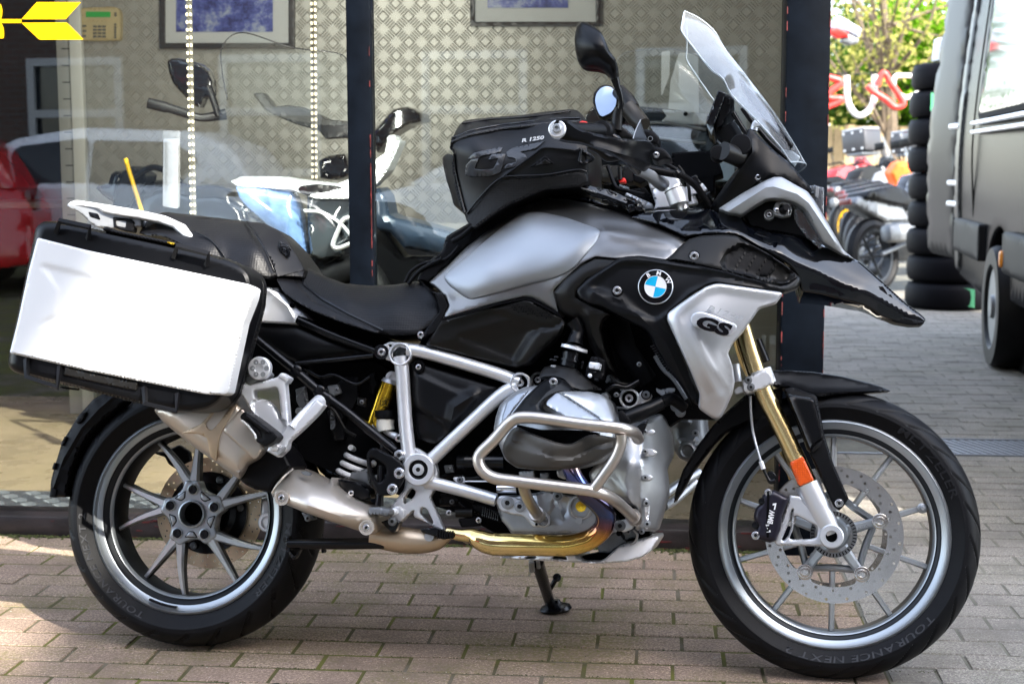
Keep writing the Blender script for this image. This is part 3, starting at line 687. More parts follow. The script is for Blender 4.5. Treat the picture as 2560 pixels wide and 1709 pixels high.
# grit, moss and small litter on the paving
stonem = mat('pale_grit', (.5, .47, .42), 0, .9); darkgrit = mat('dark_grit', (.03, .025, .02), 0, .9); mossm = mat('moss_cushion', (.045, .052, .010), 0, .95, var=.5, vscale=60)
def scatter(name, pts, lo, hi, m, flat=.5):
    V, F, n = [], [], 0
    for (x, y, z) in pts:
        s = rr.uniform(lo, hi); a = rr.uniform(0, 6.28); base = [[math.cos(a + k * 1.5708) * s * rr.uniform(.7, 1.2), math.sin(a + k * 1.5708) * s * rr.uniform(.5, 1.1), 0] for k in range(4)] + [[rr.uniform(-.2, .2) * s, rr.uniform(-.2, .2) * s, s * flat * rr.uniform(.6, 1.4)]]
        V += [fw(x + q[0], y + q[1], z + q[2])[:] for q in base]; F += [[n, n + 1, n + 4], [n + 1, n + 2, n + 4], [n + 2, n + 3, n + 4], [n + 3, n, n + 4]]; n += 5
    o = obj(name, V, F, m, None, None, kind='stuff'); return o
scatter('grit', [(rr.uniform(-2.4, 3.2), rr.uniform(-2.2, -.03), .0012) for _ in range(900)], .0008, .0024, stonem)
scatter('dark_grit', [(rr.uniform(-2.4, 3.2), rr.uniform(-2.2, -.03), .0012) for _ in range(700)], .0008, .0022, darkgrit)
scatter('moss', [(rr.uniform(-2.4, 1.0), -abs(rr.gauss(0, .012)) + .012, .0) for _ in range(2200)] + [(rr.choice((-1.9, -1.55, -.6, .1, .45)) + rr.gauss(0, .06), rr.gauss(-.01, .02), .002) for _ in range(500)], .002, .007, mossm, .8)
yj = -PW * 1.0
scatter('joint_moss', [(rr.uniform(-.9, 1.1), -PW * rr.choice(range(1, 14)) + rr.gauss(0, .003), -.001) for _ in range(3500) if True], .0012, .0032, mossm, .5)
tw = tube3('twig', [fw(-.42, -1.28, .004)[:], fw(-.405, -1.275, .006)[:], fw(-.385, -1.282, .003)[:]], .0016, darkgrit); tag(tw, 'tiny dark twig lying on the brown pavers below the engine', 'twig')
# ================================================================== MOTORCYCLE
bk = empty('motorcycle', BM, 'silver and black adventure motorcycle parked side-on on its stand, nearest the camera', 'motorcycle')
FWc = Vector(bl(.7625, 0, .325)); RWc = Vector(bl(-.7625, 0, .318))
AX = Vector(OUTN)
BX3 = np.array(BM.to_3x3())
def blA(P): return np.asarray(P) @ BX3.T + np.array(BM.translation)
# ---- wheels
LATP = {}
def tyre(name, c, Ro, Ri, wd, parent, seed, rear):
    NA, NP = 720, 60; a = np.arange(NA) / NA * 2 * math.pi; s = np.linspace(-1, 1, NP)
    # profile from bead (left) over the crown to bead (right)
    prof = []
    for q in s:
        ph = q * R(118); h = wd / 2
        lat = h * math.sin(ph) * (1 if abs(ph) < math.pi / 2 else 1); lat = h * math.copysign(min(1, abs(math.sin(ph)) ** .85), ph)
        crown = Ro - (Ro - Ri) * (.5 * (1 - math.cos(ph))) ** (.80) * .93
        prof.append((crown, lat))
    prof = np.array(prof); LATP[c] = prof[len(prof) // 2:].copy(); prof[:, 0] = np.maximum(prof[:, 0], Ri - .004)
    prof[0] = (Ri - .006, -wd * .36); prof[-1] = (Ri - .006, wd * .36)
    Rr = np.repeat(prof[None, :, 0], NA, 0); La = np.repeat(prof[None, :, 1], NA, 0)
    A = np.repeat(a[:, None], NP, 1); S = np.repeat((s * R(118) / R(90))[None], NA, 0)     # S = +-1 at widest
    # grooves: slanting main grooves alternating long / short, swept towards the shoulder
    g = np.zeros_like(A); n = 22 if rear else 26
    for side in (1, -1):
        for kind, lo, hi, w in ((0, .10, .88, .0040), (1, .46, .82, .0028)):
            u = side * S; m = (u > lo) & (u < hi)
            ph = A - (u - lo) * (.30 if rear else .36) - (.5 if kind else 0) * 2 * math.pi / n + (.0 if side > 0 else math.pi / n)
            dd = np.abs((ph * n / (2 * math.pi) + .5) % 1 - .5) * 2 * math.pi / n * Ro
            e = np.clip((u - lo) / .05, 0, 1) * np.clip((hi - u) / .05, 0, 1)
            g = np.maximum(g, np.where(m, np.clip(1.5 - dd / w, 0, 1) * e, 0))
    Rr = Rr - g * 0.0085
    step = (np.abs(S) > .97) & (np.abs(S) < 1.0); Rr = Rr - step * .0008
    La = La + np.sign(La) * (np.abs((np.abs(S) - 1.06)) < .035) * .0012
    P = np.stack([Rr * np.cos(A), -La, Rr * np.sin(A)], -1).reshape(-1, 3)
    # contact patch flattening
    wp = P + np.array([c[0], 0, c[1]]); wl = blA(wp); wl[:, 2] = np.maximum(wl[:, 2], .001); V = wl
    i = np.arange(NA); F = []
    for k in range(NP - 1):
        F.append(np.stack([i * NP + k, i * NP + k + 1, ((i + 1) % NA) * NP + k + 1, ((i + 1) % NA) * NP + k], -1))
    F = np.concatenate(F); return obj(name, V, F.tolist(), rubber, parent, 60)
def spin(name, c, prof, m, parent, seg=96, closed=False, steer=0, **k):
    cc = blA([[c[0], 0, c[1]]])[0]; V, F = lathe_geo(cc, AX, prof, seg, closed); V, F = fixn(V, F); return obj(name, V, F, m, parent, 40, **k)
def bar(c, a, r0, r1, w0, w1, d0, d1, h0, h1, b=None, n=6):
    """tapered spoke: angle a (deg) from radius r0 to r1, widths w, lateral centre d, lateral half height h"""
    V = []; b = a if b is None else b
    for i in range(n + 1):
        t = i / n; r = r0 + (r1 - r0) * t; aa = R(a + (b - a) * (t ** .6)); w = w0 + (w1 - w0) * (t ** .6); d = d0 + (d1 - d0) * t; h = h0 + (h1 - h0) * t
        er = np.array([math.cos(aa), 0, math.sin(aa)]); et = np.array([-math.sin(aa), 0, math.cos(aa)]); q = er * r + np.array([c[0], -d, c[1]])
        for (x, y) in ((-.5, -1), (-.5, .55), (-.28, 1), (.28, 1), (.5, .55), (.5, -1)): V.append(q + et * w * x + np.array([0, -y * h, 0]))
    F = []
    for i in range(n):
        for k in range(6): k2 = (k + 1) % 6; F.append([i * 6 + k, i * 6 + k2, i * 6 + 6 + k2, i * 6 + 6 + k])
    F += [list(range(6)), [n * 6 + k for k in range(6)][::-1]]; return blA(V), F
def spoke(name, V, F, parent, n=6):
    ids = [0 if (j % 6) in (1, 2, 3) else 1 for j in range(n * 6)] + [1, 1]; return obj(name, V, F, [rimf, rimd2], parent, 30, mids=ids)
rimf = mat('machined_rim_face', (.62, .65, .67), .75, .32); rimd2 = mat('dark_spoke_side', (.03, .034, .04), .5, .4)
def ringtext(txt, c, rad, a_start, a_end, h, d, parent, m=rubtxt, shear=.0, gap=1.):
    """letters along the sidewall, clockwise from a_start to a_end (deg), tops outward"""
    tot = abs(a_end - a_start); wd = []
    for ch in txt:
        if ch == ' ': wd.append(.45); continue
        V, F = glyph(ch, 1., .012); wd.append((V[:, 0].max() - V[:, 0].min()) / .73 + .18)
    sc_ = tot / sum(wd); a = a_start; sg = 1 if a_end > a_start else -1; b = MB()
    for ch, w in zip(txt, wd):
        if ch != ' ':
            V, F = glyph(ch, 1., .012); x0 = V[:, 0].min(); wl = V[:, 0].max() - x0; y = V[:, 1] / .73 * h; u = (V[:, 0] - x0) / wl * (w - .18) + .09
            u = u + shear * (V[:, 1] / .73) * .3
            ang = np.radians(a + sg * u * sc_); rr_ = rad + y
            P = np.stack([c[0] + rr_ * np.cos(ang), -(np.interp(rr_, LATP[c][::-1, 0], LATP[c][::-1, 1]) + .0014 + V[:, 2] * .0003), c[1] + rr_ * np.sin(ang)], -1)
            V2, F2 = fixn(blA(P), F); b.add(V2, F2)
        a += sg * w * sc_
    return b.build('lettering', m, parent, smooth=None)
def disc_mesh(name, c, ro, ri, d, th, holes, m, parent, tabs=None, seg=200):
    cc = [c[0], c[1]]; F_ = Metric(BM); O = [(cc[0] + ro * math.cos(t), cc[1] + ro * math.sin(t)) for t in np.linspace(0, 2 * math.pi, 120, endpoint=False)]
    I = []
    for t in np.linspace(0, 2 * math.pi, 150, endpoint=False):
        r = ri
        if tabs:
            dd = min(abs((math.degrees(t) - q + 180) % 360 - 180) for q in tabs); r = ri - (.022 if dd < 7 else 0) - (.010 * max(0, 1 - abs(dd - 7) / 5) if dd >= 7 else 0)
        I.append((cc[0] + r * math.cos(t), cc[1] + r * math.sin(t)))
    hs = [I] + [[(cc[0] + r * math.cos(R(a)) + hr * math.cos(q), cc[1] + r * math.sin(R(a)) + hr * math.sin(q)) for q in np.linspace(0, 2 * math.pi, 8, endpoint=False)] for r, a, hr in holes]
    return panel(name, O, d, m, parent, fr=F_, thick=th, rw=0, rc=0, holes=hs, grid=.02)
# rear wheel
rc_ = (-.7625, .318)
rw_ = spin('rear_wheel', rc_, [(.238, .070), (.240, .066), (.236, .060), (.226, .057), (.222, .054), (.217, .052), (.2165, .0595), (.2195, .0615), (.229, .064), (.233, .0725)], rimm, bk, closed=True)
spin('rim_barrel', rc_, [(.2162, .0585), (.2125, .052), (.203, .046), (.1965, .038), (.1955, -.045), (.212, -.062), (.233, -.074), (.238, -.070), (.216, -.056), (.2035, -.05), (.205, .046), (.2165, .052)], rimd, rw_, closed=True); spin('rim_edge', rc_, [(.2025, .0475), (.2025, .0505), (.1985, .0475), (.1960, .041), (.199, .041)], rimm, rw_, closed=True)
tyre('tyre', rc_, .3195, .236, .172, rw_, 1, True)
for b0 in (90, 162, 234, 306, 18):
    V, F = bar(rc_, b0 + 2, .072, .200, .030, .0105, .012, .004, .016, .012, b0 - 1); spoke('spoke', V, F, rw_)
    V, F = bar(rc_, b0 + 10, .072, .200, .030, .0105, .012, .004, .016, .012, b0 + 31); spoke('spoke', V, F, rw_)
hubo = []
for b0 in (90, 162, 234, 306, 18):
    for da, r in ((-20, .062), (-9, .083), (16, .084), (26, .066)): hubo.append((rc_[0] + r * math.cos(R(b0 + da)), rc_[1] + r * math.sin(R(b0 + da))))
hubo.sort(key=lambda p: math.atan2(p[1] - rc_[1], p[0] - rc_[0]))
MBK = Metric(BM)
ho = [(rc_[0] + .029 * math.cos(t), rc_[1] + .029 * math.sin(t)) for t in np.linspace(0, 2 * math.pi, 28, endpoint=False)]
panel('hub', hubo, .030, rimm, rw_, fr=MBK, thick=.03, rw=.006, edge=.004, rc=.008, holes=[ho], grid=.012)
spin('hub_bore', rc_, [(.033, .026), (.033, .037), (.030, .038), (.0275, .034), (.0275, -.02), (.0275, -.0), (.033, -.0)], rimm, rw_, 48, closed=True)
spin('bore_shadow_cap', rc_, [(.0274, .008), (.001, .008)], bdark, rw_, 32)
for b0 in (90, 162, 234, 306, 18):
    P = blA([[rc_[0] + .059 * math.cos(R(b0)), -.030, rc_[1] + .059 * math.sin(R(b0))]])[0]; q = MB()
    q.add(*lathe_geo(P, AX, [(.0135, .0), (.0135, .0035), (.0115, .0045), (.0105, .0025)], 24)); q.add(*lathe_geo(P, AX, [(.0104, .001), (.0104, .003), (.0085, .0055), (.0045, .0055), (.004, .003)], 18), mi=1); q.build('wheel_bolt', [rimm, bmetal], rw_, smooth=40)
    a = R(b0 + 36); tri = [(rc_[0] + r * math.cos(a + t), rc_[1] + r * math.sin(a + t)) for r, t in ((.042, -.16), (.042, .16), (.060, .30), (.060, -.30))]
    panel('hub_pocket', tri, .0315, rimd, rw_, fr=MBK, thick=.003, rw=.002, edge=.0015, rc=.004, grid=.02)
    tri = [(rc_[0] + r * math.cos(a + t), rc_[1] + r * math.sin(a + t)) for r, t in ((.044, -.12), (.044, .12), (.057, .24), (.057, -.24))]
    panel('hub_pocket', tri, .0325, rimm, rw_, fr=MBK, thick=.003, rw=.002, edge=.0012, rc=.004, grid=.02)
hl = [(r, a + (4 if k else 0), .0028) for k, (r, n) in enumerate(((.108, 24), (.121, 24), (.130, 24))) for a in np.arange(0, 360, 360 / n) + k * 5]
disc_mesh('brake_disc', (rc_[0], rc_[1]), .138, .098, -.088, .005, hl, discg, rw_)
spin('disc_carrier', rc_, [(.102, -.075), (.102, -.085), (.06, -.07), (.06, -.05)], bmetal, rw_, 48)
for a in np.arange(10, 370, 60):
    P = blA([[rc_[0] + .088 * math.cos(R(a)), .072, rc_[1] + .088 * math.sin(R(a))]])[0]; V, F = lathe_geo(P, AX, [(.009, 0), (.009, .006), (.005, .008), (.001, .006)], 14); obj('bolt', V, F, castd, rw_, 40)
spin('final_drive', rc_, [(.092, -.09), (.092, -.115), (.07, -.15), (.02, -.17)], castd, bk, 48)
ringtext('TOURANCE NEXT 2', rc_, .2535, 250, 181, .0145, .0825, rw_, shear=.25)
ringtext('METZELER', rc_, .2535, -2, -46, .0165, .0825, rw_)
for i in range(5):
    V, F = box_geo((0, 0, 0), .016, .009, .005); a = R(250 + i * 3.6); M = BM @ Matrix.Translation((rc_[0] + .2215 * math.cos(a), -.0665, rc_[1] + .2215 * math.sin(a))) @ Matrix.Rotation(-a + math.pi / 2, 4, 'Y')
    V = V @ np.array(M)[:3, :3].T + np.array(M)[:3, 3]; 
    if i < 5: obj('balance_weight', V, F, bmetal, rw_, None)
# front wheel
fc_ = (.7625, .325)
fw_ = spin('front_wheel', fc_, [(.2575, .050), (.2595, .046), (.256, .041), (.247, .0385), (.2375, .036), (.2372, .0400), (.2395, .0418), (.248, .0455), (.253, .0525)], rimm, bk, closed=True)
spin('rim_barrel', fc_, [(.2370, .0395), (.233, .035), (.2262, .0325), (.2195, .026), (.2185, -.03), (.232, -.042), (.252, -.053), (.2575, -.050), (.239, -.038), (.227, -.034), (.229, .030), (.2375, .036)], rimd, fw_, closed=True); spin('rim_edge', fc_, [(.2262, .0332), (.2262, .0362), (.2220, .034), (.2190, .028), (.222, .028)], rimm, fw_, closed=True)
tyre('tyre', fc_, .327, .255, .124, fw_, 2, False)
for i in range(10):
    a = 18 + 36 * i; V, F = bar(fc_, a, .085, .224, .017 if i % 2 == 0 else .013, .0125, .012, .003, .012, .010); spoke('spoke', V, F, fw_)
for i in range(5):
    a = 18 + 72 * i; V, F = bar(fc_, a, .020, .118, .028, .019, .034, .030, .012, .010); spoke('hub_arm', V, F, fw_)
    V, F = bar(fc_, a, .100, .150, .016, .013, .026, .012, .012, .009); spoke('hub_arm', V, F, fw_)
cc = blA([[fc_[0], 0, fc_[1]]])[0]
b = MB()
for i in range(5):
    a, a2 = R(18 + 72 * i), R(90 + 72 * i); p = np.array([fc_[0] + .098 * math.cos(a), -.022, fc_[1] + .098 * math.sin(a)]); q = np.array([fc_[0] + .098 * math.cos(a2), -.022, fc_[1] + .098 * math.sin(a2)])
    V, F = tube_geo(blA([p, (p + q) / 2 * 1.0 - (((p + q) / 2 - np.array([fc_[0], -.022, fc_[1]])) * .04), q]), .0085, 8); b.add(V, F)
b.build('web_ring', rimm, fw_, smooth=40)
spin('hub', fc_, [(.03, .05), (.036, .044), (.036, .02), (.045, .0), (.036, -.05), (.01, -.055)], rimm, fw_, 48)
hl = [(r, a, .0036) for k, (r, n) in enumerate(((.124, 20), (.134, 20), (.1445, 20))) for a in np.arange(0, 360, 360 / n) + k * 6]
disc_mesh('brake_disc', fc_, .1525, .117, .068, .005, hl, disc, fw_, tabs=(18, 90, 162, 234, 306))
for i in range(5):
    a = R(18 + 72 * i); P = blA([[fc_[0] + .106 * math.cos(a), -.068, fc_[1] + .106 * math.sin(a)]])[0]
    V, F = lathe_geo(P, AX, [(.0175, -.008), (.0175, .0005), (.0165, .001), (.0118, .001), (.0112, .0035), (.0085, .0045), (.006, .0045), (.0052, .003), (.003, .003)], 28); obj('disc_bobbin', V, F, disc, fw_, 30)
hl2 = [(.124, a, .003) for a in range(0, 360, 20)]
disc_mesh('brake_disc', fc_, .1525, .117, -.066, .005, hl2, disc, fw_)
spin('sensor_ring', fc_, [(.052, .052), (.052, .056), (.041, .056), (.041, .052)], castd, fw_, 64, closed=True)
b = MB()
for i in range(40):
    a = i / 40 * 2 * math.pi; V, F = box_geo((0, 0, 0), .0075, .0012, .0026); M = BM @ Matrix.Translation((fc_[0] + .047 * math.cos(a), -.0565, fc_[1] + .047 * math.sin(a))) @ Matrix.Rotation(-a, 4, 'Y'); b.add(V @ np.array(M)[:3, :3].T + np.array(M)[:3, 3], F)
b.build('sensor_slot', bdark, fw_, smooth=None, kind='stuff')
# the valve in the spoke
P = blA([[fc_[0] + .207 * math.cos(R(18)), -.018, fc_[1] + .207 * math.sin(R(18))]])[0]
V, F = lathe_geo(P, AX, [(.0115, -.01), (.0115, .004), (.0085, .006), (.006, .006), (.006, .016), (.004, .018), (.001, .018)], 20); obj('valve', V, F, cast, fw_, 40)
ringtext('TOURANCE NEXT 2', fc_, .2705, -38, -112, .0145, .0605, fw_, shear=.25)
ringtext('METZELER', fc_, .2705, 60, 18, .017, .0605, fw_, m=mat('dark_tyre_lettering', (.02, .02, .022), 0, .6, spec=.15))
ft = text('casting_mark', 'MT H3.00x19', T('E 690 985')[0], T('E 735 940')[0], .005, .05, cast, fw_, off=.01)
text('casting_mark', 'KAYABA', T('E 850 885')[0], T('E 955 850')[0], .006, .047, cast, fw_, off=.01)

# ---- dark core so nothing shows through the machine
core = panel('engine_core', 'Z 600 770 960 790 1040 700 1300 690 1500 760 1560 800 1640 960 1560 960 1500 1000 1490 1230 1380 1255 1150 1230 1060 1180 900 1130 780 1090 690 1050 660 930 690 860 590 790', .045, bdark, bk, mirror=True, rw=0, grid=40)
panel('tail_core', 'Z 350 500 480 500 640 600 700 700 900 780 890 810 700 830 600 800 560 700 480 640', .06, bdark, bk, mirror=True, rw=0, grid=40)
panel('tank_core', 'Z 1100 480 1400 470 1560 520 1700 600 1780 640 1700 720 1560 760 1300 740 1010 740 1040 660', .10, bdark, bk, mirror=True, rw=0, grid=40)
# ---- swinging arm and rear gear visible through the wheel
tube('swingarm', 'C 1040 1000 -.08 .034  850 1010 -.09 .034  640 1060 -.11 .036  420 1120 -.13 .045', castd, bk)
tube('torque_strut', 'C 1000 1020 -.02 .014 640 1010 -.03 .014 300 1080 -.03 .014', bmetal, bk)
lath('strut_eye', 'B 1281 795', -.02, [(.024, -.012), (.024, .010), (.021, .013), (.016, .013), (.015, .006), (.009, .006), (.009, .013), (.003, .013)], silverw, bk)
panel('strut_arm', 'B 1240 660 1300 650 1320 700 1325 790 1250 800 1235 740', -.022, cast, bk, thick=.012)
panel('swingarm_shroud', 'C 480 780 740 800 800 1000 830 1160 620 1010 560 960 500 860', -.03, bsat, bk, thick=.03, rw=12)
panel('rear_inner_guard', 'B 580 390 700 430 720 470 860 560 840 400 780 360 700 400 600 400', -.10, bmat, bk, thick=.01)
panel('lower_guard', 'B 480 560 600 620 640 640 700 700 640 700 560 640', -.10, bmat, bk, thick=.01)
panel('hugger', 'B 55 650 62 560 78 495 122 350 210 205 300 105 350 75 420 70 480 115 420 165 330 240 240 350 190 460 160 560 148 655 90 652', .085, bmat, bk, mirror=True, rw=7, edge=.01, grid=14, ridges=[('B 75 600 130 440 230 270 330 160 400 100', 8, .006)])
for q in ('B 66 500 78 460 92 462 84 500', 'B 115 365 138 312 152 318 130 368', 'B 200 232 232 180 262 178 240 226 215 246', 'B 52 655 62 600 96 610 88 655'):
    panel('guard_rib', q, .091, bmat, bk, mirror=True, rw=3, edge=.003, grid=12)

# ---- rear section
panel('rack_plate', 'A 475 180 520 155 700 185 760 225 1010 280 1010 330 900 345 800 345 690 335 640 300 560 225 500 205', .10, greysil, bk, mirror=True, rw=4, edge=.004, label='dark underside of the luggage rack')
for q in ('A 628 225 700 240 718 285 700 282 640 262', ): panel('rack_slot', q, .102, bmetal, bk, thick=.004, rw=2, edge=.002)
panel('rack_bracket', 'A 805 262 930 275 960 300 950 372 870 360 810 335', .104, bmat, bk, thick=.02, rw=3, edge=.003, holes=['A 825 285 900 292 895 340 830 325'])
panel('grab_rail', 'A 478 178 500 155 545 143 640 155 740 172 1000 215 1180 255 1290 305 1370 385 1440 470 1475 520 1380 500 1320 420 1230 340 1130 305 980 275 840 255 730 232 690 205 615 195 490 188', 'A 480 180 .10 700 200 .11 1000 245 .125 1250 300 .135 1370 430 .14 1450 510 .14', silverw, bk, mirror=False, thick=.03, rw=8, edge=.012, grid=8)
panel('grab_rail', 'A 478 178 500 155 545 143 640 155 740 172 1000 215 1180 255 1290 305 1370 385 1440 470 1475 520 1380 500 1320 420 1230 340 1130 305 980 275 840 255 730 232 690 205 615 195 490 188', -.10, silverw, bk, thick=.03, rw=8, edge=.012, grid=14)
panel('passenger_seat', 'A 990 380 1040 290 1100 242 1180 228 1400 252 1740 292 1880 308 1990 360 2060 450 2130 560 2180 640 2170 700 1960 690 1900 700 1700 640 1500 560 1300 470 1150 400 1050 400', 'A 1000 380 .10 1100 245 .055 1400 255 .05 1740 295 .045 1900 320 .05 2050 440 .08 2160 640 .10 1500 400 .135 1800 480 .15 1900 650 .155 1600 560 .155 1200 400 .14', leather, bk, mirror=True, rw=10, edge=.012, grid=10, ridges=[('A 1400 370 1490 420 1560 490 1610 560', 4, .004), ('A 1745 298 1830 400 1900 520 1955 650', 4, -.005)])
panel('seat_front_panel', 'A 1760 296 1880 308 1990 360 2060 450 2130 560 2170 640 2100 660 1975 690 1960 650 1900 520 1840 410', ('passenger_seat', .0025), leathers, bk, thick=.01, rw=3, edge=.0015, grid=10)
tube('seat_seam', 'A 1400 372 .142 .0016 1490 420 .15 .0016 1560 490 .157 .0016 1612 562 .158 .0016', bmetal, bk)
tube('seat_seam', 'A 1745 298 .055 .0016 1830 400 .13 .0016 1900 520 .156 .0016 1955 650 .16 .0016', bmetal, bk)
panel('seat_badge', 'A 1985 430 2060 470 2068 545 2045 552 2000 520 1985 480', .118, bgloss, bk, thick=.004, rw=2, edge=.002, holes=['A 1997 448 2048 474 2050 495 1998 470', 'A 2005 495 2050 512 2040 535 2010 515'])
text('seat_badge_lettering', 'GS', T('A 1992 500')[0], T('A 2062 532')[0], .014, .121, bmetal, bk, off=.03)
panel('rider_seat', 'Z 632 640 640 612 655 602 690 606 740 632 790 650 850 655 905 653 955 645 975 650 998 676 1012 695 1010 722 985 752 955 768 900 770 850 760 780 735 720 712 680 690 650 668', 'Z 635 640 .14 660 602 .07 740 632 .06 850 655 .06 950 646 .07 1000 680 .12 1010 720 .15 980 755 .16 880 765 .17 780 735 .165 700 700 .16 650 665 .15 800 690 .135 900 700 .14', leather, bk, mirror=True, rw=8, edge=.014, grid=9)
panel('seat_side_panel', 'Z 634 640 642 614 656 604 672 640 720 690 800 728 880 762 860 764 780 738 720 714 680 692 650 670', ('rider_seat', .002), leathers, bk, thick=.01, rw=3, edge=.003, grid=9)
panel('seat_seam', 'Z 684 615 700 650 740 682 800 716 880 755 878 758 798 720 737 686 696 653 681 618', ('rider_seat', .0035), bmetal, bk, thick=.003, rw=0, grid=9)
panel('tail_light_tip', 'A 1745 632 1775 640 1790 655 1760 652', .16, red, bk, thick=.02, rw=2, edge=.004)
panel('tail_side_bracket', 'A 1770 960 1790 860 1805 778 1860 765 1905 772 1990 800 2040 840 2075 890 2110 905 2200 985 2192 992 2150 975 2125 1030 2060 1025 1850 1012 1778 982', .135, silverw, bk, thick=.05, rw=5, edge=.004, steps=[('A 1820 800 1930 800 1920 860 1890 935 1800 900', -.006, 5)], ridges=[('A 1930 800 2050 900 2095 990', 14, .006)])
panel('tail_bracket_rear', 'A 1895 765 1990 768 2000 800 1950 800', .12, greysil, bk, thick=.02)
lath('bracket_washer', 'A 2085 893', .135, [(.006, 0), (.006, .004), (.002, .005)], bdark, bk)
# subframe
tube('subframe_tube', 'C 172 192 .14 .0095 250 255 .14 .0105 430 400 .14 .0115 570 520 .14 .0115 700 615 .14 .0115 860 745 .14 .0115 985 845 .145 .0115', bmetal, bk, n=3)
tube('subframe_tube', 'C 425 357 .135 .006 600 338 .135 .006 860 310 .135 .006', bmetal, bk)
tube('subframe_tube', 'C 435 108 .13 .011 640 200 .13 .012 880 290 .13 .012', bmetal, bk)
for s_ in ('C 430 400', 'C 560 512', 'C 600 560', 'C 935 820'): lath('subframe_lug', s_, .14, [(.015, -.014), (.015, .008), (.010, .011), (.006, .011)], bmetal, bk, 20)
panel('tail_fairing', 'C 130 130 430 120 700 230 860 290 850 305 640 322 430 350 380 330 230 230 180 195 140 190', .115, bsat, bk, thick=.02, rw=6, edge=.005, bulge=.012, bw=40)
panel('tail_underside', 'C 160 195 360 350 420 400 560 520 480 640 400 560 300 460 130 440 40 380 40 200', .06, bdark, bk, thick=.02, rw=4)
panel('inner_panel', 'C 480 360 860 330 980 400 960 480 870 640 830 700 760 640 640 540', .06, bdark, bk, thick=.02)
panel('battery_tray', 'C 620 500 700 430 780 430 780 540 740 620 660 620', .075, bmat, bk, thick=.02, rw=6, edge=.006)
for i, q in enumerate(('C 830 420 870 400 885 470 865 530 840 520', 'C 600 620 650 600 690 640 700 780 640 790', 'C 420 500 480 480 500 620 470 640')):
    panel('loom_cover', q, .07, (bmat, bsat, castd)[i], bk, thick=.02, rw=5, edge=.005)
# shock absorber
def cyl2(name, s, m, parent=None, seg=24, **k): return tube(name, s, m, parent, seg=seg, straight=True, **k)
sh = cyl2('shock_absorber', 'C 952 468 .085 .0225 925 545 .085 .0225 900 620 .085 .0225 865 720 .085 .0225', goldy, bk)
cyl2('collar', 'C 960 445 .085 .019 953 466 .085 .0228', silverw, sh); cyl2('collar', 'C 856 690 .085 .0235 850 715 .085 .0235', goldy, sh)
lath('shock_eye', 'C 968 435', .085, [(.015, -.01), (.015, .012), (.006, .014), (.006, .008)], silverw, sh)
SHF = BIKE
lath('badge_ring', 'C 922 572', .108, [(.0118, 0), (.0118, .0008), (.0108, .0008), (.0108, 0)], bmetal, sh, 32, closed=True)
text('badge_lettering', 'ZF', T('C 905 590')[0], T('C 938 578')[0], .0095, .1088, bmetal, sh, off=.02, shear=.3)
b = MB(); P = []
ca, cb = BIKE.un([T('C 800 860')[0][0]], [T('C 800 860')[0][1]], [.06])[0], BIKE.un([T('C 730 1000')[0][0]], [T('C 730 1000')[0][1]], [.06])[0]
axv = (cb - ca); Lz = np.linalg.norm(axv); axv /= Lz; uu = np.cross(axv, np.array(OUTN)); uu /= np.linalg.norm(uu); vv = np.cross(axv, uu)
for t in np.linspace(0, 3.2, 80): P.append(ca + axv * (t / 3.2 * Lz) + .034 * (math.cos(t * 2 * math.pi) * uu + math.sin(t * 2 * math.pi) * vv))
V, F = tube_geo(P, .0068, 10); obj('spring', V, F, white, sh, 50)
rv = cyl2('fluid_reservoir', 'C 928 665 .12 .021 925 700 .12 .021 930 730 .12 .0205', mat('milky_plastic', (.75, .74, .66), 0, .3), bk)
cyl2('cap', 'C 928 618 .12 .0255 928 655 .12 .0255', bsat, rv); cyl2('cap_rim', 'C 928 655 .12 .0225 928 667 .12 .0225', bsat, rv)
tube('hose', 'C 930 725 .12 .010 950 745 .12 .008 990 765 .125 .008 1010 780 .13 .007', silverw, rv); bolt('C 1002 772', .145, .010, bk)

# ---- trellis frame
fr_ = tube('frame', 'C 1010 315 .150 .017 1022 420 .150 .0165 1030 560 .150 .0165 1042 720 .152 .0165 1062 900 .154 .017', silver, bk)
tube('frame_tube', 'C 1050 278 .150 .0155 1140 290 .150 .0155 1350 350 .15 .0150 1568 417 .15 .0150 D 445 235 .15 .0150', silver, fr_)
tube('frame_tube', 'C 1130 945 .154 .0155 1250 830 .154 .0155 1400 690 .154 .0155 1568 535 .154 .0155 D 430 255 .15 .0150', silver, fr_)
tube('frame_tube', 'C 1150 1020 .154 .0150 1220 1030 .154 .0150 1380 1070 .155 .0150 1545 1118 .155 .0150', silver, fr_)
for s_ in ('C 1065 770', 'C 1205 900', 'C 1232 1030'): pass
def ring(name, px, d, ro, ri, m, parent, dep=.03, core=True):
    px = T(px)[0]; o_ = lath(name, px, d, [(ro, -dep), (ro, .0), (ro - .0025, .0025), (ri + .002, .0025), (ri, .0), (ri, -dep)], m, parent, 40, closed=True)
    if core:
        lath('bearing_bore', px, d - dep * .75, [(ri, -.002), (ri, .001), (.002, .001)], bdark, parent, 32); bolt(px, d - dep * .55, ri * .55, parent)
    return o_
ring('frame_boss', 'C 1008 302', .165, .0270, .0225, silver, fr_, .06, False); bolt('C 1040 305', .125, .011, fr_, castd)
lath('bearing_bore', 'C 1008 302', .11, [(.023, -.002), (.023, .001), (.002, .001)], castd, fr_, 32)
ring('frame_boss', 'C 1110 948', .178, .0370, .0225, silver, fr_, .05, False)
lath('pivot_cap', 'C 1110 948', .170, [(.0225, 0), (.0225, .002), (.018, .003), (.0165, .0)], bmetal, fr_); bolt('C 1110 948', .172, .0135, fr_, silver)
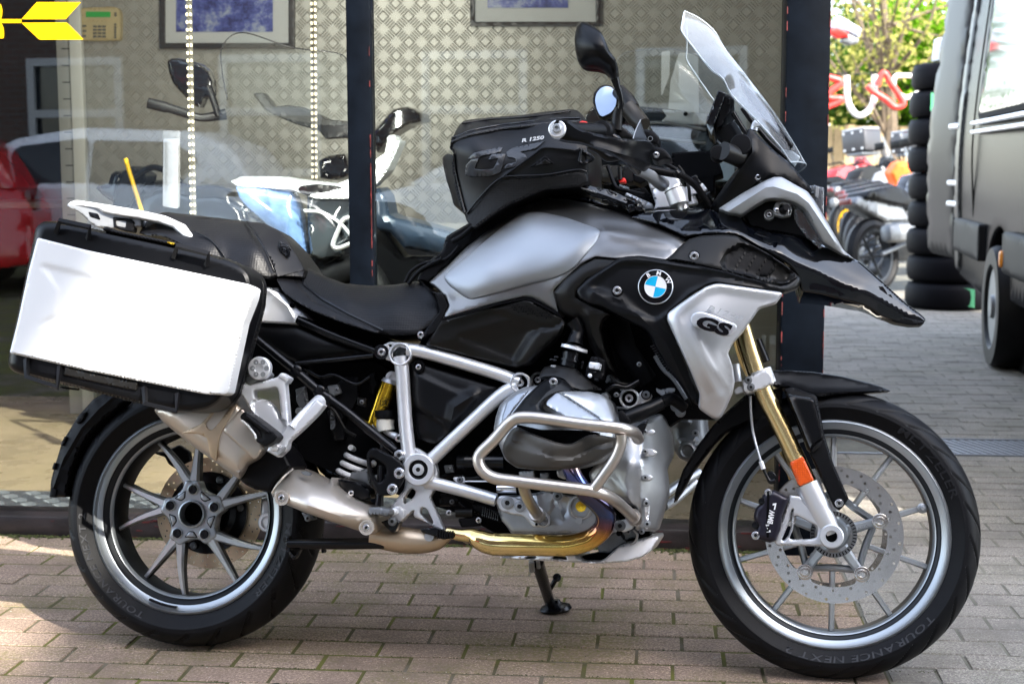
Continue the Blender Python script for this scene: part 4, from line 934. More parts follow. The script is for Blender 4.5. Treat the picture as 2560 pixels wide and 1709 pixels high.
ring('frame_boss', 'D 447 238', .165, .0235, .0180, silver, fr_); ring('frame_boss', 'D 1059 325', .17, .0225, .0175, silver, fr_); ring('frame_boss', 'D 548 222', .11, .0185, .014, cast, fr_, .03)
panel('frame_plate', 'C 905 255 950 232 1010 235 1060 240 1150 255 1140 285 1060 275 1000 262 970 290 965 340 930 335 912 300', .150, silver, fr_, thick=.012, rw=3, edge=.002, holes=['C 945 250 960 248 962 262 947 262'])
lath('washer', 'C 905 290', .152, [(.017, -.01), (.017, .005), (.012, .006)], bmetal, fr_); bolt('C 905 290', .158, .010, fr_); bolt('C 1124 193', .172, .0085, bk); 
panel('frame_plate', 'C 1020 850 1050 826 1090 822 1140 850 1190 885 1215 930 1220 1000 1205 1060 1175 1100 1200 1160 1255 1288 1240 1295 1180 1255 1080 1210 1090 1170 1040 1215 1000 1250 965 1215 950 1165 990 1110 1030 1060 1040 1000 1025 930', .158, silver, fr_, thick=.02, rw=4, edge=.004, rc=8, holes=['C 1068 1048 1098 1068 1088 1100 1030 1145 1028 1110', 'C 1128 1155 1160 1168 1195 1240 1190 1258 1160 1240 1118 1190'])
panel('footpeg_boss', 'C 955 1165 990 1150 1030 1170 1035 1220 1000 1250 960 1210', .175, silver, fr_, thick=.03, rw=4, edge=.006)
lath('pin', 'C 975 1185', .19, [(.008, -.01), (.008, .004), (.003, .006)], silverw, fr_)
pg = panel('foot_peg', 'C 835 1160 880 1158 955 1172 955 1200 930 1212 880 1200 835 1200', .235, castd, bk, thick=.05, rw=3, edge=.004)
for i in range(6): panel('tooth', 'C %g 1186 %g 1184 %g 1200 %g 1200' % (842 + i * 18, 852 + i * 18, 852 + i * 18, 842 + i * 18), .24, castd, pg, thick=.02, rw=1, edge=.001)
panel('peg_bracket', 'C 900 1240 960 1220 1010 1245 980 1300 960 1300 930 1270', .20, bmetal, bk, thick=.03, rw=3, edge=.004); bolt('C 1003 868', .172, .0125, fr_); bolt('C 965 1238', .21, .010, bk, castd)
hp = panel('heel_guard', 'C 820 858 842 830 870 824 960 870 1010 905 1032 930 1030 1005 1010 1040 970 1092 900 1096 880 1080 838 1000 822 930', .192, bsat, bk, thick=.008, rw=5, edge=.005, rc=10, holes=['C 838 882 865 885 925 925 935 965 905 1018 880 1020 850 960'])
bolt('C 1003 968', .197, .0125, hp); bolt('C 965 1058', .197, .0125, hp)
tube('brake_rod', 'C 905 925 .17 .008 900 1000 .17 .009 895 1090 .17 .009 890 1150 .17 .011', bmetal, bk); panel('brake_lever', 'C 860 980 900 970 945 990 940 1030 890 1020', .168, castd, bk, thick=.02, rw=4, edge=.004)
# side cover
panel('side_cover', 'C 1062 352 1085 343 1150 350 1210 372 1300 400 1568 482 1560 500 1500 590 1420 660 1330 730 1235 800 1180 812 1110 782 1092 740 1082 640 1060 520 1055 430', .138, bsat, bk, thick=.03, rw=8, edge=.01, rc=8, bulge=.008, bw=40, grid=8, steps=[('C 1085 400 1300 500 1440 540 1400 600 1300 690 1290 700 1100 610 1085 560', .006, 12), ('C 1080 600 1290 700 1180 830 1090 780', -.006, 10)], ridges=[('C 1420 530 1310 600 1290 700', 20, .01)])
lath('washer', 'C 1110 370', .152, [(.0145, -.006), (.0145, .001), (.01, .001), (.01, -.003)], bdark, bk); bolt('C 1112 374', .150, .0075, bk)
# lower air box cover
panel('airbox_cover', 'F 180 1175 240 1085 295 1000 500 942 700 885 880 848 925 855 1135 972 1185 1005 1178 1060 1160 1095 1040 1200 925 1310 870 1320 825 1335 500 1260', 'F 180 1175 .165 295 1000 .18 880 850 .20 1185 1005 .2 925 1310 .17 825 1335 .16', bsatb, bk, thick=.03, rw=5, edge=.006, rc=8, grid=8, steps=[('F 650 920 880 850 925 855 1160 980 1100 1040 1000 1045', .006, 12), ('F 800 1010 980 1080 830 1290 400 1120', -.007, 14), ('F 930 1090 1110 1050 1170 1010 1175 1060 910 1310 830 1330 810 1290', .012, 14)], ridges=[('F 180 1180 480 1110 820 1020', 30, .005)])
b = MB(); rr = random.Random(5)
for r_ in range(4):
    for k in range(9):
        x = 770 + k * 33 + r_ * 14; y = 905 + (k * 33 + r_ * 14) * .21 - 8 + (r_ - 1.5) * 14 * (1 if True else 0) + (8 if k % 2 else -4)
        if r_ in (0,) and k > 5: continue
        c = BIKE.un([1000 + x / 2.851], [450 + y / 2.851], [.2135])[0]
        if x < 1090: b.add(*lathe_geo(c, AX, [(.0021, -.002), (.0021, .001), (.0005, .0011)], 8))
b.build('perforation', bdark, bk, smooth=None, kind='stuff')
# ---- tank
tank = panel('fuel_tank', 'F 205 730 260 680 340 610 460 490 600 380 710 290 830 212 890 175 950 150 1070 130 1200 138 1400 180 1640 252 1850 340 1950 385 2050 425 2020 470 1990 500 1900 575 1700 548 1540 565 1390 552 1300 600 1200 690 1100 790 1120 870 1140 960 1000 880 930 845 880 840 700 880 500 935 300 990 320 940 345 890 320 840 280 790 230 750',
      'F 205 730 .14 600 380 .11 830 212 .085 1070 130 .075 1400 180 .10 1640 252 .12 2050 425 .17 1900 570 .22 1540 560 .225 1100 800 .205 1140 960 .20 880 840 .195 300 990 .175 340 880 .17 620 620 .19 1000 450 .19 1300 430 .20 1600 400 .18 900 260 .13', tankm, bk, mirror=True, rw=8, edge=.010, grid=9, rc=6,
      steps=[('F 1430 345 1900 420 2000 500 1720 460 1430 400', .006, 16)], ridges=[('F 400 850 700 790 1000 720 1180 640 1300 520 1420 400', 26, -.004), ('F 1430 360 1640 380 1950 430', 22, .004)])
panel('tank_side_panel', 'F 308 690 340 650 420 590 620 425 720 340 800 278 845 242 890 229 960 227 1020 232 1180 265 1400 343 1424 362 1426 388 1400 440 1300 560 1250 620 1180 668 1100 702 960 737 600 832 520 850 490 848 450 828 340 745', ('fuel_tank', .004), tankp, tank, thick=.012, rw=7, edge=.004, grid=9, rc=10, bulge=.007, bw=30)
panel('tank_top_cover', 'F 830 200 900 155 950 112 1060 82 1200 86 1400 140 1640 232 1642 248 1400 178 1200 138 1070 128 950 146 890 172', 'F 830 205 .082 950 125 .06 1200 110 .06 1640 240 .11', bgloss, bk, mirror=True, rw=5, edge=.012, grid=9)
panel('tank_rear_shroud', 'F 205 728 120 715 180 600 300 500 330 400 500 300 545 260 760 240 600 375 460 485 340 605 260 675', .09, bsat, bk, mirror=True, rw=5, edge=.008)
for s_ in ('F 370 440 .11 .006 440 400 .11 .006 500 350 .11 .006 530 320 .11 .006', 'F 35 730 .08 .004 80 650 .08 .004 180 590 .08 .004 330 560 .1 .004 420 470 .10 .004', 'F 60 740 .08 .005 150 640 .09 .005 300 560 .1 .005'): tube('bag_strap', s_, bmat, bk)
panel('tank_gap_trim', 'F 300 985 700 875 885 838 935 842 1145 958 1150 975 930 858 885 850 700 888 300 1000', .205, bdark, bk, thick=.012, rw=0, grid=10)
panel('seat_tank_trim', 'Z 960 640 985 668 1015 672 1028 702 1015 735 1000 762 958 782 985 745 1008 715 1000 680', .172, bmat, bk, thick=.03, rw=3, edge=.004)
# ---- fairing
rf = panel('inner_fairing', 'F 1095 800 1170 712 1290 608 1390 556 1545 568 1640 600 1560 640 1330 712 1262 790 1256 835 1300 860 1460 930 1495 955 1440 1000 1425 1060 1450 1180 1525 1365 1440 1330 1350 1190 1290 1015 1180 962 1140 930 1110 860', 'F 1095 800 .215 1390 556 .222 1640 600 .23 1300 860 .23 1430 1060 .215 1525 1365 .17 1290 1015 .20', bsatb, bk, thick=.03, rw=7, edge=.008, grid=8, bulge=.006, bw=30, ridges=[('F 1340 960 1370 1100 1420 1200', 20, .008)])
sf = panel('side_fairing', 'F 1255 800 1262 770 1330 705 1540 568 1600 545 1660 540 1790 555 2000 590 G 600 636 760 672 900 712 1090 756 1130 748 1180 712 1192 690 1215 720 1195 770 1105 802 1060 790 745 745 700 738 640 755 545 810 412 918 404 965 470 1100 540 1270 598 1420 596 1480 560 1460 400 1240 335 1130 300 1060 270 1020 150 960 0 880 F 1350 885 1275 845', 'F 1255 800 .235 1540 568 .238 2000 590 .235 G 1090 760 .20 1200 730 .17 700 735 .245 410 920 .25 598 1440 .19 300 1060 .235 0 880 .245', bsat, bk, thick=.03, rw=8, edge=.009, rc=7, grid=8,
    steps=[('F 1365 770 1400 720 1560 600 1700 595 2281 660 G 1000 760 700 725 540 800 410 912 340 960 220 920 60 850', -.008, 16)], ridges=[('F 1380 800 1560 850 1700 960 1840 1100 G 400 1100 560 1440', 18, .006)])
bolt('G 104 786', .246, .0105, sf); lath('washer', 'G 104 786', .243, [(.0125, -.004), (.0125, .001), (.011, .001)], bdark, sf)
sp = panel('radiator_panel', 'G 406 930 420 912 545 822 640 762 700 744 740 746 1090 797 1100 806 1062 860 960 890 925 940 850 1045 795 1105 770 1160 800 1240 812 1330 800 1400 760 1490 725 1555 690 1562 640 1530 600 1500 592 1485 600 1410 540 1260 468 1105 404 965', 'G 406 930 .262 700 744 .262 1100 806 .215 920 950 .235 770 1160 .24 812 1330 .215 720 1560 .18 600 1490 .20 468 1105 .262 600 950 .275 700 1250 .25', panelsil, bk, thick=.03, rw=7, edge=.008, rc=6, grid=8,
    steps=[('G 470 950 640 800 720 780 1060 835 960 890 925 940 850 1045 795 1105 760 1160 800 1290 790 1380 640 1440 560 1240', -.006, 20)], ridges=[('G 480 960 560 1110 660 1330 700 1400', 26, .006), ('G 800 1400 640 1200 560 1000', 12, .003)])
panel('badge_plate', 'G 545 960 560 925 600 912 660 925 820 990 826 1010 812 1040 790 1060 745 1066 600 1012 560 1000', .2785, panelsil, sp, thick=.006, rw=3, edge=.002, rc=14)
text('badge_lettering', 'GS', T('G 566 998')[0], T('G 768 1062')[0], .0270, .2850, bgloss, sp, off=.055, shear=.25)
text('embossed_lettering', 'R1250', T('G 645 905')[0], T('G 850 972')[0], .0125, .272, silver, sp, off=.005, shear=.3, ext=.002)
# upper fairing and beak
uf = panel('beak', 'G 175 348 215 322 262 308 440 298 640 292 705 302 850 345 905 400 1010 428 1100 445 1250 472 1400 532 1490 575 1565 612 1700 730 1850 868 1935 930 1966 962 1945 990 1870 990 1780 974 1690 938 1640 902 1590 878 1450 838 1330 808 1215 792 1195 705 1145 640 1000 548 850 458 745 442 600 450 520 465 440 428 350 388', 'G 175 348 .135 640 292 .10 850 345 .115 1010 430 .125 1250 472 .085 1565 612 .05 1966 962 .012 1870 990 .02 1590 878 .07 1215 792 .13 1000 548 .17 745 442 .185 520 465 .185 350 388 .165 1300 640 .12 1100 500 .15 1600 760 .075', bgloss, bk, mirror=True, rw=6, edge=.008, grid=8, rc=5,
   smooth=75, ridges=[('G 520 450 740 410 850 425 1000 510 1200 620 1450 740 1690 850 1880 950', 24, .006)])
panel('beak_under', 'G 1600 884 1690 942 1780 980 1870 996 1945 994 1960 975 1800 940 1650 890', .03, bmat, bk, mirror=True, rw=2, edge=.003)
vt = panel('vent_panel', 'G 405 602 470 530 530 478 600 458 740 448 820 455 900 500 1010 560 1130 640 1195 700 1180 725 1130 746 1090 752 900 708 740 668 600 634', 'G 405 602 .225 530 478 .20 740 448 .20 1130 640 .185 1190 715 .17 900 708 .215 600 634 .23', bsatb, bk, thick=.03, rw=6, edge=.008, grid=8, rc=6, steps=[('G 735 620 760 560 850 510 1000 560 1175 690 1110 735 1000 720 760 670', -.018, 14)])
panel('vent_insert', 'G 740 640 750 590 800 530 850 508 1040 580 1060 660 1020 700 900 700 780 670', ('vent_panel', .003), bmat, vt, thick=.004, rw=3, edge=.002)
for i in range(4):
    for k in range(6):
        x, y = 790 + i * 62 + (5 - k) * 15, 560 + i * 22 + k * 24; panel('vent_fin', 'G %g %g %g %g %g %g' % (x, y, x + 15, y - 12, x + 9, y + 16), ('vent_panel', .006), bsatb, vt, thick=.006, rw=0, grid=20)
bolt('G 568 578', .224, .0105, vt); lath('washer', 'G 568 578', .221, [(.0125, -.004), (.0125, .001), (.011, .001)], bdark, vt)
# silver headlight surround
hs = panel('headlight_surround', 'G 712 295 850 205 1000 122 1045 102 1095 102 1180 150 1252 190 1290 240 1380 390 1470 545 1535 598 1460 572 1345 498 1290 400 1228 290 1170 255 1110 240 1040 232 1000 238 930 280 850 335 780 322', 'G 712 295 .13 1000 122 .15 1250 190 .135 1535 598 .07 1345 498 .12 1040 232 .165 850 335 .15', greysil, bk, mirror=False, thick=.035, rw=6, edge=.008, grid=8, rc=5, ridges=[('G 770 312 1000 165 1050 160 1190 205 1260 260 1420 500', 22, .010)])
panel('headlight_surround', 'G 1000 122 1095 102 1180 150 1252 190 1290 240 1380 390 1470 545 1535 598 1460 572 1345 498 1228 290 1110 240', -.09, greysil, bk, thick=.03, rw=4, grid=14)
panel('headlight_housing', 'G 860 330 930 280 1040 235 1170 255 1230 295 1300 410 1345 500 1250 474 1010 430 905 402', .10, bsat, bk, mirror=True, rw=6, edge=.006)
panel('headlight_glass', 'G 1150 258 1232 292 1345 500 1330 540 1250 470 1180 380', .112, glassmat('headlight_lens', (.8, .85, .9), .12), bk, mirror=False, thick=.004, rw=2, edge=.002)
panel('headlight_wing', 'G 1230 160 1290 152 1352 168 1350 330 1325 330 1262 215', -.03, clear, bk, thick=.02, rw=2, edge=.002); panel('headlight_wing_trim', 'G 1300 160 1320 160 1318 230 1300 225', -.02, greysil, bk, thick=.01, rw=0)
lath('ring_mount', 'G 1020 330', .125, [(.0115, -.02), (.0115, .003), (.0088, .004), (.0085, -.002)], greysil, bk, closed=True); bolt('G 1020 330', .122, .0072, bk)
ai = panel('indicator_mount', 'G 1042 300 1060 255 1110 248 1150 262 1160 300 1150 335 1100 345 1050 332', .14, greysil, bk, thick=.02, rw=3, edge=.003, holes=['G 1085 268 1140 275 1150 320 1120 330 1085 318'])
bolt('G 1064 304', .144, .0062, ai); cyl2('stem', 'G 1100 310 .13 .009 1125 285 .17 .007', bmat, ai); panel('lens', 'G 1115 262 1142 268 1142 325 1122 330', .155, clear, ai, thick=.012, rw=2, edge=.002)
bolt('G 955 104', .14, .0088, bk); lath('lug', 'G 955 104', .136, [(.0118, -.02), (.0118, .001), (.01, .002)], greysil, bk)
# cowl and instruments
panel('cowl', 'H 1620 1160 1700 1040 1760 960 1815 900 1830 850 1820 760 1832 722 1850 718 1880 745 1990 850 2060 905 2100 950 2160 1020 2215 1090 2180 1092 2100 1040 2040 1000 1960 985 1930 1000 1800 1090 1680 1180 1640 1190', 'H 1620 1160 .09 1830 850 .14 1835 722 .13 2060 905 .12 2215 1090 .11 1960 985 .145 1800 1090 .12', bsat, bk, mirror=True, rw=5, edge=.008, grid=9, ridges=[('H 1855 790 1860 850 1760 990 1650 1150', 9, .006)])
ds = panel('display', 'J 335 1112 430 860 452 808 478 812 528 830 500 920 410 1150 385 1152', .11, bgloss, bk, thick=.20, rw=3, edge=.003)
panel('display_back', 'J 500 850 560 850 610 890 600 960 540 1060 500 1150 440 1180 420 1140', .08, bsat, bk, thick=.14, rw=4, edge=.004); panel('display_foot', 'J 335 1135 410 1160 385 1235', .09, clearedge, bk, thick=.02, rw=2, edge=.002)
panel('display_button', 'J 548 880 575 885 560 950 540 945', .085, bmetal, ds, thick=.01, rw=1, edge=.001); cyl2('display_mount', 'J 520 1180 .05 .028 600 1300 .05 .026', bmat, bk)
cyl2('mount_boss', 'J 820 1130 .10 .008 800 1200 .10 .009', silverw, bk); lath('mount_cap', 'J 825 1135', .11, [(.008, -.01), (.008, .004), (.002, .006)], silverw, bk)
cyl2('grip_plug', 'J 500 1400 .17 .021 700 1480 .12 .023', bsatb, bk); lath('side_knob', 'J 675 1340', .15, [(.024, -.02), (.024, .004), (.022, .006), (.001, .007)], bmat, bk)
lath('side_knob', 'J 450 1420', .16, [(.018, -.03), (.018, .001), (.015, .006), (.001, .007)], bmat, bk); tube('instrument_stay', 'J 600 1030 .09 .006 700 1190 .09 .006 800 1330 .09 .007 900 1420 .09 .007', bmetal, bk)
tube('screen_stay', 'J 690 980 .09 .006 760 1080 .09 .006 850 1190 .09 .006 950 1310 .09 .006 1130 1480 .09 .006', bmetal, bk)
# windscreen: a curved sheet through near edge, centre line and far edge
NE = T('J 100 155 102 235 240 425 385 605 500 692 585 850 770 1040 950 1230 1090 1400 1160 1510'); CE = T('J 135 50 280 120 425 240 530 420 650 590 760 725 880 885 1020 1065 1180 1310 1315 1540')
NE = crom([BIKE.un([p[0]], [p[1]], [.155 - .045 * abs(i - 3.5) / 4.])[0] for i, p in enumerate(NE)], 5); CE = crom([BIKE.un([p[0]], [p[1]], [.0])[0] for p in CE], 5)
BMi = np.linalg.inv(np.array(BM)); toL = lambda P: P @ BMi[:3, :3].T + BMi[:3, 3]
n_ = len(NE); Ls, V, F = 14, [], []; 
Nl, Cl = toL(NE), toL(CE)
for i in range(n_):
    w = abs(Nl[i, 1] - Cl[i, 1])
    for k in range(-Ls, Ls + 1):
        t = k / Ls; x = Cl[i, 0] + (Nl[i, 0] - Cl[i, 0]) * abs(t) ** 1.9; z = Cl[i, 2] + (Nl[i, 2] - Cl[i, 2]) * abs(t) ** 1.9
        fl_ = .012 * math.sin(min(1, max(0, (abs(t) - .25) / .5)) * math.pi) * math.sin(i / n_ * math.pi); V.append([x + fl_, -w * t, z])
m2 = 2 * Ls + 1
for i in range(n_ - 1):
    for k in range(m2 - 1): F.append([i * m2 + k, i * m2 + k + 1, (i + 1) * m2 + k + 1, (i + 1) * m2 + k])
V = np.array(V); nrm = np.array([.83, 0, .55]) * .0035; V2 = V - nrm; nV = len(V); F += [[q + nV for q in reversed(f)] for f in F]
ws = obj('windscreen', blA(np.concatenate([V, V2])), F, clear, bk, 60)
edge_pts = [V[i * m2 + m2 - 1] for i in range(n_)]; E1 = blA(edge_pts); E2 = blA([V[i * m2] for i in range(n_)]); Et = blA([V[k] for k in range(m2)]); Eb = blA([V[(n_ - 1) * m2 + k] for k in range(m2)])
for q in (E1, E2, Et, Eb): V_, F_ = tube_geo(q, .0019, 6); obj('edge', V_, F_, clearedge, ws, 60)
ci = blA([V[i * m2 + Ls + 3] for i in range(n_)]); V_, F_ = tube_geo(ci, .0012, 6); obj('edge', V_, F_, clearedge, ws, 60)
panel('screen_slider', 'J 652 694 680 688 740 770 860 905 1020 1110 1180 1330 1192 1350 1165 1382 1130 1360 960 1150 800 960 700 820', .075, bsat, bk, thick=.014, rw=3, edge=.004); panel('screen_slider', 'J 700 760 860 905 1020 1110 1180 1330 1130 1340 960 1150 800 960', -.07, bsat, bk, thick=.014, rw=3, edge=.004)
panel('screen_carrier', 'J 1060 1380 1180 1400 1260 1460 1200 1560 1150 1500 1080 1440', .06, clearedge, bk, thick=.01, rw=3, edge=.003)
# ---- controls
hg = panel('handguard', 'I 0 400 8 370 35 335 90 316 150 325 200 335 300 412 380 450 520 492 760 542 930 562 1140 572 1222 642 1230 700 1185 722 1160 770 1162 830 1186 858 1092 942 1000 905 880 840 760 770 640 715 500 662 330 608 160 590 60 560 15 510 0 470', 'I 60 440 .46 300 480 .455 700 600 .44 1000 650 .41 1220 660 .33 1100 930 .32 800 780 .42', bsat, bk, thick=.012, rw=7, edge=.010, grid=9, rc=7, ridges=[('I 200 345 400 480 800 570 1220 650', 30, -.006), ('I 500 640 900 760 1180 850', 14, .008)])
panel('handguard_fin', 'I 955 562 980 480 1020 390 1052 330 1085 440 1118 530 1142 575', 'I 955 562 .41 1052 330 .34 1142 575 .36', bsat, hg, thick=.006, rw=3, edge=.003); tube('handguard_fin_edge', 'I 962 555 .415 .0012 985 480 .40 .0012 1020 395 .37 .0012 1052 332 .345 .0012', greysil, hg)
lath('bar_end', 'I 62 440', .462, [(.0185, -.02), (.0185, .002), (.0165, .004), (.0150, .004), (.0145, .003)], silverw, hg); lath('bar_end_face', 'I 62 440', .462, [(.0098, 0), (.0098, .008), (.008, .010), (.0045, .010), (.004, .006)], cast, hg)
cyl2('throttle_grip', 'I 70 440 .445 .0165 560 470 .36 .0175 700 470 .32 .018', rubber, bk); cyl2('throttle_housing', 'I 600 470 .35 .022 640 475 .33 .0235 700 480 .30 .0235', bsatb, bk); lath('throttle_flange', 'I 590 468', .36, [(.024, -.02), (.024, 0), (.02, .004), (.001, .006)], bmat, bk)
panel('brake_reservoir', 'I 790 395 880 440 960 510 985 560 900 560 800 550 770 500', .33, bsatb, bk, thick=.04, rw=4, edge=.006)
panel('switch_cube', 'I 1020 430 1200 460 1240 500 1280 540 1270 640 1150 600 1050 520', .28, bmat, bk, thick=.05, rw=5, edge=.006); lath('key_dial', 'I 1168 555', .285, [(.0055, -.002), (.0055, .001), (.0045, .001), (.0045, -.001)], cast, bk, closed=True)
panel('clutch_block', 'I 1225 650 1290 660 1350 690 1410 760 1420 800 1330 800 1250 830 1190 800 1180 740', .30, bmat, bk, thick=.05, rw=5, edge=.006); bolt('I 1240 745', .335, .0068, bk)
tube('brake_lever', 'I 430 640 .40 .007 560 700 .39 .008 660 780 .38 .009 800 760 .36 .010', bsatb, bk, flat=1.3)
hb = tube('handlebar', 'I 1010 935 .26 .0110 1120 970 .20 .0125 1220 1030 .13 .0150 1320 1105 .085 .0165', greysil, bk); tube('handlebar', 'I 600 470 .34 .0110 800 600 .33 .0110 900 800 .31 .011 1010 935 .26 .011', bmetal, bk)
tc_ = panel('top_clamp', 'I 1142 1050 1160 1020 1340 950 1380 930 1500 1010 1530 1070 1562 1150 1600 1240 1610 1310 1440 1380 1210 1398 1230 1330 1180 1180 1150 1110', .05, silverw, bk, thick=.10, rw=5, edge=.008, ridges=[('I 1180 1180 1240 1140', 6, -.004)])
cyl2('fork_cap', 'I 1455 1165 .115 .0235 1500 1290 .115 .0235 1510 1330 .115 .0225', silverw, bk); cyl2('fork_cap', 'I 1440 1130 .115 .0215 1455 1170 .115 .0225', silverw, bk); cyl2('clamp_slot', 'I 1452 1158 .115 .0239 1456 1168 .115 .0239', bdark, bk)
cyl2('fork_cap', 'I 1640 1130 -.06 .018 1665 1230 -.06 .018', silverw, bk); cyl2('fork_cap', 'I 1650 1230 -.06 .013 1675 1340 -.06 .013', silverw, bk)
cyl2('yoke_stem', 'I 1540 1330 .10 .012 1570 1400 .10 .012', silverw, bk); panel('yoke', 'I 1380 930 1440 925 1520 1010 1480 1100 1400 1090', .03, silverw, bk, thick=.06, rw=4, edge=.006)
tube('cable', 'I 1100 905 .16 .0085 1250 935 .15 .0090 1400 965 .14 .0090 1500 985 .13 .0085 1600 1030 .12 .0080 1720 1130 .11 .0080 1800 1240 .10 .0080 1870 1350 .09 .0080', bmat, bk)
tube('cable', 'I 1300 820 .14 .005 1500 940 .13 .005 1560 990 .13 .005', bmat, bk); cyl2('cable_clip', 'I 1470 955 .14 .0105 1500 985 .14 .0105', bmetal, bk)
panel('ignition_block', 'I 1640 1010 1720 980 1750 1050 1780 1080 1700 1110', .05, bmetal, bk, thick=.04, rw=3, edge=.004); panel('lock_bracket', 'I 1715 1090 1790 1080 1850 1160 1800 1200', .03, silverw, bk, thick=.02, rw=3, edge=.003)
panel('connector', 'I 1770 1210 1880 1180 1901 1260 1830 1300', .08, bmetal, bk, thick=.03, rw=3, edge=.003)
# far side controls
cyl2('left_grip', 'I 590 990 -.36 .021 760 970 -.24 .021', rubber, bk); cyl2('left_grip_flange', 'I 640 985 -.33 .026 665 982 -.32 .026', bmat, bk); panel('left_switchgear', 'I 840 880 940 870 1000 930 1010 1060 900 1090 850 1040', -.2, bmat, bk, thick=.04, rw=4, edge=.006)
panel('kill_switch', 'I 790 1035 860 1018 878 1040 874 1078 800 1082', -.17, red, bk, thick=.02, rw=2, edge=.003); cyl2('switch_stalk', 'I 800 890 -.17 .006 810 1040 -.17 .006', bsat, bk); panel('left_clamp', 'I 960 930 1050 920 1100 960 1140 1050 1050 1100 960 1060', -.1, bmat, bk, thick=.05, rw=5)
for q in ('Z 1400 440 1480 430 1510 470 1420 480', 'Z 1580 400 1640 400 1640 440 1600 460', 'Z 1540 350 1640 345 1660 400 1600 420 1545 400'): panel('control_bracket', q, -.05, bdark, bk, thick=.05, rw=4)
# tank front trim rails
panel('tank_rail', 'I 345 1130 380 1095 540 1135 700 1165 880 1250 1000 1300 1110 1400 1080 1420 980 1420 910 1440 880 1370 640 1270 420 1200', .13, bgloss, bk, thick=.03, rw=3, edge=.004, ridges=[('I 400 1150 640 1230 880 1320', 6, .005)])
panel('tank_rail_insert', 'I 350 1130 530 1180 535 1200 345 1145', .135, greysil, bk, thick=.006, rw=0, grid=20); panel('rail_end', 'I 895 1340 960 1330 1000 1370 990 1420 930 1430', .137, bgloss, bk, thick=.02, rw=3, edge=.004)
panel('steering_head', 'I 880 1190 1200 1330 1200 1400 1110 1405 990 1290 860 1240', .03, cast, bk, thick=.06, rw=4)
# mirrors
mr_ = panel('right_mirror', 'H 863 215 868 180 878 145 902 120 935 128 975 150 1015 182 1040 235 1062 290 1092 325 1102 360 1106 400 1106 460 1076 460 1058 425 1030 398 990 386 930 380 900 368 880 340 868 280', 'H 900 120 .37 860 250 .38 1000 300 .40 1100 450 .36 1000 385 .36', bsat, bk, thick=.030, rw=7, edge=.014, grid=9, bulge=.016, bw=35, rc=6)
tube('mirror_stem', 'H 1090 440 .355 .0095 1105 490 .35 .0070 1118 530 .345 .0062 1124 570 .34 .0062 1120 610 .335 .0065', bmetal, mr_); cyl2('stem_boot', 'H 1112 605 .335 .0095 1105 640 .33 .011 1098 730 .33 .0125', bsatb, mr_)
lm = panel('left_mirror', 'H 965 565 972 520 1000 485 1035 473 1075 480 1100 510 1108 560 1100 610 1070 645 1020 664 1000 655 980 620', -.40, bsat, bk, thick=.03, rw=5, edge=.006)
panel('mirror_face', 'H 978 565 985 525 1008 495 1037 482 1070 488 1092 515 1100 560 1092 600 1066 632 1022 652 1006 645 990 615', 'H 1037 482 -.398 1092 515 -.396 978 565 -.378 1100 560 -.378 1022 652 -.352 1066 632 -.352', mirror, lm, thick=.004, rw=0, rc=8, grid=30)
tube('mirror_stem', 'H 1110 510 -.40 .020 1160 565 -.38 .021 1190 610 -.37 .020', bsat, lm); tube('stem_boot', 'H 1160 600 -.37 .024 1210 660 -.36 .024 1250 700 -.34 .02', bsatb, lm)
# ---- fork, brake, front guard
fk = tube('fork_tube', 'G 855 1000 .112 .0205 E 420 90 .112 .0205 480 250 .112 .0205 560 410 .112 .0205 E 650 600 .112 .0205 690 690 .112 .0205', gold, bk, seg=28, n=3); tube('fork_tube', 'G 830 1000 -.11 .0205 E 400 90 -.11 .0205 480 250 -.11 .0205 E 600 560 -.11 .0205 660 700 -.11 .0205', gold, bk, seg=16, n=3)
tube('fork_leg', 'E 672 655 .112 .0275 700 715 .112 .0272 730 780 .112 .0262 765 850 .112 .023 780 885 .112 .020', cast if False else silver, bk, seg=28)
tube('fork_leg', 'E 672 655 -.11 .0275 730 780 -.11 .0262 780 885 -.11 .020', silver, bk, seg=16)
fc2 = panel('fork_clamp', 'E 372 188 400 168 440 150 490 132 512 148 520 180 522 198 470 222 400 246 378 232', .140, silverw, bk, thick=.055, rw=5, edge=.010, grid=8); bolt('E 403 182', .140, .0088, fc2, castd); bolt('E 415 214', .140, .0088, fc2, castd)
cyl2('fork_clamp_ring', 'E 455 140 .112 .0265 480 205 .112 .0265', silverw, bk, seg=32); panel('brake_line_bracket', 'E 338 228 360 210 390 215 385 235 355 246 342 246', .12, silverw, bk, thick=.02, rw=2, edge=.003)
cyl2('steering_damper', 'E 340 110 .06 .012 350 190 .06 .012', silverw, bk); cyl2('fork_slider', 'E 440 0 .06 .012 480 100 .06 .012', bmetal, bk)
panel('reflector', 'E 590 558 650 530 656 536 704 640 640 666 630 660', .137, orange, bk, thick=.008, rw=3, edge=.003, rc=5, grid=8)
br_ = panel('axle_carrier', 'E 520 915 545 850 590 722 590 706 640 710 700 790 730 830 770 850 800 845 825 880 832 915 826 935 800 945 770 940 620 938 530 936', .128, silver, bk, thick=.02, rw=5, edge=.006, rc=6, grid=7, holes=['E 600 775 608 770 600 850 585 895 565 915 555 912 590 830', 'E 612 800 625 800 720 850 715 900 690 908 608 910 590 905 608 860'])
lath('axle_boss', T('E 783 895')[0], .135, [(.0265, -.02), (.0265, .001), (.024, .004), (.0135, .004), (.0125, .001), (.0125, -.03)], silver, bk, 40); lath('axle_bore', T('E 783 895')[0], .130, [(.0125, 0), (.001, 0)], bdark, bk)
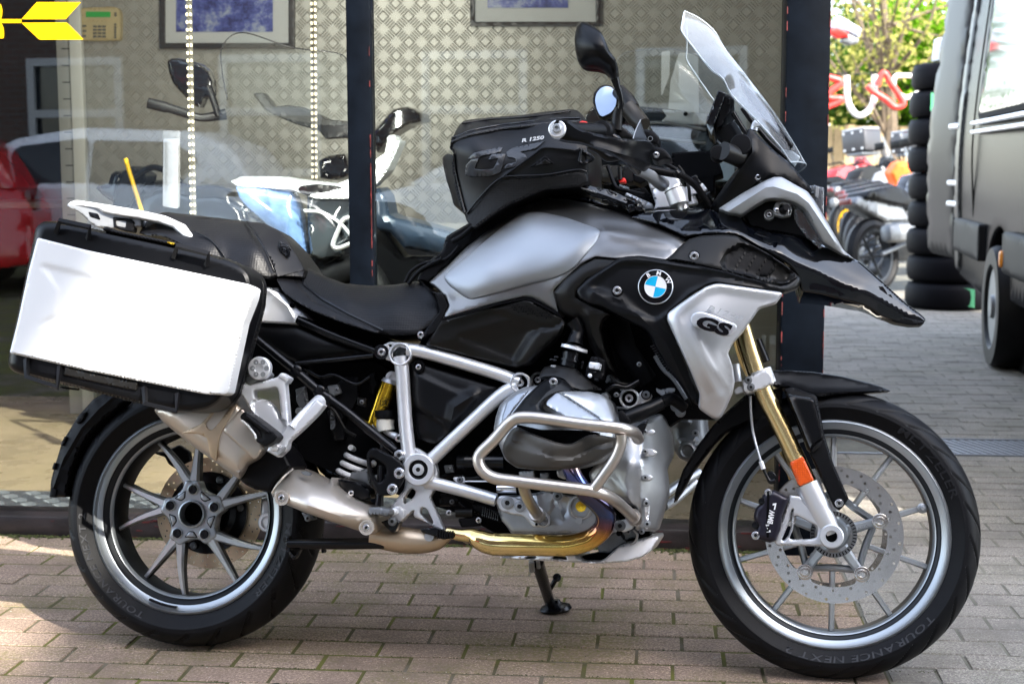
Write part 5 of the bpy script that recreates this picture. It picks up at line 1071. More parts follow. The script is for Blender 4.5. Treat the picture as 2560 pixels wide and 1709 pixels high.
cp = panel('brake_caliper', 'E 428 800 438 765 460 745 468 705 490 690 520 682 580 715 590 722 560 800 548 870 530 915 500 925 440 905 425 880 445 850 430 820', .142, mat('anodised_black_caliper', (.014, .012, .022), .3, .3), bk, thick=.06, rw=5, edge=.008, grid=7, bulge=.006, bw=14)
text('caliper_lettering', 'BMW', T('E 513 838')[0], T('E 524 778')[0], .0115, .1535, whitee, cp, off=.035, up=-1)
for q in ('E 515 745 532 742 526 772 519 775 523 752 514 754', 'E 482 842 500 838 486 876 505 875 504 866 492 866'): panel('caliper_logo_bracket', q, .1505, whitee, cp, thick=.002, rw=0, rc=0, grid=20)
panel('caliper_rib', 'E 488 700 500 700 498 900 486 900', .151, bdark, cp, thick=.003, rw=1, edge=.001)
bolt('E 494 695', .145, .009, cp); bolt('E 436 890', .145, .0098, cp); lath('bolt_head', 'E 466 735', .14, [(.008, 0), (.008, .006), (.003, .007)], bmetal, cp); lath('bolt_head', 'E 436 843', .14, [(.008, 0), (.008, .006), (.003, .007)], bmetal, cp)
tube('brake_hose', 'E 412 255 .12 .0034 415 330 .12 .0032 425 420 .12 .0032 448 510 .13 .0030 462 560 .135 .0032', cast, bk); cyl2('hose_end', 'E 460 552 .136 .0055 472 588 .137 .0055', silverw, bk); tube('hose_end', 'E 472 588 .137 .0035 490 625 .138 .0035 505 645 .138 .0055 525 640 .138 .0055', bmetal, bk); panel('hose_union', 'E 490 600 515 595 535 620 520 650 495 640', .135, bmetal, bk, thick=.02, rw=3, edge=.003)
gd = panel('fork_guard', 'E 565 222 600 212 700 245 716 256 735 350 750 430 790 560 830 650 862 722 840 755 818 778 795 760 745 650 690 530 640 420 600 320', 'E 565 222 .10 716 256 .10 750 430 .125 862 722 .125 818 778 .125 640 420 .125', bmat, bk, thick=.03, rw=5, edge=.006, grid=8)
panel('guard_pod', 'E 572 240 600 248 690 262 706 272 748 430 745 450 700 478 690 515 672 500 640 400 600 310', .140, bsat, bk, thick=.03, rw=7, edge=.012, grid=7, ridges=[('E 592 262 640 380 690 500', 8, .006)]); panel('pod_slot', 'E 712 480 742 455 735 480 700 512 694 500', .141, bsatb, bk, thick=.004, rw=1, edge=.001)
bolt('E 818 742', .13, .0095, bk)
panel('front_mudguard', 'E 505 150 518 137 600 138 700 145 830 164 950 194 1000 208 1056 231 1040 236 960 240 830 246 722 258 700 250 560 214 520 205', 'E 505 150 .08 1056 231 .02 830 164 .03 720 258 .078 560 214 .085 600 138 .05', bsat, bk, mirror=True, rw=5, edge=.006, grid=9, ridges=[('E 560 200 700 240 1000 230', 6, .004)])
panel('rear_mudguard', 'E 435 360 300 420 250 470 150 600 95 700 62 745 70 690 105 590 180 470 240 390 320 310 400 240 430 240', 'E 435 360 .055 62 745 .06 200 440 .055', bmat, bk, mirror=True, rw=6, edge=.012, grid=10)
panel('rear_mudguard_arm', 'E 430 250 560 215 560 320 480 420 440 420 420 330', .05, bmat, bk, mirror=True, rw=4)
# ---- roundel
rd = lath('roundel', T('G 335 765')[0], .2445, [(.0385, -.006), (.0385, .002), (.037, .0035), (.0365, .0028)], silver, bk, 64)
lath('roundel_ring', T('G 335 765')[0], .2445, [(.0365, .0), (.0365, .0032), (.0240, .0042), (.0240, .0)], bgloss, rd, 64, closed=True)
cR = BIKE.un([T('G 335 765')[0][0]], [T('G 335 765')[0][1]], [.2445])[0]
def sector(r0, r1, a0, a1, h, m, nm):
    n = 14; bz = []
    for t in np.linspace(a0, a1, n): bz.append(t)
    V = []; 
    for hh in (h, h - .002):
        for t in bz: V.append(blA(BMi[:3, :3] @ cR + BMi[:3, 3] + np.array([r1 * math.cos(R(t)), -hh, r1 * math.sin(R(t))])))
        V.append(blA(BMi[:3, :3] @ cR + BMi[:3, 3] + np.array([0, -hh, 0])))
    F = [list(range(n + 1)), [q + n + 1 for q in reversed(range(n + 1))]] + [[i, (i + 1) % (n + 1), (i + 1) % (n + 1) + n + 1, i + n + 1] for i in range(n + 1)]
    V, F = fixn(np.array(V), F); return obj(nm, V, F, m, rd, None)
for a, m_ in ((78, cyan), (168, whitee), (258, cyan), (348, whitee)): sector(0, .0238, a + 0, a + 90, .0046, m_, 'quadrant')
V, F = lathe_geo(cR, AX, [(.0244, .003), (.0244, .0050), (.0234, .0050), (.0234, .003)], 48, True); obj('roundel_inner_ring', V, F, whitee, rd, 30)
b = MB()
for ch, a in (('B', 122), ('M', 77), ('W', 27)):
    V, F = glyph(ch, 1., .03); V = V.copy(); w = V[:, 0].max() - V[:, 0].min(); x = (V[:, 0] - V[:, 0].min() - w / 2) * .0135; y = V[:, 1] * .0125 + .0262; aa = R(a - 90)
    P = np.stack([x * math.cos(aa) - y * math.sin(aa), -(.0042 + V[:, 2] * .0006), x * math.sin(aa) + y * math.cos(aa)], -1) + (BMi[:3, :3] @ cR + BMi[:3, 3]); V2, F2 = fixn(blA(P), F); b.add(V2, F2)
b.build('roundel_lettering', whitee, rd, smooth=None)
# ---- engine
panel('far_cylinder', 'D 1262 400 1330 370 1440 385 1490 430 1505 560 1470 640 1400 690 1340 660 1300 600 1290 500', -.25, castd, bk, thick=.12, rw=14, edge=.02, bulge=.02, bw=30, steps=[('D 1310 400 1400 400 1400 470 1320 480', .02, 8), ('D 1330 560 1440 540 1440 640 1360 650', .02, 8)])
for q in ('D 1335 430', 'D 1430 520', 'D 1360 600', 'D 1455 600'): bolt(q, -.215, .009, bk, cast)
lath('far_horn', 'D 1385 620', -.21, [(.022, -.02), (.022, .004), (.016, .007), (.012, .003), (.001, .003)], castd, bk)
tube('far_crash_bar', 'D 1260 860 -.2 .0115 1330 810 -.24 .0115 1450 740 -.3 .0115', cast, bk); tube('far_crash_bar', 'D 1255 930 -.2 .0115 1320 890 -.25 .0115 1430 790 -.3 .0115', cast, bk)
ec = panel('engine_case', 'D 310 905 318 880 345 868 430 872 600 842 740 868 880 850 960 960 1010 1050 1000 1075 700 1082 400 1082 372 1040 345 1010', .135, cast, bk, thick=.08, rw=6, edge=.008, grid=9, ridges=[('D 640 850 690 1010', 8, .006), ('D 540 870 560 1000', 8, .006)], steps=[('D 640 880 740 900 700 1020 560 1020 620 960', -.008, 10)])
panel('engine_sump', 'D 380 1035 700 1040 960 1020 1000 1075 900 1110 700 1090 420 1090', .12, castd, bk, thick=.05, rw=8, edge=.01)
fr_c = panel('front_case', 'D 870 560 960 520 985 440 1000 400 1110 462 1180 425 1240 408 1268 450 1298 540 1302 640 1262 720 1272 790 1276 860 1240 990 1215 1070 1130 1068 1090 1062 1100 940 1000 880 930 850 850 800 830 745 880 680', 'D 870 620 .16 1110 462 .17 1298 540 .08 1302 640 .08 1215 1070 .12 1100 1060 .17 930 850 .17 1130 700 .20 1130 900 .19', cast, bk, thick=.08, rw=10, edge=.014, grid=8, rc=8, ridges=[('D 1128 480 1128 680 1120 860 1135 1050', 12, .006), ('D 960 770 1040 860 1100 940', 14, .005), ('D 1060 680 1040 780 1060 860', 14, .006)], smooth=60)
for q in ('D 1150 512 1190 495 1210 515 1190 530 1152 532', 'D 1145 600 1200 612 1220 628 1200 650 1145 652', 'D 1142 752 1180 752 1195 768 1175 788 1142 786'): 
    panel('case_lug', q, .205, silver, fr_c, thick=.02, rw=3, edge=.006)
for q, r in (('D 1150 622', .007), ('D 1150 768', .007), ('D 1156 912', .008), ('D 1160 1028', .008), ('D 1150 512', .006)): bolt(q, .209, r, fr_c, cast)
panel('case_rib', 'D 1145 880 1165 890 1175 930 1160 1060 1148 1050', .202, silver, fr_c, thick=.012, rw=2, edge=.003)
panel('coolant_neck', 'D 900 300 935 288 950 310 948 380 915 360', .12, greysil, bk, thick=.04, rw=5, edge=.008)
# gearbox side and lower fittings
panel('footrest_carrier', 'D 310 905 320 880 345 868 420 880 480 905 560 940 612 985 610 1035 590 1048 520 1045 470 985 400 975 340 955', .160, silver, bk, thick=.02, rw=4, edge=.004, rc=7); bolt('D 378 910', .163, .0145, bk, cast); bolt('D 447 930', .163, .0130, bk, cast)
lath('drain_plug', 'D 575 1010', .162, [(.0120, -.004), (.0120, .001), (.0105, .001), (.0105, -.002), (.001, -.002)], castd, bk); lath('plug', 'D 540 1030', .162, [(.003, -.01), (.003, .001), (.001, .001)], bdark, bk)
ring('filler_ring', 'D 785 935', .145, .0285, .0215, cast, bk, .02, False); lath('filler_cap', 'D 785 935', .130, [(.0215, 0), (.0215, .001), (.001, .002)], bdark, bk); lath('sight_glass', 'D 790 930', .132, [(.012, 0), (.012, .004), (.001, .005)], goldy, bk)
bolt('D 658 872', .145, .010, bk, castd); lath('washer', 'D 658 872', .143, [(.012, -.01), (.012, .001)], cast, bk)
lath('hose_port', 'D 780 1010', .14, [(.008, -.01), (.008, .008), (.001, .009)], cast, bk)
cyl2('starter_motor', 'D 100 682 .11 .0190 140 682 .11 .0195 142 682 .11 .0185 360 682 .11 .0185', bmetal, bk); panel('starter_bracket', 'D 70 768 135 762 140 800 100 802 78 785', .13, silverw, bk, thick=.006, rw=1, edge=.001); bolt('D 112 780', .132, .0075, bk, castd)
cyl2('rod', 'D 140 790 .13 .002 300 790 .13 .002', silverw, bk); cyl2('solenoid', 'D 0 900 .10 .012 60 900 .10 .012', bmetal, bk); cyl2('solenoid', 'D 90 965 .12 .0105 185 965 .12 .0105', bsatb, bk)
for q in ('D 50 965', 'D 216 1006', 'D 20 590'): bolt(q, .13, .007, bk)
for i in range(8): panel('connector_rib', 'D %g %g %g %g %g %g %g %g' % (240 + i * 12, 930 + i * 4, 247 + i * 12, 932 + i * 4, 240 + i * 12, 990 + i * 4, 233 + i * 12, 986 + i * 4), .125, bmetal, bk, thick=.012, rw=1, edge=.001, grid=20)
panel('connector', 'D 180 915 250 925 350 985 340 1020 240 985 185 950', .112, bmat, bk, thick=.03, rw=3, edge=.004); tube('loom', 'D 20 870 .115 .005 100 860 .12 .005 190 900 .12 .006', bmat, bk)
cyl2('exhaust_sensor', 'D 320 830 .13 .010 430 830 .13 .012', chrome, bk)
for q, m_ in (('D 440 735 530 730 530 790 450 790', cast), ('D 0 860 80 850 110 900 20 925', bmat), ('D 100 1000 200 980 230 1040 120 1050', bmat), ('D 560 740 610 740 620 850 560 850', castd)): panel('gearbox_detail', q, .12, m_, bk, thick=.02, rw=3, edge=.004)
# cylinder head assembly
ch = panel('cylinder_head', 'D 300 500 312 430 335 360 400 300 470 262 560 250 640 285 760 282 830 286 900 302 945 335 975 420 990 490 985 560 960 620 900 680 760 718 560 728 430 715 365 670 345 620 320 560', 'D 300 500 .30 335 360 .29 560 250 .27 830 286 .28 945 335 .28 990 490 .27 900 680 .30 560 728 .31 365 670 .30 640 480 .355', cast, bk, thick=.16, rw=12, edge=.03, grid=9, rc=8)
panel('cylinder_fins', 'D 430 470 560 500 820 505 900 520 800 600 720 610 560 560 430 520', .362, bdark, ch, thick=.01, rw=4, edge=.004)
panel('ignition_cover', 'D 398 415 425 385 475 320 560 240 600 215 650 208 700 225 745 270 770 285 650 292 600 320 570 345 560 370 575 392 640 412 720 435 600 440 480 430', 'D 398 415 .385 560 240 .33 650 208 .31 745 270 .32 600 330 .375 700 430 .40 500 400 .40', bsat, ch, thick=.04, rw=7, edge=.010, grid=8, rc=8, ridges=[('D 535 365 600 290 680 240', 14, .010)])
panel('intake_manifold', 'D 555 215 560 180 585 150 640 138 700 150 760 160 800 200 850 240 900 270 800 285 740 270 690 220 640 205 590 208', 'D 555 215 .28 585 150 .25 700 150 .26 900 270 .24 690 220 .29', bsatb, bk, thick=.05, rw=6, edge=.01, grid=8); panel('manifold_clip', 'D 620 138 650 142 645 155 618 150', .272, greysil, bk, thick=.004, rw=1, edge=.001)
panel('fin_plate', 'D 594 358 600 340 650 296 662 294 905 452 890 460 720 435 700 424 600 366', 'D 594 358 .402 655 295 .372 905 452 .392', mat('satin_cover_plate', (.34, .37, .41), .7, .45), ch, thick=.012, rw=3, edge=.003, grid=9)
panel('cover_shield', 'D 662 293 700 286 830 288 900 305 935 330 950 370 972 430 978 470 940 465 905 452', 'D 662 293 .366 935 330 .338 905 455 .388', cast, ch, thick=.012, rw=6, edge=.008, grid=8, ridges=[('D 700 300 880 350 925 440', 20, .006)])
panel('fin_plate', 'D 350 420 375 345 430 300 495 280 440 350 400 400 370 450 345 460', 'D 350 420 .35 430 300 .335 495 280 .34', mat('satin_cover_plate'), ch, thick=.012, rw=4, edge=.004)
hgd = panel('head_guard', 'D 348 615 352 590 372 540 402 495 432 482 480 508 540 532 640 568 690 580 735 580 775 560 822 532 870 524 985 545 984 575 970 610 920 645 880 672 810 700 760 716 700 722 540 724 430 712 400 695 362 655', 'D 348 615 .36 432 482 .385 735 580 .405 985 545 .34 970 610 .33 760 716 .365 430 712 .365 640 640 .41', mat('graphite_head_guard', (.06, .056, .05), .15, .5), ch, thick=.03, rw=9, edge=.014, grid=8, rc=8, steps=[('D 352 560 400 545 500 590 620 650 740 655 860 600 1000 590 1000 760 300 760', .008, 10)], ridges=[('D 370 560 500 600 640 655 740 655 850 600 975 560', 9, -.005)])
bolt('D 635 232', .335, .0095, ch)
# intake hose
tube('intake_hose', 'F 1238 1000 .20 .019 1262 1040 .20 .0165 1268 1090 .20 .0155 1250 1140 .205 .0170 1243 1180 .21 .0195', bsat, bk, seg=24)
def hring(name, p, r, m, tilt='L'):
    tube(name, p, m, bk, straight=True, seg=32)
hring('hose_clamp', 'L 900 195 .21 .0320 915 232 .21 .0325', 0, silverw) if False else None
tube('hose_clamp', 'L 925 195 .215 .0300 915 232 .215 .0305', silverw, bk, straight=True, seg=36); tube('hose_clamp_lip', 'L 930 178 .215 .0265 924 200 .215 .0285', bmetal, bk, straight=True, seg=30)
tube('throttle_body', 'L 880 262 .215 .0200 870 360 .215 .0200 868 362 .215 .0225 864 385 .215 .0225 862 390 .215 .0200 845 450 .215 .0200', bmetal, bk, straight=True, seg=28)
for q in ('L 600 340 700 355 690 385 590 372', 'L 655 305 718 312 712 350 650 345', 'L 1010 375 1052 380 1030 485 990 478'): panel('throttle_fitting', q, .22, bmetal, bk, thick=.02, rw=2, edge=.003)
cn = panel('connector', 'L 1140 318 1230 322 1280 350 1325 365 1300 600 1200 610 1060 590 1075 470 1105 400', .235, bmat, bk, thick=.03, rw=3, edge=.003, grid=8)
for q, m_ in (('L 1115 388 1258 402 1240 492 1105 468', mat('pale_clip_and_glare', (.8, .82, .85), .2, .2)), ('L 1255 410 1278 420 1262 505 1240 498', greysil), ('L 1180 330 1240 335 1236 380 1176 375', bmetal), ('L 1170 505 1210 510 1205 540 1165 532', bmetal), ('L 1175 600 1240 600 1236 645 1175 640', bmetal)): panel('connector_clip', q, .243, m_, cn, thick=.008, rw=2, edge=.002, grid=10)  # large pale face paints a white reflection on the connector box
lath('connector_pin', 'L 1124 570', .24, [(.0048, 0), (.0048, .004), (.001, .006)], mat('pale_clip_and_glare'), cn)
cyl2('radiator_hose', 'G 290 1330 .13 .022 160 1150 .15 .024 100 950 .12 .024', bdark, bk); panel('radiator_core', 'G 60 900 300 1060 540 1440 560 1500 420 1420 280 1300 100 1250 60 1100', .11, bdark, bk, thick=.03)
for i in range(14): panel('radiator_fin', 'G %g %g %g %g %g %g %g %g' % (300 + i * 9, 1120 + i * 14, 330 + i * 9, 1110 + i * 14, 336 + i * 9, 1114 + i * 14, 306 + i * 9, 1126 + i * 14), .125, mat('radiator_fin_grey', (.08, .08, .085), .5, .4), bk, thick=.01, rw=0, grid=20)
# mounting plate near the front
panel('mount_plate', 'D 985 370 1030 372 1110 340 1112 300 1135 280 1165 282 1188 310 1180 330 1110 370 1060 385 990 385', .14, silver, bk, thick=.02, rw=3, edge=.003); bolt('D 1154 305', .145, .0090, bk, castd); lath('washer', 'D 1154 305', .143, [(.0115, -.004), (.0115, .001)], bdark, bk)
cyl2('coil_lead', 'D 1030 440 .22 .016 1120 405 .21 .018 1180 380 .20 .016 1240 350 .19 .015', bsat, bk); panel('coil_cap', 'D 995 400 1020 388 1040 410 1060 430 1070 450 1050 480 1010 465 1000 440', .235, bmat, bk, thick=.04, rw=4, edge=.006)
tube('lead', 'D 1240 350 .18 .012 1300 330 .16 .014 1370 380 .14 .012', bmat, bk); panel('bracket', 'D 1100 480 1120 470 1170 440 1140 520 1130 560', .25, bmetal, bk, thick=.006, rw=2, edge=.002)
panel('stay', 'D 1210 265 1235 278 1285 265 1318 268 1315 290 1240 312 1210 285', .15, greysil, bk, thick=.006, rw=1); panel('stay', 'D 935 195 975 195 1010 230 925 240', .12, castd, bk, thick=.006, rw=1)
for q in ('D 1320 370', 'D 1345 400'): lath('bleed_port', q, .1, [(.012, -.02), (.012, .004), (.008, .006), (.001, .006)], castd, bk)
# exhaust header
hd = tube('exhaust_header', 'D 720 690 .30 .0190 755 770 .29 .0190 810 850 .27 .0205 880 910 .25 .0215 925 970 .235 .0220 920 1040 .215 .0225 870 1095 .205 .0225 800 1130 .20 .0235 700 1148 .195 .0240 500 1146 .19 .0245 300 1140 .19 .0250 225 1118 .19 .0225 180 1095 .185 .0175 110 1090 .18 .0140 40 1075 .175 .0120', header, bk, seg=28, n=10)
tube('collector', 'C 1400 1335 .17 .013 1300 1305 .165 .012 1200 1350 .15 .022 1050 1345 .14 .030 850 1320 .14 .026', mufft, bk, seg=20)
for q in ('D 300 1140 .19 .0262 312 1141 .19 .0262', 'D 690 1149 .195 .0252 700 1149 .195 .0252'): tube('weld_seam', q, header, hd, straight=True, seg=28)
panel('header_flange', 'D 650 730 720 712 740 760 700 780 660 765', .30, cast, bk, thick=.02, rw=3, edge=.004)
# crash bars
cb_ = tube('crash_bar', 'D 1110 552 .29 .0128 1090 520 .34 .0128 1040 500 .385 .0128 960 487 .405 .0128 800 470 .41 .0128 600 442 .41 .0128 500 432 .41 .0128 430 437 .41 .0128 380 470 .405 .0128 300 560 .40 .0128 228 632 .395 .0128 216 680 .395 .0128 245 735 .395 .0128 310 772 .395 .0128 440 790 .395 .0128 640 815 .39 .0128 850 842 .375 .0128 950 878 .33 .0128 1020 930 .26 .0128 1080 988 .19 .0128', barm, bk, seg=20, n=8)
tube('bar', 'D 1012 525 .395 .0120 1012 580 .39 .0120 980 660 .385 .0120 920 750 .38 .0120 860 832 .375 .0120', barm, cb_, seg=20); tube('bar', 'D 462 800 .385 .0120 480 860 .33 .0120 510 920 .26 .0120 545 975 .18 .0120', barm, cb_, seg=20)
for q in ('D 1080 985 .19 .0175 1092 998 .17 .0175', 'D 540 968 .185 .0165 552 985 .165 .0165'): tube('flange', q, barm, cb_, straight=True, seg=24)
panel('crash_bar_bracket', 'D 985 1010 1060 1000 1095 1020 1080 1055 1030 1075 990 1060 980 1035', .17, silver, bk, thick=.02, rw=3, edge=.004); bolt('D 1008 1038', .173, .0125, bk, castd); bolt('D 1055 1072', .16, .006, bk, castd); bolt('D 1130 1070', .17, .0065, bk, castd); lath('clip', 'D 1003 1080', .15, [(.0065, -.01), (.0065, .002), (.002, .003)], bdark, bk)
panel('bash_plate', 'D 330 1216 430 1202 560 1190 720 1187 742 1196 790 1236 880 1242 920 1225 1000 1152 1090 1120 1180 1098 1222 1094 1226 1114 1180 1182 1130 1215 1040 1240 900 1250 700 1240 420 1226', 'D 330 1216 .08 720 1187 .13 880 1242 .13 1222 1094 .10 1100 1230 .12', silver, bk, mirror=True, rw=4, edge=.006, grid=8, holes=['D 480 1214 500 1210 538 1212 530 1222 482 1222', 'D 622 1222 655 1206 700 1208 712 1226'])
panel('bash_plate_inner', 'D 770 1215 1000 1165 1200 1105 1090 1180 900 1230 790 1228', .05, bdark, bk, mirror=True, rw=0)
for q in ('D 880 1150 930 1100 960 1060 1010 1075 1050 1130 950 1190 890 1190', 'D 1000 1060 1100 1050 1110 1100 1040 1120', 'D 560 1150 700 1165 760 1190 560 1190'): panel('sump_fitting', q, .08, castd, bk, thick=.03, rw=5, edge=.006)
tube('sump_wire', 'D 1085 1060 .13 .003 1105 1090 .13 .003 1090 1130 .12 .003 1060 1140 .12 .003', greysil, bk)
# side stand: foot rests on the ground on the far side
gf = ground(*T('D 648 1522')[0]); gfl = BM.inverted() @ gf; fd = -gfl.y
tb = np.array(BIKE.un([T('D 545 1240')[0][0]], [T('D 545 1240')[0][1]], [-.13])[0]); te = np.array([gf.x, gf.y, .012])
bt_ = np.array(BIKE.un([T('D 618 1478')[0][0]], [T('D 618 1478')[0][1]], [fd + .01])[0])
V, F = tube_geo(np.array([tb, tb + (bt_ - tb) * .5, bt_]), [.016, .0145, .0135], 14); ss = obj('side_stand', V, F, bmetal, bk, 50)
V, F = lathe_geo(te - np.array([0, 0, .011]), (0, 0, 1), [(.030, 0), (.034, .006), (.030, .014), (.012, .022), (.008, .03)], 24); V[:, 0] = te[0] + (V[:, 0] - te[0]) * 1.25; V[:, 2] += .10 * (V[:, 0] - te[0]); V[:, 2] -= V[:, 2].min(); obj('foot', V, F, bmetal, ss, 40)
tube('peg', 'D 612 1400 %g .006 635 1360 %g .0065 655 1325 %g .0065' % (fd + .04, fd + .05, fd + .05), bmetal, ss); q = T('D 655 1328')[0]; lath('peg_ball', q, fd + .05, [(.010, -.006), (.0115, 0), (.010, .006), (.002, .007)], bmetal, ss, 16)
cyl2('spring', 'D 512 1240 -.1 .007 515 1290 -.12 .007', greysil, ss); cyl2('spring', 'D 548 1238 -.1 .005 552 1270 -.12 .005', greysil, ss)
# centre stand folded up
cs = cyl2('centre_stand', 'C 385 1362 .14 .0128 700 1363 .15 .0130 1010 1358 .15 .0130 1100 1350 .15 .0180', bmetal, bk); panel('bracket', 'C 1055 1330 1110 1312 1180 1296 1240 1300 1200 1330 1150 1385 1100 1390 1060 1385', .16, bmetal, cs, thick=.02, rw=4, edge=.006)
panel('foot', 'C 368 1325 388 1318 396 1345 392 1400 420 1430 445 1392 450 1398 420 1450 405 1452 368 1395', .15, bmetal, cs, thick=.02, rw=2, edge=.003); panel('rubber_stop', 'C 565 1392 580 1392 585 1410 570 1418', .14, bmat, cs, thick=.02)
lever = panel('stand_lever', 'C 1120 1280 1200 1268 1250 1290 1310 1300 1315 1330 1250 1340 1200 1320 1130 1300', .19, bmetal, bk, thick=.03, rw=3, edge=.004)
for i in range(7): panel('tooth', 'C %g 1290 %g 1290 %g 1335 %g 1335' % (1215 + i * 14, 1222 + i * 14, 1220 + i * 14, 1213 + i * 14), .197, bmat, lever, thick=.02, rw=1, edge=.001, grid=20)
lath('stand_pivot', 'C 1172 1322', .18, [(.011, -.01), (.011, .003), (.002, .004)], cast, bk)
# muffler
mf = panel('muffler', 'B 635 165 700 130 820 120 980 100 1060 60 1130 90 1180 170 1262 330 1268 400 1235 440 1170 475 1150 520 1118 558 985 460 860 372 770 300 690 235', 'B 640 170 .262 1118 558 .262 1262 330 .262 980 100 .262 900 300 .266', muff, bk, thick=.15, rw=30, edge=.045, bulge=.008, bw=60, grid=9, rc=8)
panel('muffler_band', 'B 790 296 900 245 945 195 975 150 1000 140 960 200 925 245 940 272 962 280 1000 240 1080 130 1108 130 1025 270 1002 330 985 456 955 428 935 322 885 300', ('muffler', .004), mufft, mf, thick=.008, rw=1.5, edge=.001, grid=9)
panel('muffler_shield', 'B 1122 158 1140 158 1255 375 1212 440 1195 440 1030 290 1030 270', ('muffler', .005), muff, mf, thick=.010, rw=5, edge=.004, grid=9)
panel('muffler_joint', 'C 108 1000 150 915 200 895 250 850 300 790 370 860 405 930 380 960 310 1020 285 1080 200 1060 140 1030', .22, bmat, bk, thick=.12, rw=10, edge=.02, grid=9)
fs = panel('front_silencer', 'C 285 1082 300 1040 345 985 400 940 450 958 540 1000 605 1028 628 985 648 1040 690 1080 740 1118 830 1155 878 1185 898 1240 892 1290 865 1310 800 1298 640 1245 480 1190 360 1140 300 1105', 'C 285 1082 .23 400 940 .19 628 985 .19 898 1240 .21 865 1310 .205 500 1100 .265 750 1200 .25', muff, bk, thick=.11, rw=20, edge=.035, bulge=.012, bw=50, grid=9, rc=7)
tube('rim_seam', 'C 292 1078 .245 .0022 318 1035 .252 .0022 360 985 .245 .0022 408 945 .215 .0022', muff, fs); 
for q in ('C 345 1106', 'C 820 1272'): lath('washer', q, .262, [(.017, -.01), (.017, .001), (.013, .001), (.012, -.002)], muff, fs); bolt(q, .261, .0085, fs)
panel('exhaust_valve', 'C 450 960 480 955 515 970 500 985 470 980', .235, castd, fs, thick=.006, rw=1)
panel('linkage_cover', 'C 660 1000 780 1020 840 1060 850 1110 800 1120 720 1100 670 1040', .16, bsat, bk, thick=.04, rw=5, edge=.008); bolt('C 735 1080', .168, .007, bk); panel('linkage_top', 'C 690 1000 740 960 830 940 850 1050 780 1020', .10, castd, bk, thick=.05, rw=6, edge=.01)
bolt('C 492 1220', .13, .008, bk, castd); panel('caliper_carrier', 'C 455 1185 510 1195 535 1225 500 1235 470 1215', .12, castd, bk, thick=.02, rw=2)
# pillion hanger with peg
ph = panel('pillion_hanger', 'K 208 520 232 500 330 540 430 505 700 430 748 368 862 442 806 520 822 700 850 1030 900 1062 1110 832 1170 760 1210 715 1312 797 1300 820 1230 910 1060 1080 850 1270 832 1370 800 1400 712 1482 570 1400 560 1385 640 1240 690 1212 600 1120 360 870 205 645', .285, silverw, bk, thick=.022, rw=5, edge=.006, grid=7, rc=4, holes=['K 395 605 560 580 690 563 712 620 735 800 752 978 715 982 692 900 640 810 560 730 500 712 440 735 398 690'], steps=[('K 365 740 500 712 600 760 690 880 715 985 790 985 800 1100 740 1190 690 1205 600 1110 380 870', -.008, 6)])
panel('hanger_lug', 'K 700 430 750 366 864 440 812 520 790 470', .288, silverw, ph, thick=.03, rw=3, edge=.005); tube('hanger_arm', 'K 880 1090 .285 .009 1050 910 .26 .011 1190 790 .22 .014 1250 750 .20 .0165', silverw, ph)
pp = panel('pillion_peg', 'K 212 940 240 905 275 876 350 925 520 1050 690 1185 702 1215 650 1280 545 1342 420 1270 425 1215 400 1160 330 1050 260 1000 215 975', .335, bmat, bk, thick=.06, rw=4, edge=.006, grid=7, ridges=[('K 300 940 580 1150', 5, .006), ('K 320 1000 470 1130 500 1240', 4, -.004)])
panel('peg_edge', 'K 215 985 240 985 330 1060 430 1190 430 1230 405 1245 395 1190 300 1070 220 1010', .337, silverw, pp, thick=.02, rw=2, edge=.003); panel('peg_hinge', 'K 590 1330 650 1260 730 1330 700 1400 620 1400', .30, silverw, ph, thick=.03, rw=4, edge=.006); panel('peg_hinge', 'K 700 1390 780 1320 800 1360 740 1440 700 1460', .298, greysil, ph, thick=.03, rw=3, edge=.004)
kb = panel('case_lock', 'K 205 410 280 350 350 290 500 250 610 400 545 465 400 500 330 520 225 470', .275, cast, bk, thick=.03, rw=4, edge=.006)
lath('lock_knob', 'K 465 315', .288, [(.0262, -.012), (.0262, .004), (.024, .006), (.011, .007), (.010, .003), (.006, .003)], silverw, kb, 48); 
for a in range(0, 360, 60):
    x, y = 465 + 92 * math.cos(R(a)), 315 + 92 * math.sin(R(a)); lath('knob_dimple', T('K %g %g' % (x, y))[0], .2942, [(.0058, 0), (.0058, .0008), (.0046, .0009), (.001, .0004)], cast, kb, 20)
bolt('K 310 385', .278, .0065, kb, castd); panel('case_clamp', 'K 40 300 130 320 200 380 210 420 150 420 80 360', .27, bmat, bk, thick=.03, rw=3, edge=.005)
for q in ('K 940 600 1020 560 1060 690 1095 850 1060 890 980 810 945 740', 'K 1385 770 1430 880 1460 1050 1440 1110 1390 1120'): panel('heat_plate', q, .10, castd, bk, thick=.004, rw=1)
lath('bleed_screw', 'K 990 875', .10, [(.009, 0), (.009, .006), (.002, .008)], castd, bk)
panel('rear_brake_cover', 'C 520 820 700 800 705 830 690 990 600 970 550 900', .04, mat('dark_blue_reflective', (.03, .05, .08), .6, .12), bk, thick=.02, rw=3)
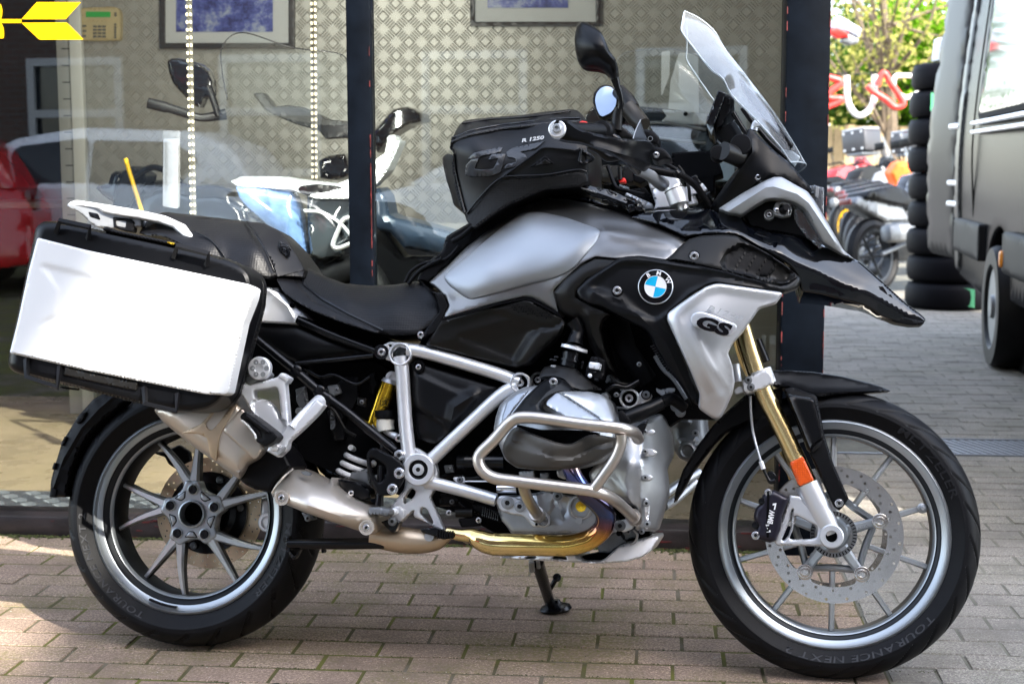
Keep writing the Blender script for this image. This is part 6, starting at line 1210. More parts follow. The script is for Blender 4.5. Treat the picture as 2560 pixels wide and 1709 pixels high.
# ---- pannier (lifts off)
PB = BM @ Matrix.Translation((-.98, -.42, .55))
pn = empty('pannier_case', PB, 'large aluminium side case with black edges and latches hanging on the motorcycle tail', 'pannier')
SH = 'Z 22 806 78 545 82 522 98 508 130 507 160 512 440 572 520 592 550 604 572 622 580 645 577 690 545 810 520 900 500 925 478 938 440 944 420 943 370 938 200 895 60 862 30 852 18 838'
panel('shell', SH, .405, bsat, pn, thick=.10, rw=16, edge=.030, rc=12, grid=9)
panel('inner_shell', 'Z 60 800 110 540 150 530 440 590 560 620 578 650 570 700 540 830 515 900 480 925 420 930 100 860', .31, bmat, pn, thick=.10, rw=8, edge=.01, grid=14)
wp = panel('side_plate', 'Z 86 545 200 574 400 616 538 645 572 652 587 660 582 684 560 740 526 900 516 906 470 904 200 850 22 810 40 740 66 620', 'Z 86 545 .418 300 600 .419 538 645 .418 587 672 .412 22 810 .418 470 904 .418 526 900 .412', whitep, pn, thick=.035, rw=5, edge=.006, rc=6, grid=8,
    steps=[('A 290 610 340 610 620 680 730 740 900 790 1150 830 1300 830 1460 850 1360 900 1220 960 1180 1130 830 1060 540 980 280 1030 400 960 420 780 340 670', -.0032, 9), ('A 640 1140 900 1160 1160 1230 1240 1310 1440 1500 380 1280 440 1240', -.0028, 9)])
panel('plate_badge', 'A 695 880 705 872 960 930 985 940 962 950 700 890', .416, mufft if False else greysil, wp, thick=.002, rw=1, edge=.0005); text('embossed_lettering', 'BMW', T('A 735 962')[0], T('A 935 1010')[0], .011, .4135, whitep, wp, off=.02, ext=.0012)
def strap(pts, m=bmat, w=.0068, d=.44, par=pn): 
    q = T(pts); P = BIKE.un([p[0] for p in q], [p[1] for p in q], [.408] + [d] * (len(q) - 2) + [.408]); V, F = tube_geo(P, w, 4); return obj('latch', V, F, m, par, 30)
strap('A 400 378 425 292 640 335 628 420', d=.428); strap('A 1240 552 1262 470 1486 525 1472 608', d=.428); strap('A 188 1275 190 1400 408 1475 428 1325', d=.428); strap('B 585 40 590 130 762 172 772 75', d=.428)
panel('foot_rail', 'A 462 1328 720 1390 985 1440 972 1502 700 1445 452 1388', .412, bsatb, pn, thick=.02, rw=3, edge=.004); panel('lid_tab', 'A 730 345 760 330 800 345 790 370 740 362', .40, bmat, pn, thick=.03, rw=4, edge=.006)
panel('hinge_bar', 'A 790 350 1230 440 1330 465 1325 480 1220 462 780 372', .40, bmat, pn, thick=.02, rw=3, edge=.004); panel('key_plate', 'A 1195 438 1250 450 1235 462 1190 448', .404, goldy, pn, thick=.004, rw=1, edge=.001)
panel('bottom_lug', 'A 435 1470 530 1480 520 1495 440 1485', .36, bdark, pn, thick=.03)
# ---- tank bag (strapped on top)
TB = BM @ Matrix.Translation((.02, 0, .93))
tb_ = empty('tank_bag', TB, 'black zipped tank bag with GS print resting on the fuel tank', 'tank bag')
tbd = 'H 170 830 .13 240 685 .08 400 655 .05 840 612 .05 940 680 .12 965 880 .16 930 1020 .16 700 1060 .165 290 1275 .15 150 1000 .10 130 880 .09 500 850 .175 800 800 .175 400 1050 .17 300 750 .15 700 700 .14'
bag = panel('bag_body', 'H 165 828 178 800 185 762 205 720 235 680 280 668 400 656 560 645 700 625 840 611 880 616 905 640 930 670 950 700 945 830 940 870 945 960 942 1020 900 1038 700 1055 640 1080 500 1140 420 1190 300 1278 262 1240 250 1196 190 1120 175 900 190 860', tbd, fabric, tb_, mirror=True, rw=9, edge=.014, rc=9, grid=8, ridges=[('H 190 765 350 720 560 690 760 668 890 660', 14, .007), ('H 470 990 640 870 700 825 870 835', 8, .005)])
panel('end_pocket', 'H 128 920 125 880 145 862 178 862 188 885 200 1000 235 1150 250 1200 215 1165 190 1150 165 1060 145 1000', 'H 128 920 .085 188 885 .14 250 1200 .145 145 1000 .09', fabric, tb_, mirror=True, rw=6, edge=.01, grid=9)
panel('mesh_panel', 'H 255 1195 330 1120 400 1040 450 1000 520 990 700 985 880 955 925 965 942 1000 940 1022 900 1040 700 1058 640 1082 500 1142 420 1192 302 1278 266 1245', tbd.replace('.175', '.180').replace('.165', '.171').replace('.16 ', '.166 ').replace('.15 ', '.156 '), fabmesh, tb_, thick=.01, rw=5, edge=.005, grid=9)
def at_tbd(x, y, dd=.004): f = AT; return float(f(np.array([T('H %g %g' % (x, y))[0]]))[0]) + dd
AT = tps(T(tbd, 3))
def seam(name, pts, r, m, dd=.003, n=5):
    q = [(float(a), float(b_)) for a, b_ in zip(pts.split()[::2], pts.split()[1::2])]; s_ = 'H ' + ' '.join('%g %g %g %g' % (x, y, at_tbd(x, y, dd), r) for x, y in q); return tube(name, s_, m, tb_, n=n, seg=8)
zipm = mat('zip_tape', (.012, .012, .013), 0, .35, bump=1., bscale=300)
seam('zip', '178 795 300 750 450 722 600 705 760 688 900 680', .0042, zipm, .006); seam('zip', '185 772 300 728 450 700 600 682 760 666 895 662', .0026, bgloss, .006)
seam('seam', '262 1195 330 1110 400 1035 455 995 520 985 700 978 880 950 930 962', .0025, bmetal, .006); seam('seam', '470 985 560 920 640 862 690 828 780 832 872 842', .0022, bmetal, .007); seam('seam', '190 862 200 960 225 1080 252 1190', .0025, bmetal, .004); seam('seam', '235 690 400 668 600 655 840 622', .0022, bmetal, .012); seam('strap_edge', '880 842 900 835 890 900 905 912', .003, bmetal, .010)
bp = mat('raised_gloss_print', (.032, .034, .038), 0, .22)
def onbag(name, q, m, dd=.004, **k):
    o_ = T(q); return panel(name, q, [(x, y, float(AT(np.array([[x, y]]))[0]) + dd) for x, y in o_], m, tb_, thick=.003, rw=1.5, edge=.001, grid=12, **k)
for q in ('H 265 890 300 855 340 845 465 818 450 850 350 872 300 895', 'H 250 980 255 925 290 890 330 885 315 920 305 945 340 950 410 945 440 885 380 895 400 860 480 860 450 965 400 985 290 990', 'H 480 850 520 825 640 800 700 785 650 830 560 850 590 865 600 885 560 925 470 945 480 920 540 905 530 885 490 880'): onbag('printed_letter', q, bp)
onbag('side_patch', 'H 610 935 700 870 750 915', bmat, .008); onbag('side_patch', 'H 640 930 700 890 735 915', bsatb, .010)
q0, q1 = T('H 570 796')[0], T('H 692 778')[0]; text('printed_lettering', 'R 1250', q0, q1, .0085, at_tbd(570, 790, .008), whitee, tb_, shear=.3, off=.03, dd=at_tbd(692, 778, .008))
panel('buckle', 'H 895 835 905 828 965 868 975 885 965 900 910 925 892 915', .172, bmetal, tb_, thick=.008, rw=2, edge=.002, holes=['H 905 848 950 878 950 888 905 908'])
panel('red_pull', 'H 880 690 905 675 935 680 942 700 940 718 910 718 885 708', .15, red, tb_, thick=.02, rw=3, edge=.004); panel('zip_end', 'H 165 830 178 762 188 765 186 838 175 840', .135, bmetal, tb_, thick=.02, rw=2)

# odds and ends of pipework in the dark bays
for q, m_ in (('C 470 380 .09 .005 560 430 .10 .005 640 420 .10 .005 760 470 .10 .005 840 430 .10 .005', bmetal), ('C 560 560 .10 .004 640 620 .10 .004 700 720 .10 .004 760 760 .10 .004', bsatb), ('C 850 700 .12 .0035 900 760 .12 .0035 930 840 .13 .0035 960 900 .13 .0035', castd), ('C 1240 1090 .10 .004 1320 1120 .10 .004 1400 1180 .10 .004 1500 1190 .10 .004', bmetal), ('C 1230 1000 .09 .006 1300 980 .09 .006 1400 1000 .1 .006 1500 980 .1 .006', bsatb),
              ('D 960 200 .14 .006 1000 240 .15 .006 1080 250 .14 .006 1140 210 .13 .006', bsatb), ('G 330 1180 .15 .005 380 1260 .15 .005 450 1330 .15 .005 520 1440 .15 .005', castd), ('L 1330 760 .19 .006 1450 700 .19 .006 1600 720 .18 .006 1760 640 .17 .006', bmetal), ('I 660 880 -.05 .005 760 1130 -.03 .005 900 1180 .0 .005 1100 1220 .02 .005', bmat), ('I 1500 880 .05 .004 1560 960 .05 .004 1620 1120 .06 .004 1640 1300 .06 .004', bsatb)):
    tube('hose', q, m_, bk, seg=8)
for q, d_, m_ in (('C 600 480 660 470 680 520 620 540', .09, castd), ('C 770 540 820 550 815 600 765 590', .10, bsatb), ('C 1270 1110 1320 1105 1325 1150 1275 1150', .11, bsatb), ('D 20 700 70 695 80 740 30 745', .11, castd), ('D 1000 255 1050 250 1060 280 1010 285', .15, castd), ('G 200 1190 260 1200 270 1260 220 1280', .15, bsatb), ('L 1420 800 1500 790 1520 830 1440 850', .18, castd)):
    panel('clip', q, d_, m_, bk, thick=.012, rw=2, edge=.003, grid=12)
for q in ('C 655 500', 'C 795 570', 'C 1298 1128', 'C 480 420', 'D 50 718', 'D 1030 268', 'L 1470 815', 'G 235 1230'): bolt(q, .125 if q[0] in 'CD' else .185, .0055, bk, castd)
# ================================================================== THINGS INSIDE THE SHOP
def IF(dep): return Frame(FM @ Matrix.Translation((0, dep, 0)))
def base_at(fr, px, py): return Matrix.Translation(Vector(fr.un([px], [py], [0])[0]))
f9 = IF(.85); wgloss = mat('white_fairing_paint', (.5, .52, .54), 0, .15, coat=.6); bluew = mat('pale_blue_fairing', (.16, .27, .52), .3, .15, coat=.6, var=.5, vscale=9)
floorz = lambda fr: None
def root_on_floor(fr, px): P = fr.un([px], [700], [0])[0]; return Matrix.Translation((P[0], P[1], .03))
sb = empty('showroom_motorcycle', root_on_floor(f9, 700), 'white fronted motorcycle inside the window behind the thin dark post', 'motorcycle')
K_ = dict(fr=f9, grid=14)
panel('front_fairing', 'O 505 1015 570 988 780 990 900 1008 1100 1030 1180 1000 1250 980 1320 940 1400 860 1380 770 1420 755 1440 790 1462 785 1390 955 1310 1040 1180 1112 980 1112 850 1062 540 1042', 'O 505 1015 .1 900 1050 .18 1180 1050 .2 1400 860 .1', wgloss, sb, thick=.12, rw=5, edge=.01, ridges=[('O 600 1010 900 1030 1180 1060', 10, .01)], **K_)
panel('side_fairing', 'O 535 1045 700 1050 850 1066 880 1120 905 1200 935 1428 920 1430 800 1340 690 1240 600 1160 556 1110', .14, bluew, sb, thick=.06, rw=6, edge=.012, bulge=.03, **K_)
panel('black_trim', 'O 880 1060 900 1040 985 1030 1100 1040 1180 1060 1170 1080 1040 1080 960 1105 900 1080', .21, bsat, sb, thick=.02, rw=3, **K_)
panel('headlight', 'O 935 1085 985 1112 1180 1114 1196 1200 1190 1300 1120 1440 1010 1455 955 1430 940 1300', .16, mat('dark_lens', (.05, .06, .07), .2, .05, coat=1.), sb, thick=.05, rw=6, edge=.02, bulge=.02, **K_)
tube('lamp_ring', 'O 1180 1215 .19 .008 1140 1230 .19 .008 1110 1290 .19 .008 1080 1370 .19 .008 1110 1390 .19 .008 1190 1360 .19 .008', silver, sb, fr=f9); tube('lamp_blade', 'O 920 1180 .19 .006 1020 1190 .19 .006 1120 1250 .19 .006 1190 1330 .19 .006', wgloss, sb, fr=f9)
panel('lower_fairing', 'O 600 1190 700 1250 930 1435 1180 1450 1330 1240 1380 1300 1480 1440 1700 1440 1900 1600 1900 1900 600 1900 560 1500', .08, bsat, sb, thick=.1, rw=6, **K_)
panel('tank', 'O 1300 1060 1340 1050 1380 1100 1400 1200 1440 1220 1500 1230 1792 1310 1900 1350 1900 1450 1700 1440 1560 1400 1480 1390 1400 1300 1340 1290 1290 1250', .12, mat('deep_blue_paint', (.02, .035, .06), .2, .3), sb, thick=.16, rw=8, edge=.02, bulge=.03, **K_)
panel('dashboard', 'O 635 528 650 520 690 520 752 598 830 588 900 598 1000 640 1060 670 1180 680 1180 770 1040 780 1000 730 880 700 740 640 690 606', .0, bsat, sb, thick=.05, rw=4, **K_)
panel('windscreen', 'O 458 270 500 220 575 186 700 220 850 268 960 290 1110 298 1160 340 1180 700 1000 700 700 640 520 580 480 500 456 380', 'O 458 270 .0 800 400 .08 1160 340 .0', clearin, sb, thick=.004, rw=0, fr=f9, grid=20); tube('windscreen_edge', 'O 490 560 .0 .002 460 400 .0 .002 462 260 .0 .002 575 184 .0 .002 850 266 .05 .002 1110 300 .03 .002 1172 360 .0 .002', bmetal, sb, fr=f9)
im = panel('mirror', 'O 153 345 170 328 210 325 262 336 340 360 385 400 405 450 408 530 390 550 360 550 335 605 300 590 240 530 185 470 160 400', .1, bgloss, sb, thick=.05, rw=6, edge=.02, bulge=.01, **K_); tube('mirror_stem', 'O 380 480 .09 .014 410 560 .09 .012 440 650 .09 .012', bsat, sb, fr=f9)
cyl2('handlebar_grip', 'O 45 578 .12 .019 150 603 .11 .019 160 605 .11 .016 270 640 .1 .016', rubber, sb, fr=f9); tube('handlebar', 'O 260 640 .1 .014 350 660 .08 .014 480 640 .05 .02', bsat, sb, fr=f9)
panel('silver_flap', 'O 1310 900 1370 860 1390 760 1425 755 1440 790 1400 930 1330 1030 1305 1040', .2, silverw, sb, thick=.01, rw=2, **K_)
tube('front_wheel', 'O 1200 1500 .1 .05 1000 1600 .1 .05 900 1750 .1 .05 1000 1950 .1 .05 1200 1980 .1 .05 1350 1800 .1 .05 1320 1600 .1 .05', rubber, sb, fr=f9, closed=True)
# touring bike deeper in the shop
fd_ = IF(1.15)
tbk = empty('touring_motorcycle', root_on_floor(fd_, 1600), 'black touring motorcycle with tall clear screen inside the window behind the handlebars', 'motorcycle')
K2 = dict(fr=fd_, grid=16)
panel('cowl', 'H 915 650 960 600 1080 520 1140 480 1200 592 1400 610 1620 640 1800 680 1800 1000 1700 1060 1000 1060 930 900', .0, bgloss, tbk, thick=.2, rw=8, edge=.02, **K2)
panel('windscreen', 'H 1090 560 1110 330 1160 300 1240 280 1370 275 1480 300 1600 330 1700 420 1780 640 1620 640 1400 612 1200 592', .02, clearin, tbk, thick=.005, rw=0, fr=fd_, grid=24); tube('windscreen_edge', 'H 1085 500 .02 .002 1110 325 .02 .002 1240 279 .02 .002 1370 274 .02 .002 1480 290 .02 .002 1650 350 .02 .002', cast, tbk, fr=fd_)
panel('white_trim', 'H 1350 610 1610 636 1600 700 1340 690 1380 650', .03, wgloss, tbk, thick=.02, rw=2, **K2); lath('screw', T('H 1485 638')[0], .032, [(.008, 0), (.008, .003)], bdark, tbk, fr=fd_)
tube('dash_trim', 'H 1600 725 .05 .006 1400 692 .05 .006 1290 688 .05 .006 1280 710 .05 .006 1330 770 .05 .006 1600 800 .05 .006', castd, tbk, fr=fd_)
panel('tank_panel', 'H 1580 1015 1590 960 1620 900 1625 840 1680 850 1760 910 1760 1015', .06, mat('pale_blue_tank', (.45, .55, .68), .3, .2), tbk, thick=.05, rw=5, **K2)
panel('body', 'H 900 1000 1850 1000 1850 1800 900 1800', -.05, bdark, tbk, thick=.2, rw=0, **K2)
f13 = IF(1.35); dark_mass = empty('showroom_motorcycle', root_on_floor(f13, 450), 'added black motorcycle shapes darkening the window low behind the pillion seat', 'motorcycle')  # dark mass added to deepen the lower part of the window
K3 = dict(fr=f13, grid=16)
panel('tank', 'O -60 1120 0 1060 80 1010 180 1000 300 1040 420 1030 520 1060 640 1130 700 1260 680 1400 300 1400 -60 1400', .05, bgloss, dark_mass, thick=.25, rw=10, edge=.03, bulge=.05, bw=60, **K3)
panel('fairing', 'O -140 1060 -100 960 -40 930 40 980 20 1060 -60 1160 -160 1200', .08, bsat, dark_mass, thick=.12, rw=6, edge=.02, **K3); panel('seat', 'O 600 1240 800 1200 1000 1260 1160 1300 1700 1330 1900 1300 1900 1500 600 1500', .05, leathers, dark_mass, thick=.2, rw=8, edge=.03, **K3)
panel('engine', 'O -100 1380 1900 1400 1900 1900 -100 1900', .0, bdark, dark_mass, thick=.2, rw=0, **K3); tube('handlebar', 'O -40 1000 .1 .012 60 940 .1 .012 150 960 .1 .012 230 1020 .1 .012', bmetal, dark_mass, fr=f13)
panel('cowl', 'O 1290 760 1340 700 1420 610 1500 596 1570 630 1580 680 1500 700 1400 760 1330 860', .1, bgloss, dark_mass, thick=.2, rw=8, edge=.03, **K3)
panel('luggage', 'O 1000 900 1060 870 1150 860 1180 980 1100 1010 1010 1000', .1, bgloss, dark_mass, thick=.2, rw=8, edge=.03, **K3)
fb_ = IF(1.6); wb = panel('display_board', 'H 1350 292 1398 284 1396 420 1356 530 1348 530', .0, mat('white_board', .85, 0, .5), None, fr=fb_, thick=.02, rw=0, grid=30); tag(wb, 'thin white sliver of board standing behind the tall clear screen', 'board')
wb2 = panel('display_board', 'H 1450 296 1556 300 1560 650 1385 650 1400 460 1430 350', .0, MATS['white_board'], None, fr=fb_, thick=.02, rw=0, grid=30); tag(wb2, 'broad white board standing behind the tall clear screen in the shop', 'board')
# counter, strap and stand-in for a farther motorcycle front on the left
sp_ = IF(.9); ct = empty('display_counter', root_on_floor(sp_, 60), 'low black counter inside the window behind the side case', 'counter')
xa, xb = sp_.un([-200], [500], [0])[0][0], sp_.un([330], [500], [0])[0][0]
fbox('body', xl + .1, fl(330, 500, -2.6).x, 2.6, 3.2, .03, .95, bdark, ct); fbox('top', xl + .1, fl(335, 500, -2.6).x, 2.58, 3.22, .952, .98, mat('grey_counter_top', (.13, .13, .14), 0, .4), ct)
jk = panel('dark_bike_front', 'N 680 1340 700 1320 770 1310 790 1240 830 1215 870 1225 880 1300 930 1340 920 1400 880 1440 820 1452 740 1400', .0, bgloss, None, fr=IF(1.3), thick=.15, rw=10, edge=.03, bulge=.03); tag(jk, 'dark glossy helmet in front of the chequer plate beside the pale upright', 'silhouette')  # rounded stand-in for the front of a farther motorcycle
ys = tube('yellow_strap', 'N 895 1130 .0 .008 930 1250 .0 .008 1010 1500 .0 .008', yel, None, fr=IF(1.1)); tag(ys, 'yellow strap hanging diagonally inside the window left of the price tag', 'strap')
# ================================================================== YARD BEHIND
vang = math.atan2(-.986, -.167); VM_ = Matrix.Translation((2.74, 8.55, 0)) @ Matrix.Rotation(vang, 4, 'Z'); VF = Metric(VM_)
van = empty('van', VM_, 'tall dark grey van with open rear door on the right edge behind the front wheel', 'van')
vpaint = mat('dark_grey_van_paint', (.007, .007, .0085), 0, .26, spec=.02); vclad = mat('grey_van_cladding', (.014, .014, .015), 0, .55, spec=.1)
arch = [(.45 * math.cos(a), .34 + .45 * math.sin(a)) for a in np.linspace(-.0, math.pi, 14)]
arch2 = [(3.4 + x, z) for x, z in arch]
body = [(-1.74, .40), (-.45, .36)] + arch[::-1] + [(.45, .34), (2.95, .34)] + arch2[::-1] + [(3.85, .34), (4.5, .5), (4.5, 1.3), (3.6, 2.1), (3.0, 2.5), (-1.70, 2.55)]
panel('side_panel', body, [(-1.7, .4, .0), (0, .4, .0), (4, .4, 0), (-1.7, 1.2, .03), (4, 1.2, .03), (-1.7, 2.5, -.10), (3, 2.5, -.10)], vpaint, van, fr=VF, thick=1.9, rw=.03, edge=.02, rc=.04, grid=.10)
for x0, x1 in ((-1.70, -.47), (.47, 2.93)): panel('side_cladding', [(x0, .57), (x1, .57), (x1, .79), (x0, .79)], .045, vclad, van, fr=VF, thick=.05, rw=.02, edge=.010, rc=.02, grid=.05)
vgl = mat('van_window_glass', (.006, .007, .009), 0, .06, coat=.2); panel('side_window', [(-.72, 1.45), (1.0, 1.45), (1.0, 2.12), (.9, 2.2), (-.6, 2.2), (-.78, 2.1)], [(-.7, 1.45, .035), (1, 1.45, .035), (-.7, 2.2, -.045), (1, 2.2, -.045)], vgl, van, fr=VF, thick=.02, rw=.02, edge=.006, rc=.06, grid=.15)
panel('window_seal', [(-.80, 1.42), (1.05, 1.42), (1.05, 2.25), (-.84, 2.25)], [(-.7, 1.4, .03), (1, 1.4, .03), (-.7, 2.25, -.055), (1, 2.25, -.055)], bdark, van, fr=VF, thick=.02, rw=0, rc=.08, grid=.2, holes=[[(-.70, 1.46), (.98, 1.46), (.98, 2.18), (-.75, 2.18)]])
for z in (1.385, 1.33): panel('door_rail', [(-.95, z), (2.9, z), (2.9, z + .022), (-.95, z + .022)], .052, silverw, van, fr=VF, thick=.03, rw=.004, edge=.004, rc=.01, grid=.3)
panel('rear_pillar', [(-1.80, .42), (-1.52, .42), (-1.50, 1.2), (-1.56, 2.5), (-1.78, 2.5)], [(-1.7, .4, .02), (-1.7, 1.2, .045), (-1.5, 1.2, .045), (-1.7, 2.5, -.08)], bsat, van, fr=VF, thick=.05, rw=.03, edge=.03, grid=.1)
b = MB(); b.add(*box_geo((1.4, 0.93, 2.53), 5.6, 1.8, .06, VM_)); b.build('roof', vpaint, van)
for x_ in (-.98, 1.12, 2.96): panel('door_gap', [(x_, .82), (x_ + .012, .82), (x_ + .012, 2.3), (x_, 2.3)], [(x_, .8, .012), (x_, 1.2, .034), (x_ + .01, 1.3, .034), (x_, 2.3, -.062)], bdark, van, fr=VF, thick=.01, rw=0, rc=0, grid=.1)
lb = panel('side_marker', [(.47, .60), (.53, .60), (.53, .69), (.47, .69)], .06, mat('amber_lens', (.9, .3, .02), 0, .2), van, fr=VF, thick=.02, rw=.01, edge=.01, grid=.05)
for wx in (0, 3.4):
    cw = np.array(VM_ @ Vector((wx, .02, .345))); ax = -VF.lat(); V, F = lathe_geo(cw, ax, [(.21, .02), (.24, .05), (.33, .05), (.345, .02), (.345, -.16), (.2, -.18), (.2, -.02)], 40, True); w = obj('wheel', V, F, rubber, van, 40)
    V, F = lathe_geo(cw, ax, [(.215, .03), (.20, .02), (.12, -.01), (.07, .03), (.06, .05), (.001, .05), (.001, .0), (.2, -.05), (.215, .02)], 32); obj('hub_cap', V, F, castd, w, 40)
    V, F = lathe_geo(cw, ax, [(.44, -.1), (.44, -.5), (.01, -.5)], 24); obj('wheel_well', V, F, bdark, van, None)
dm = VM_ @ Matrix.Translation((-1.78, -.02, 0)) @ Matrix.Rotation(R(8), 4, 'Z'); DFm = Metric(dm)
dd_ = panel('rear_door', [(-.80, .50), (-.02, .50), (-.02, 2.45), (-.72, 2.45)], [(-.8, .5, .0), (0, .5, 0), (-.8, 2.4, -.08), (0, 2.4, -.08), (-.7, 1.2, .03)], mat('silver_grey_door', (.04, .038, .037), 0, .3, spec=.03), van, fr=DFm, thick=.06, rw=.04, edge=.03, rc=.1, grid=.12, label='open rear door catching the light')
for z in (1.38, 1.0, .86): panel('hinge', [(-.12, z), (.12, z), (.12, z + .035), (-.12, z + .035)], .04, silverw, dd_, fr=DFm, thick=.03, rw=.008, edge=.008, grid=.06)
# tyre stack
ts = Vector((3.50, 12.1, 0))
tyb = mat('stacked_tyre_rubber', (.0025, .0025, .004), 0, .6, spec=.08)
me = None; lblg = mat('green_label', (.12, .50, .25), 0, .6)
for i in range(9):
    if me is None:
        V, F = lathe_geo((0, 0, 0), (0, 0, 1), [(.20, .03), (.215, .01), (.27, .0), (.315, .012), (.335, .05), (.338, .105), (.335, .16), (.315, .2), (.27, .212), (.215, .2), (.20, .18), (.2, .1)], 40, True); me = bpy.data.meshes.new('tyre'); me.from_pydata(V.tolist(), [], F); me.materials.append(tyb)
        for p in me.polygons: p.use_smooth = True
    o = bpy.data.objects.new('stacked_tyre', me); COL.objects.link(o); o.location = ts + Vector((random.uniform(-.015, .015), random.uniform(-.015, .015), i * .2145))
    lab = {0: 'bottom tyre of the tall black stack beside the van', 8: 'topmost tyre of the tall black stack beside the van, under the white carton', 7: 'second tyre from the top of the tall black stack beside the van'}.get(i, '%s tyre from the bottom in the tall black stack beside the van' % ['', 'second', 'third', 'fourth', 'fifth', 'sixth', 'seventh'][min(i, 6)])
    tag(o, lab, 'tyre', 'tyres stacked beside the van')
    if i in (7, 0): 
        a = -.72 if i == 7 else -.2
        PMt = Metric(Matrix.Translation(o.location) @ Matrix.Rotation(-R(16) + (-.0 if i else .35), 4, 'Z')); xx0 = -.17 if i else -.02
        q_ = panel('label', [(xx0, .05), (xx0 + .11, .03), (xx0 + .11, .17), (xx0, .19)], [(xx0, .05, .318), (xx0 + .11, .05, .334), (xx0, .18, .318), (xx0 + .11, .18, .334)], lblg, None, fr=PMt, thick=.03, rw=0, rc=0, grid=.05)
        q_.parent = o; q_.matrix_parent_inverse = Matrix.Translation(-o.location)
bxm = Metric(Matrix.Translation((3.44, 12.0, 1.94)) @ Matrix.Rotation(.2, 4, 'Z')); wc = panel('carton', [(-.13, 0), (.12, 0), (.12, .13), (.0, .20), (-.11, .17)], .1, mat('white_card', .8, 0, .6), None, fr=bxm, thick=.18, rw=.005, edge=.004, rc=.01, grid=.06); tag(wc, 'crumpled white carton on top of the tyre stack', 'carton')
# parked motorcycles (real size, simplified)
def parked_bike(M, cols, label, box=True, yellow=False):
    r = empty('parked_motorcycle', M, label, 'motorcycle', 'motorcycles parked across the yard'); fr = Metric(M); body, trim = cols
    rim_ = mat('yellow_rim', (.85, .48, .01), .3, .3) if yellow else rimd
    for x in (-.74, .76):
        V, F = lathe_geo(M @ Vector((x, 0, .33)), -fr.lat(), [(.24, .05), (.27, .065), (.31, .05), (.33, .0), (.31, -.05), (.27, -.065), (.24, -.05)], 36, True); w = obj('wheel', V, F, rubber, r, 40)
        V, F = lathe_geo(M @ Vector((x, 0, .33)), -fr.lat(), [(.245, .045), (.215, .04), (.205, -.04), (.245, -.045)], 36, True); obj('rim', V, F, rim_, w, 40)
        b = MB()
        for k in range(6):
            a = k * math.pi / 3; P = np.array([[x, 0, .33], [x + .21 * math.cos(a), 0, .33 + .21 * math.sin(a)]]); V, F = tube_geo(P @ np.array(M)[:3, :3].T + np.array(M)[:3, 3], .012, 6); b.add(V, F)
        b.build('spoke', rim_, w)
    pn_ = lambda n, o_, d, m, **k: panel(n, o_, d, m, r, fr=fr, mirror=True, rw=.02, edge=.02, rc=.03, grid=.06, **k)
    pn_('engine', [(-.25, .28), (.35, .25), (.45, .4), (.4, .65), (-.2, .65), (-.4, .5)], .16, castd); pn_('tank', [(-.15, .78), (.0, .98), (.25, 1.05), (.45, .98), (.55, .85), (.3, .7), (-.1, .7)], .15, body)
    pn_('seat', [(-.85, .86), (-.5, .9), (-.15, .78), (-.1, .72), (-.4, .72), (-.9, .8)], .12, bsat); pn_('fairing', [(.35, .75), (.6, .95), (.72, 1.2), (.8, 1.12), (1.05, .9), (.75, .85), (.55, .6), (.4, .55)], .12, body); pn_('screen', [(.6, 1.1), (.5, 1.45), (.56, 1.47), (.78, 1.12)], .12, clear)
    pn_('tail', [(-.95, .82), (-.4, .75), (-.3, .6), (-.6, .6), (-1.0, .75)], .08, trim); pn_('mudguard', [(.5, .6), (.7, .72), (1.0, .66), (1.1, .6), (.75, .68), (.55, .5)], .06, bmat)
    for s_ in (-1, 1):
        P = np.array([[.76, s_ * .09, .33], [.5, s_ * .09, 1.02]]); V, F = tube_geo(P @ np.array(M)[:3, :3].T + np.array(M)[:3, 3], .025, 8); obj('fork_leg', V, F, silver, r)
        P = np.array([[.5, s_ * .05, 1.03], [.45, s_ * .2, 1.12], [.36, s_ * .4, 1.1]]); V, F = tube_geo(P @ np.array(M)[:3, :3].T + np.array(M)[:3, 3], .015, 8); obj('handlebar', V, F, bmetal, r)
        P = np.array([[.42, s_ * .3, 1.1], [.44, s_ * .36, 1.3]]); V, F = tube_geo(P @ np.array(M)[:3, :3].T + np.array(M)[:3, 3], .008, 6); mm_ = obj('mirror_stem', V, F, bmetal, r)
        V, F = bbox_geo((.44, s_ * .38, 1.34), (.03, .14, .09), M, .012); obj('mirror', V, F, bsat, r)
        P = np.array([[-.1, s_ * .14, .75], [-.3, s_ * .15, .45], [-.74, s_ * .1, .34]]); V, F = tube_geo(P @ np.array(M)[:3, :3].T + np.array(M)[:3, 3], .02, 8); obj('frame_tube', V, F, trim, r)
    V, F = bbox_geo((-.55, -.24, .5), (.62, .13, .15), M @ Matrix.Translation((0, 0, 0)), .05); obj('silencer', V, F, castd, r)
    V, F = bbox_geo((-1.02, 0, .78), (.03, .12, .05), M, .01); obj('tail_light', V, F, mat('tail_light_red', (.12, .004, .006), 0, .2, coat=.3), r)
    if box: 
        V, F = bbox_geo((-.82, 0, 1.36), (.34, .38, .27), M, .03); tx = obj('top_box', V, F, mat('grey_top_box', (.06, .06, .065), .4, .4), r); V, F = bbox_geo((-.82, 0, 1.51), (.32, .36, .03), M, .012); obj('lid', V, F, mat('pale_box_lid', (.4, .42, .45), .5, .3), tx)
        b = MB()
        for sx in (-.14, 0, .14):
            for z in (1.26, 1.47): 
                for xx in (-.992,): V, F = lathe_geo(M @ Vector((xx, sx, z)), M.to_3x3() @ Vector((-1, 0, 0)), [(.016, 0), (.016, .006), (.001, .008)], 10); b.add(V, F)
        b.build('rivet', silver, tx, kind='stuff'); V, F = bbox_geo((-.8, 0, 1.20), (.36, .26, .03), M, .008); obj('rack', V, F, castd, r)
    return r
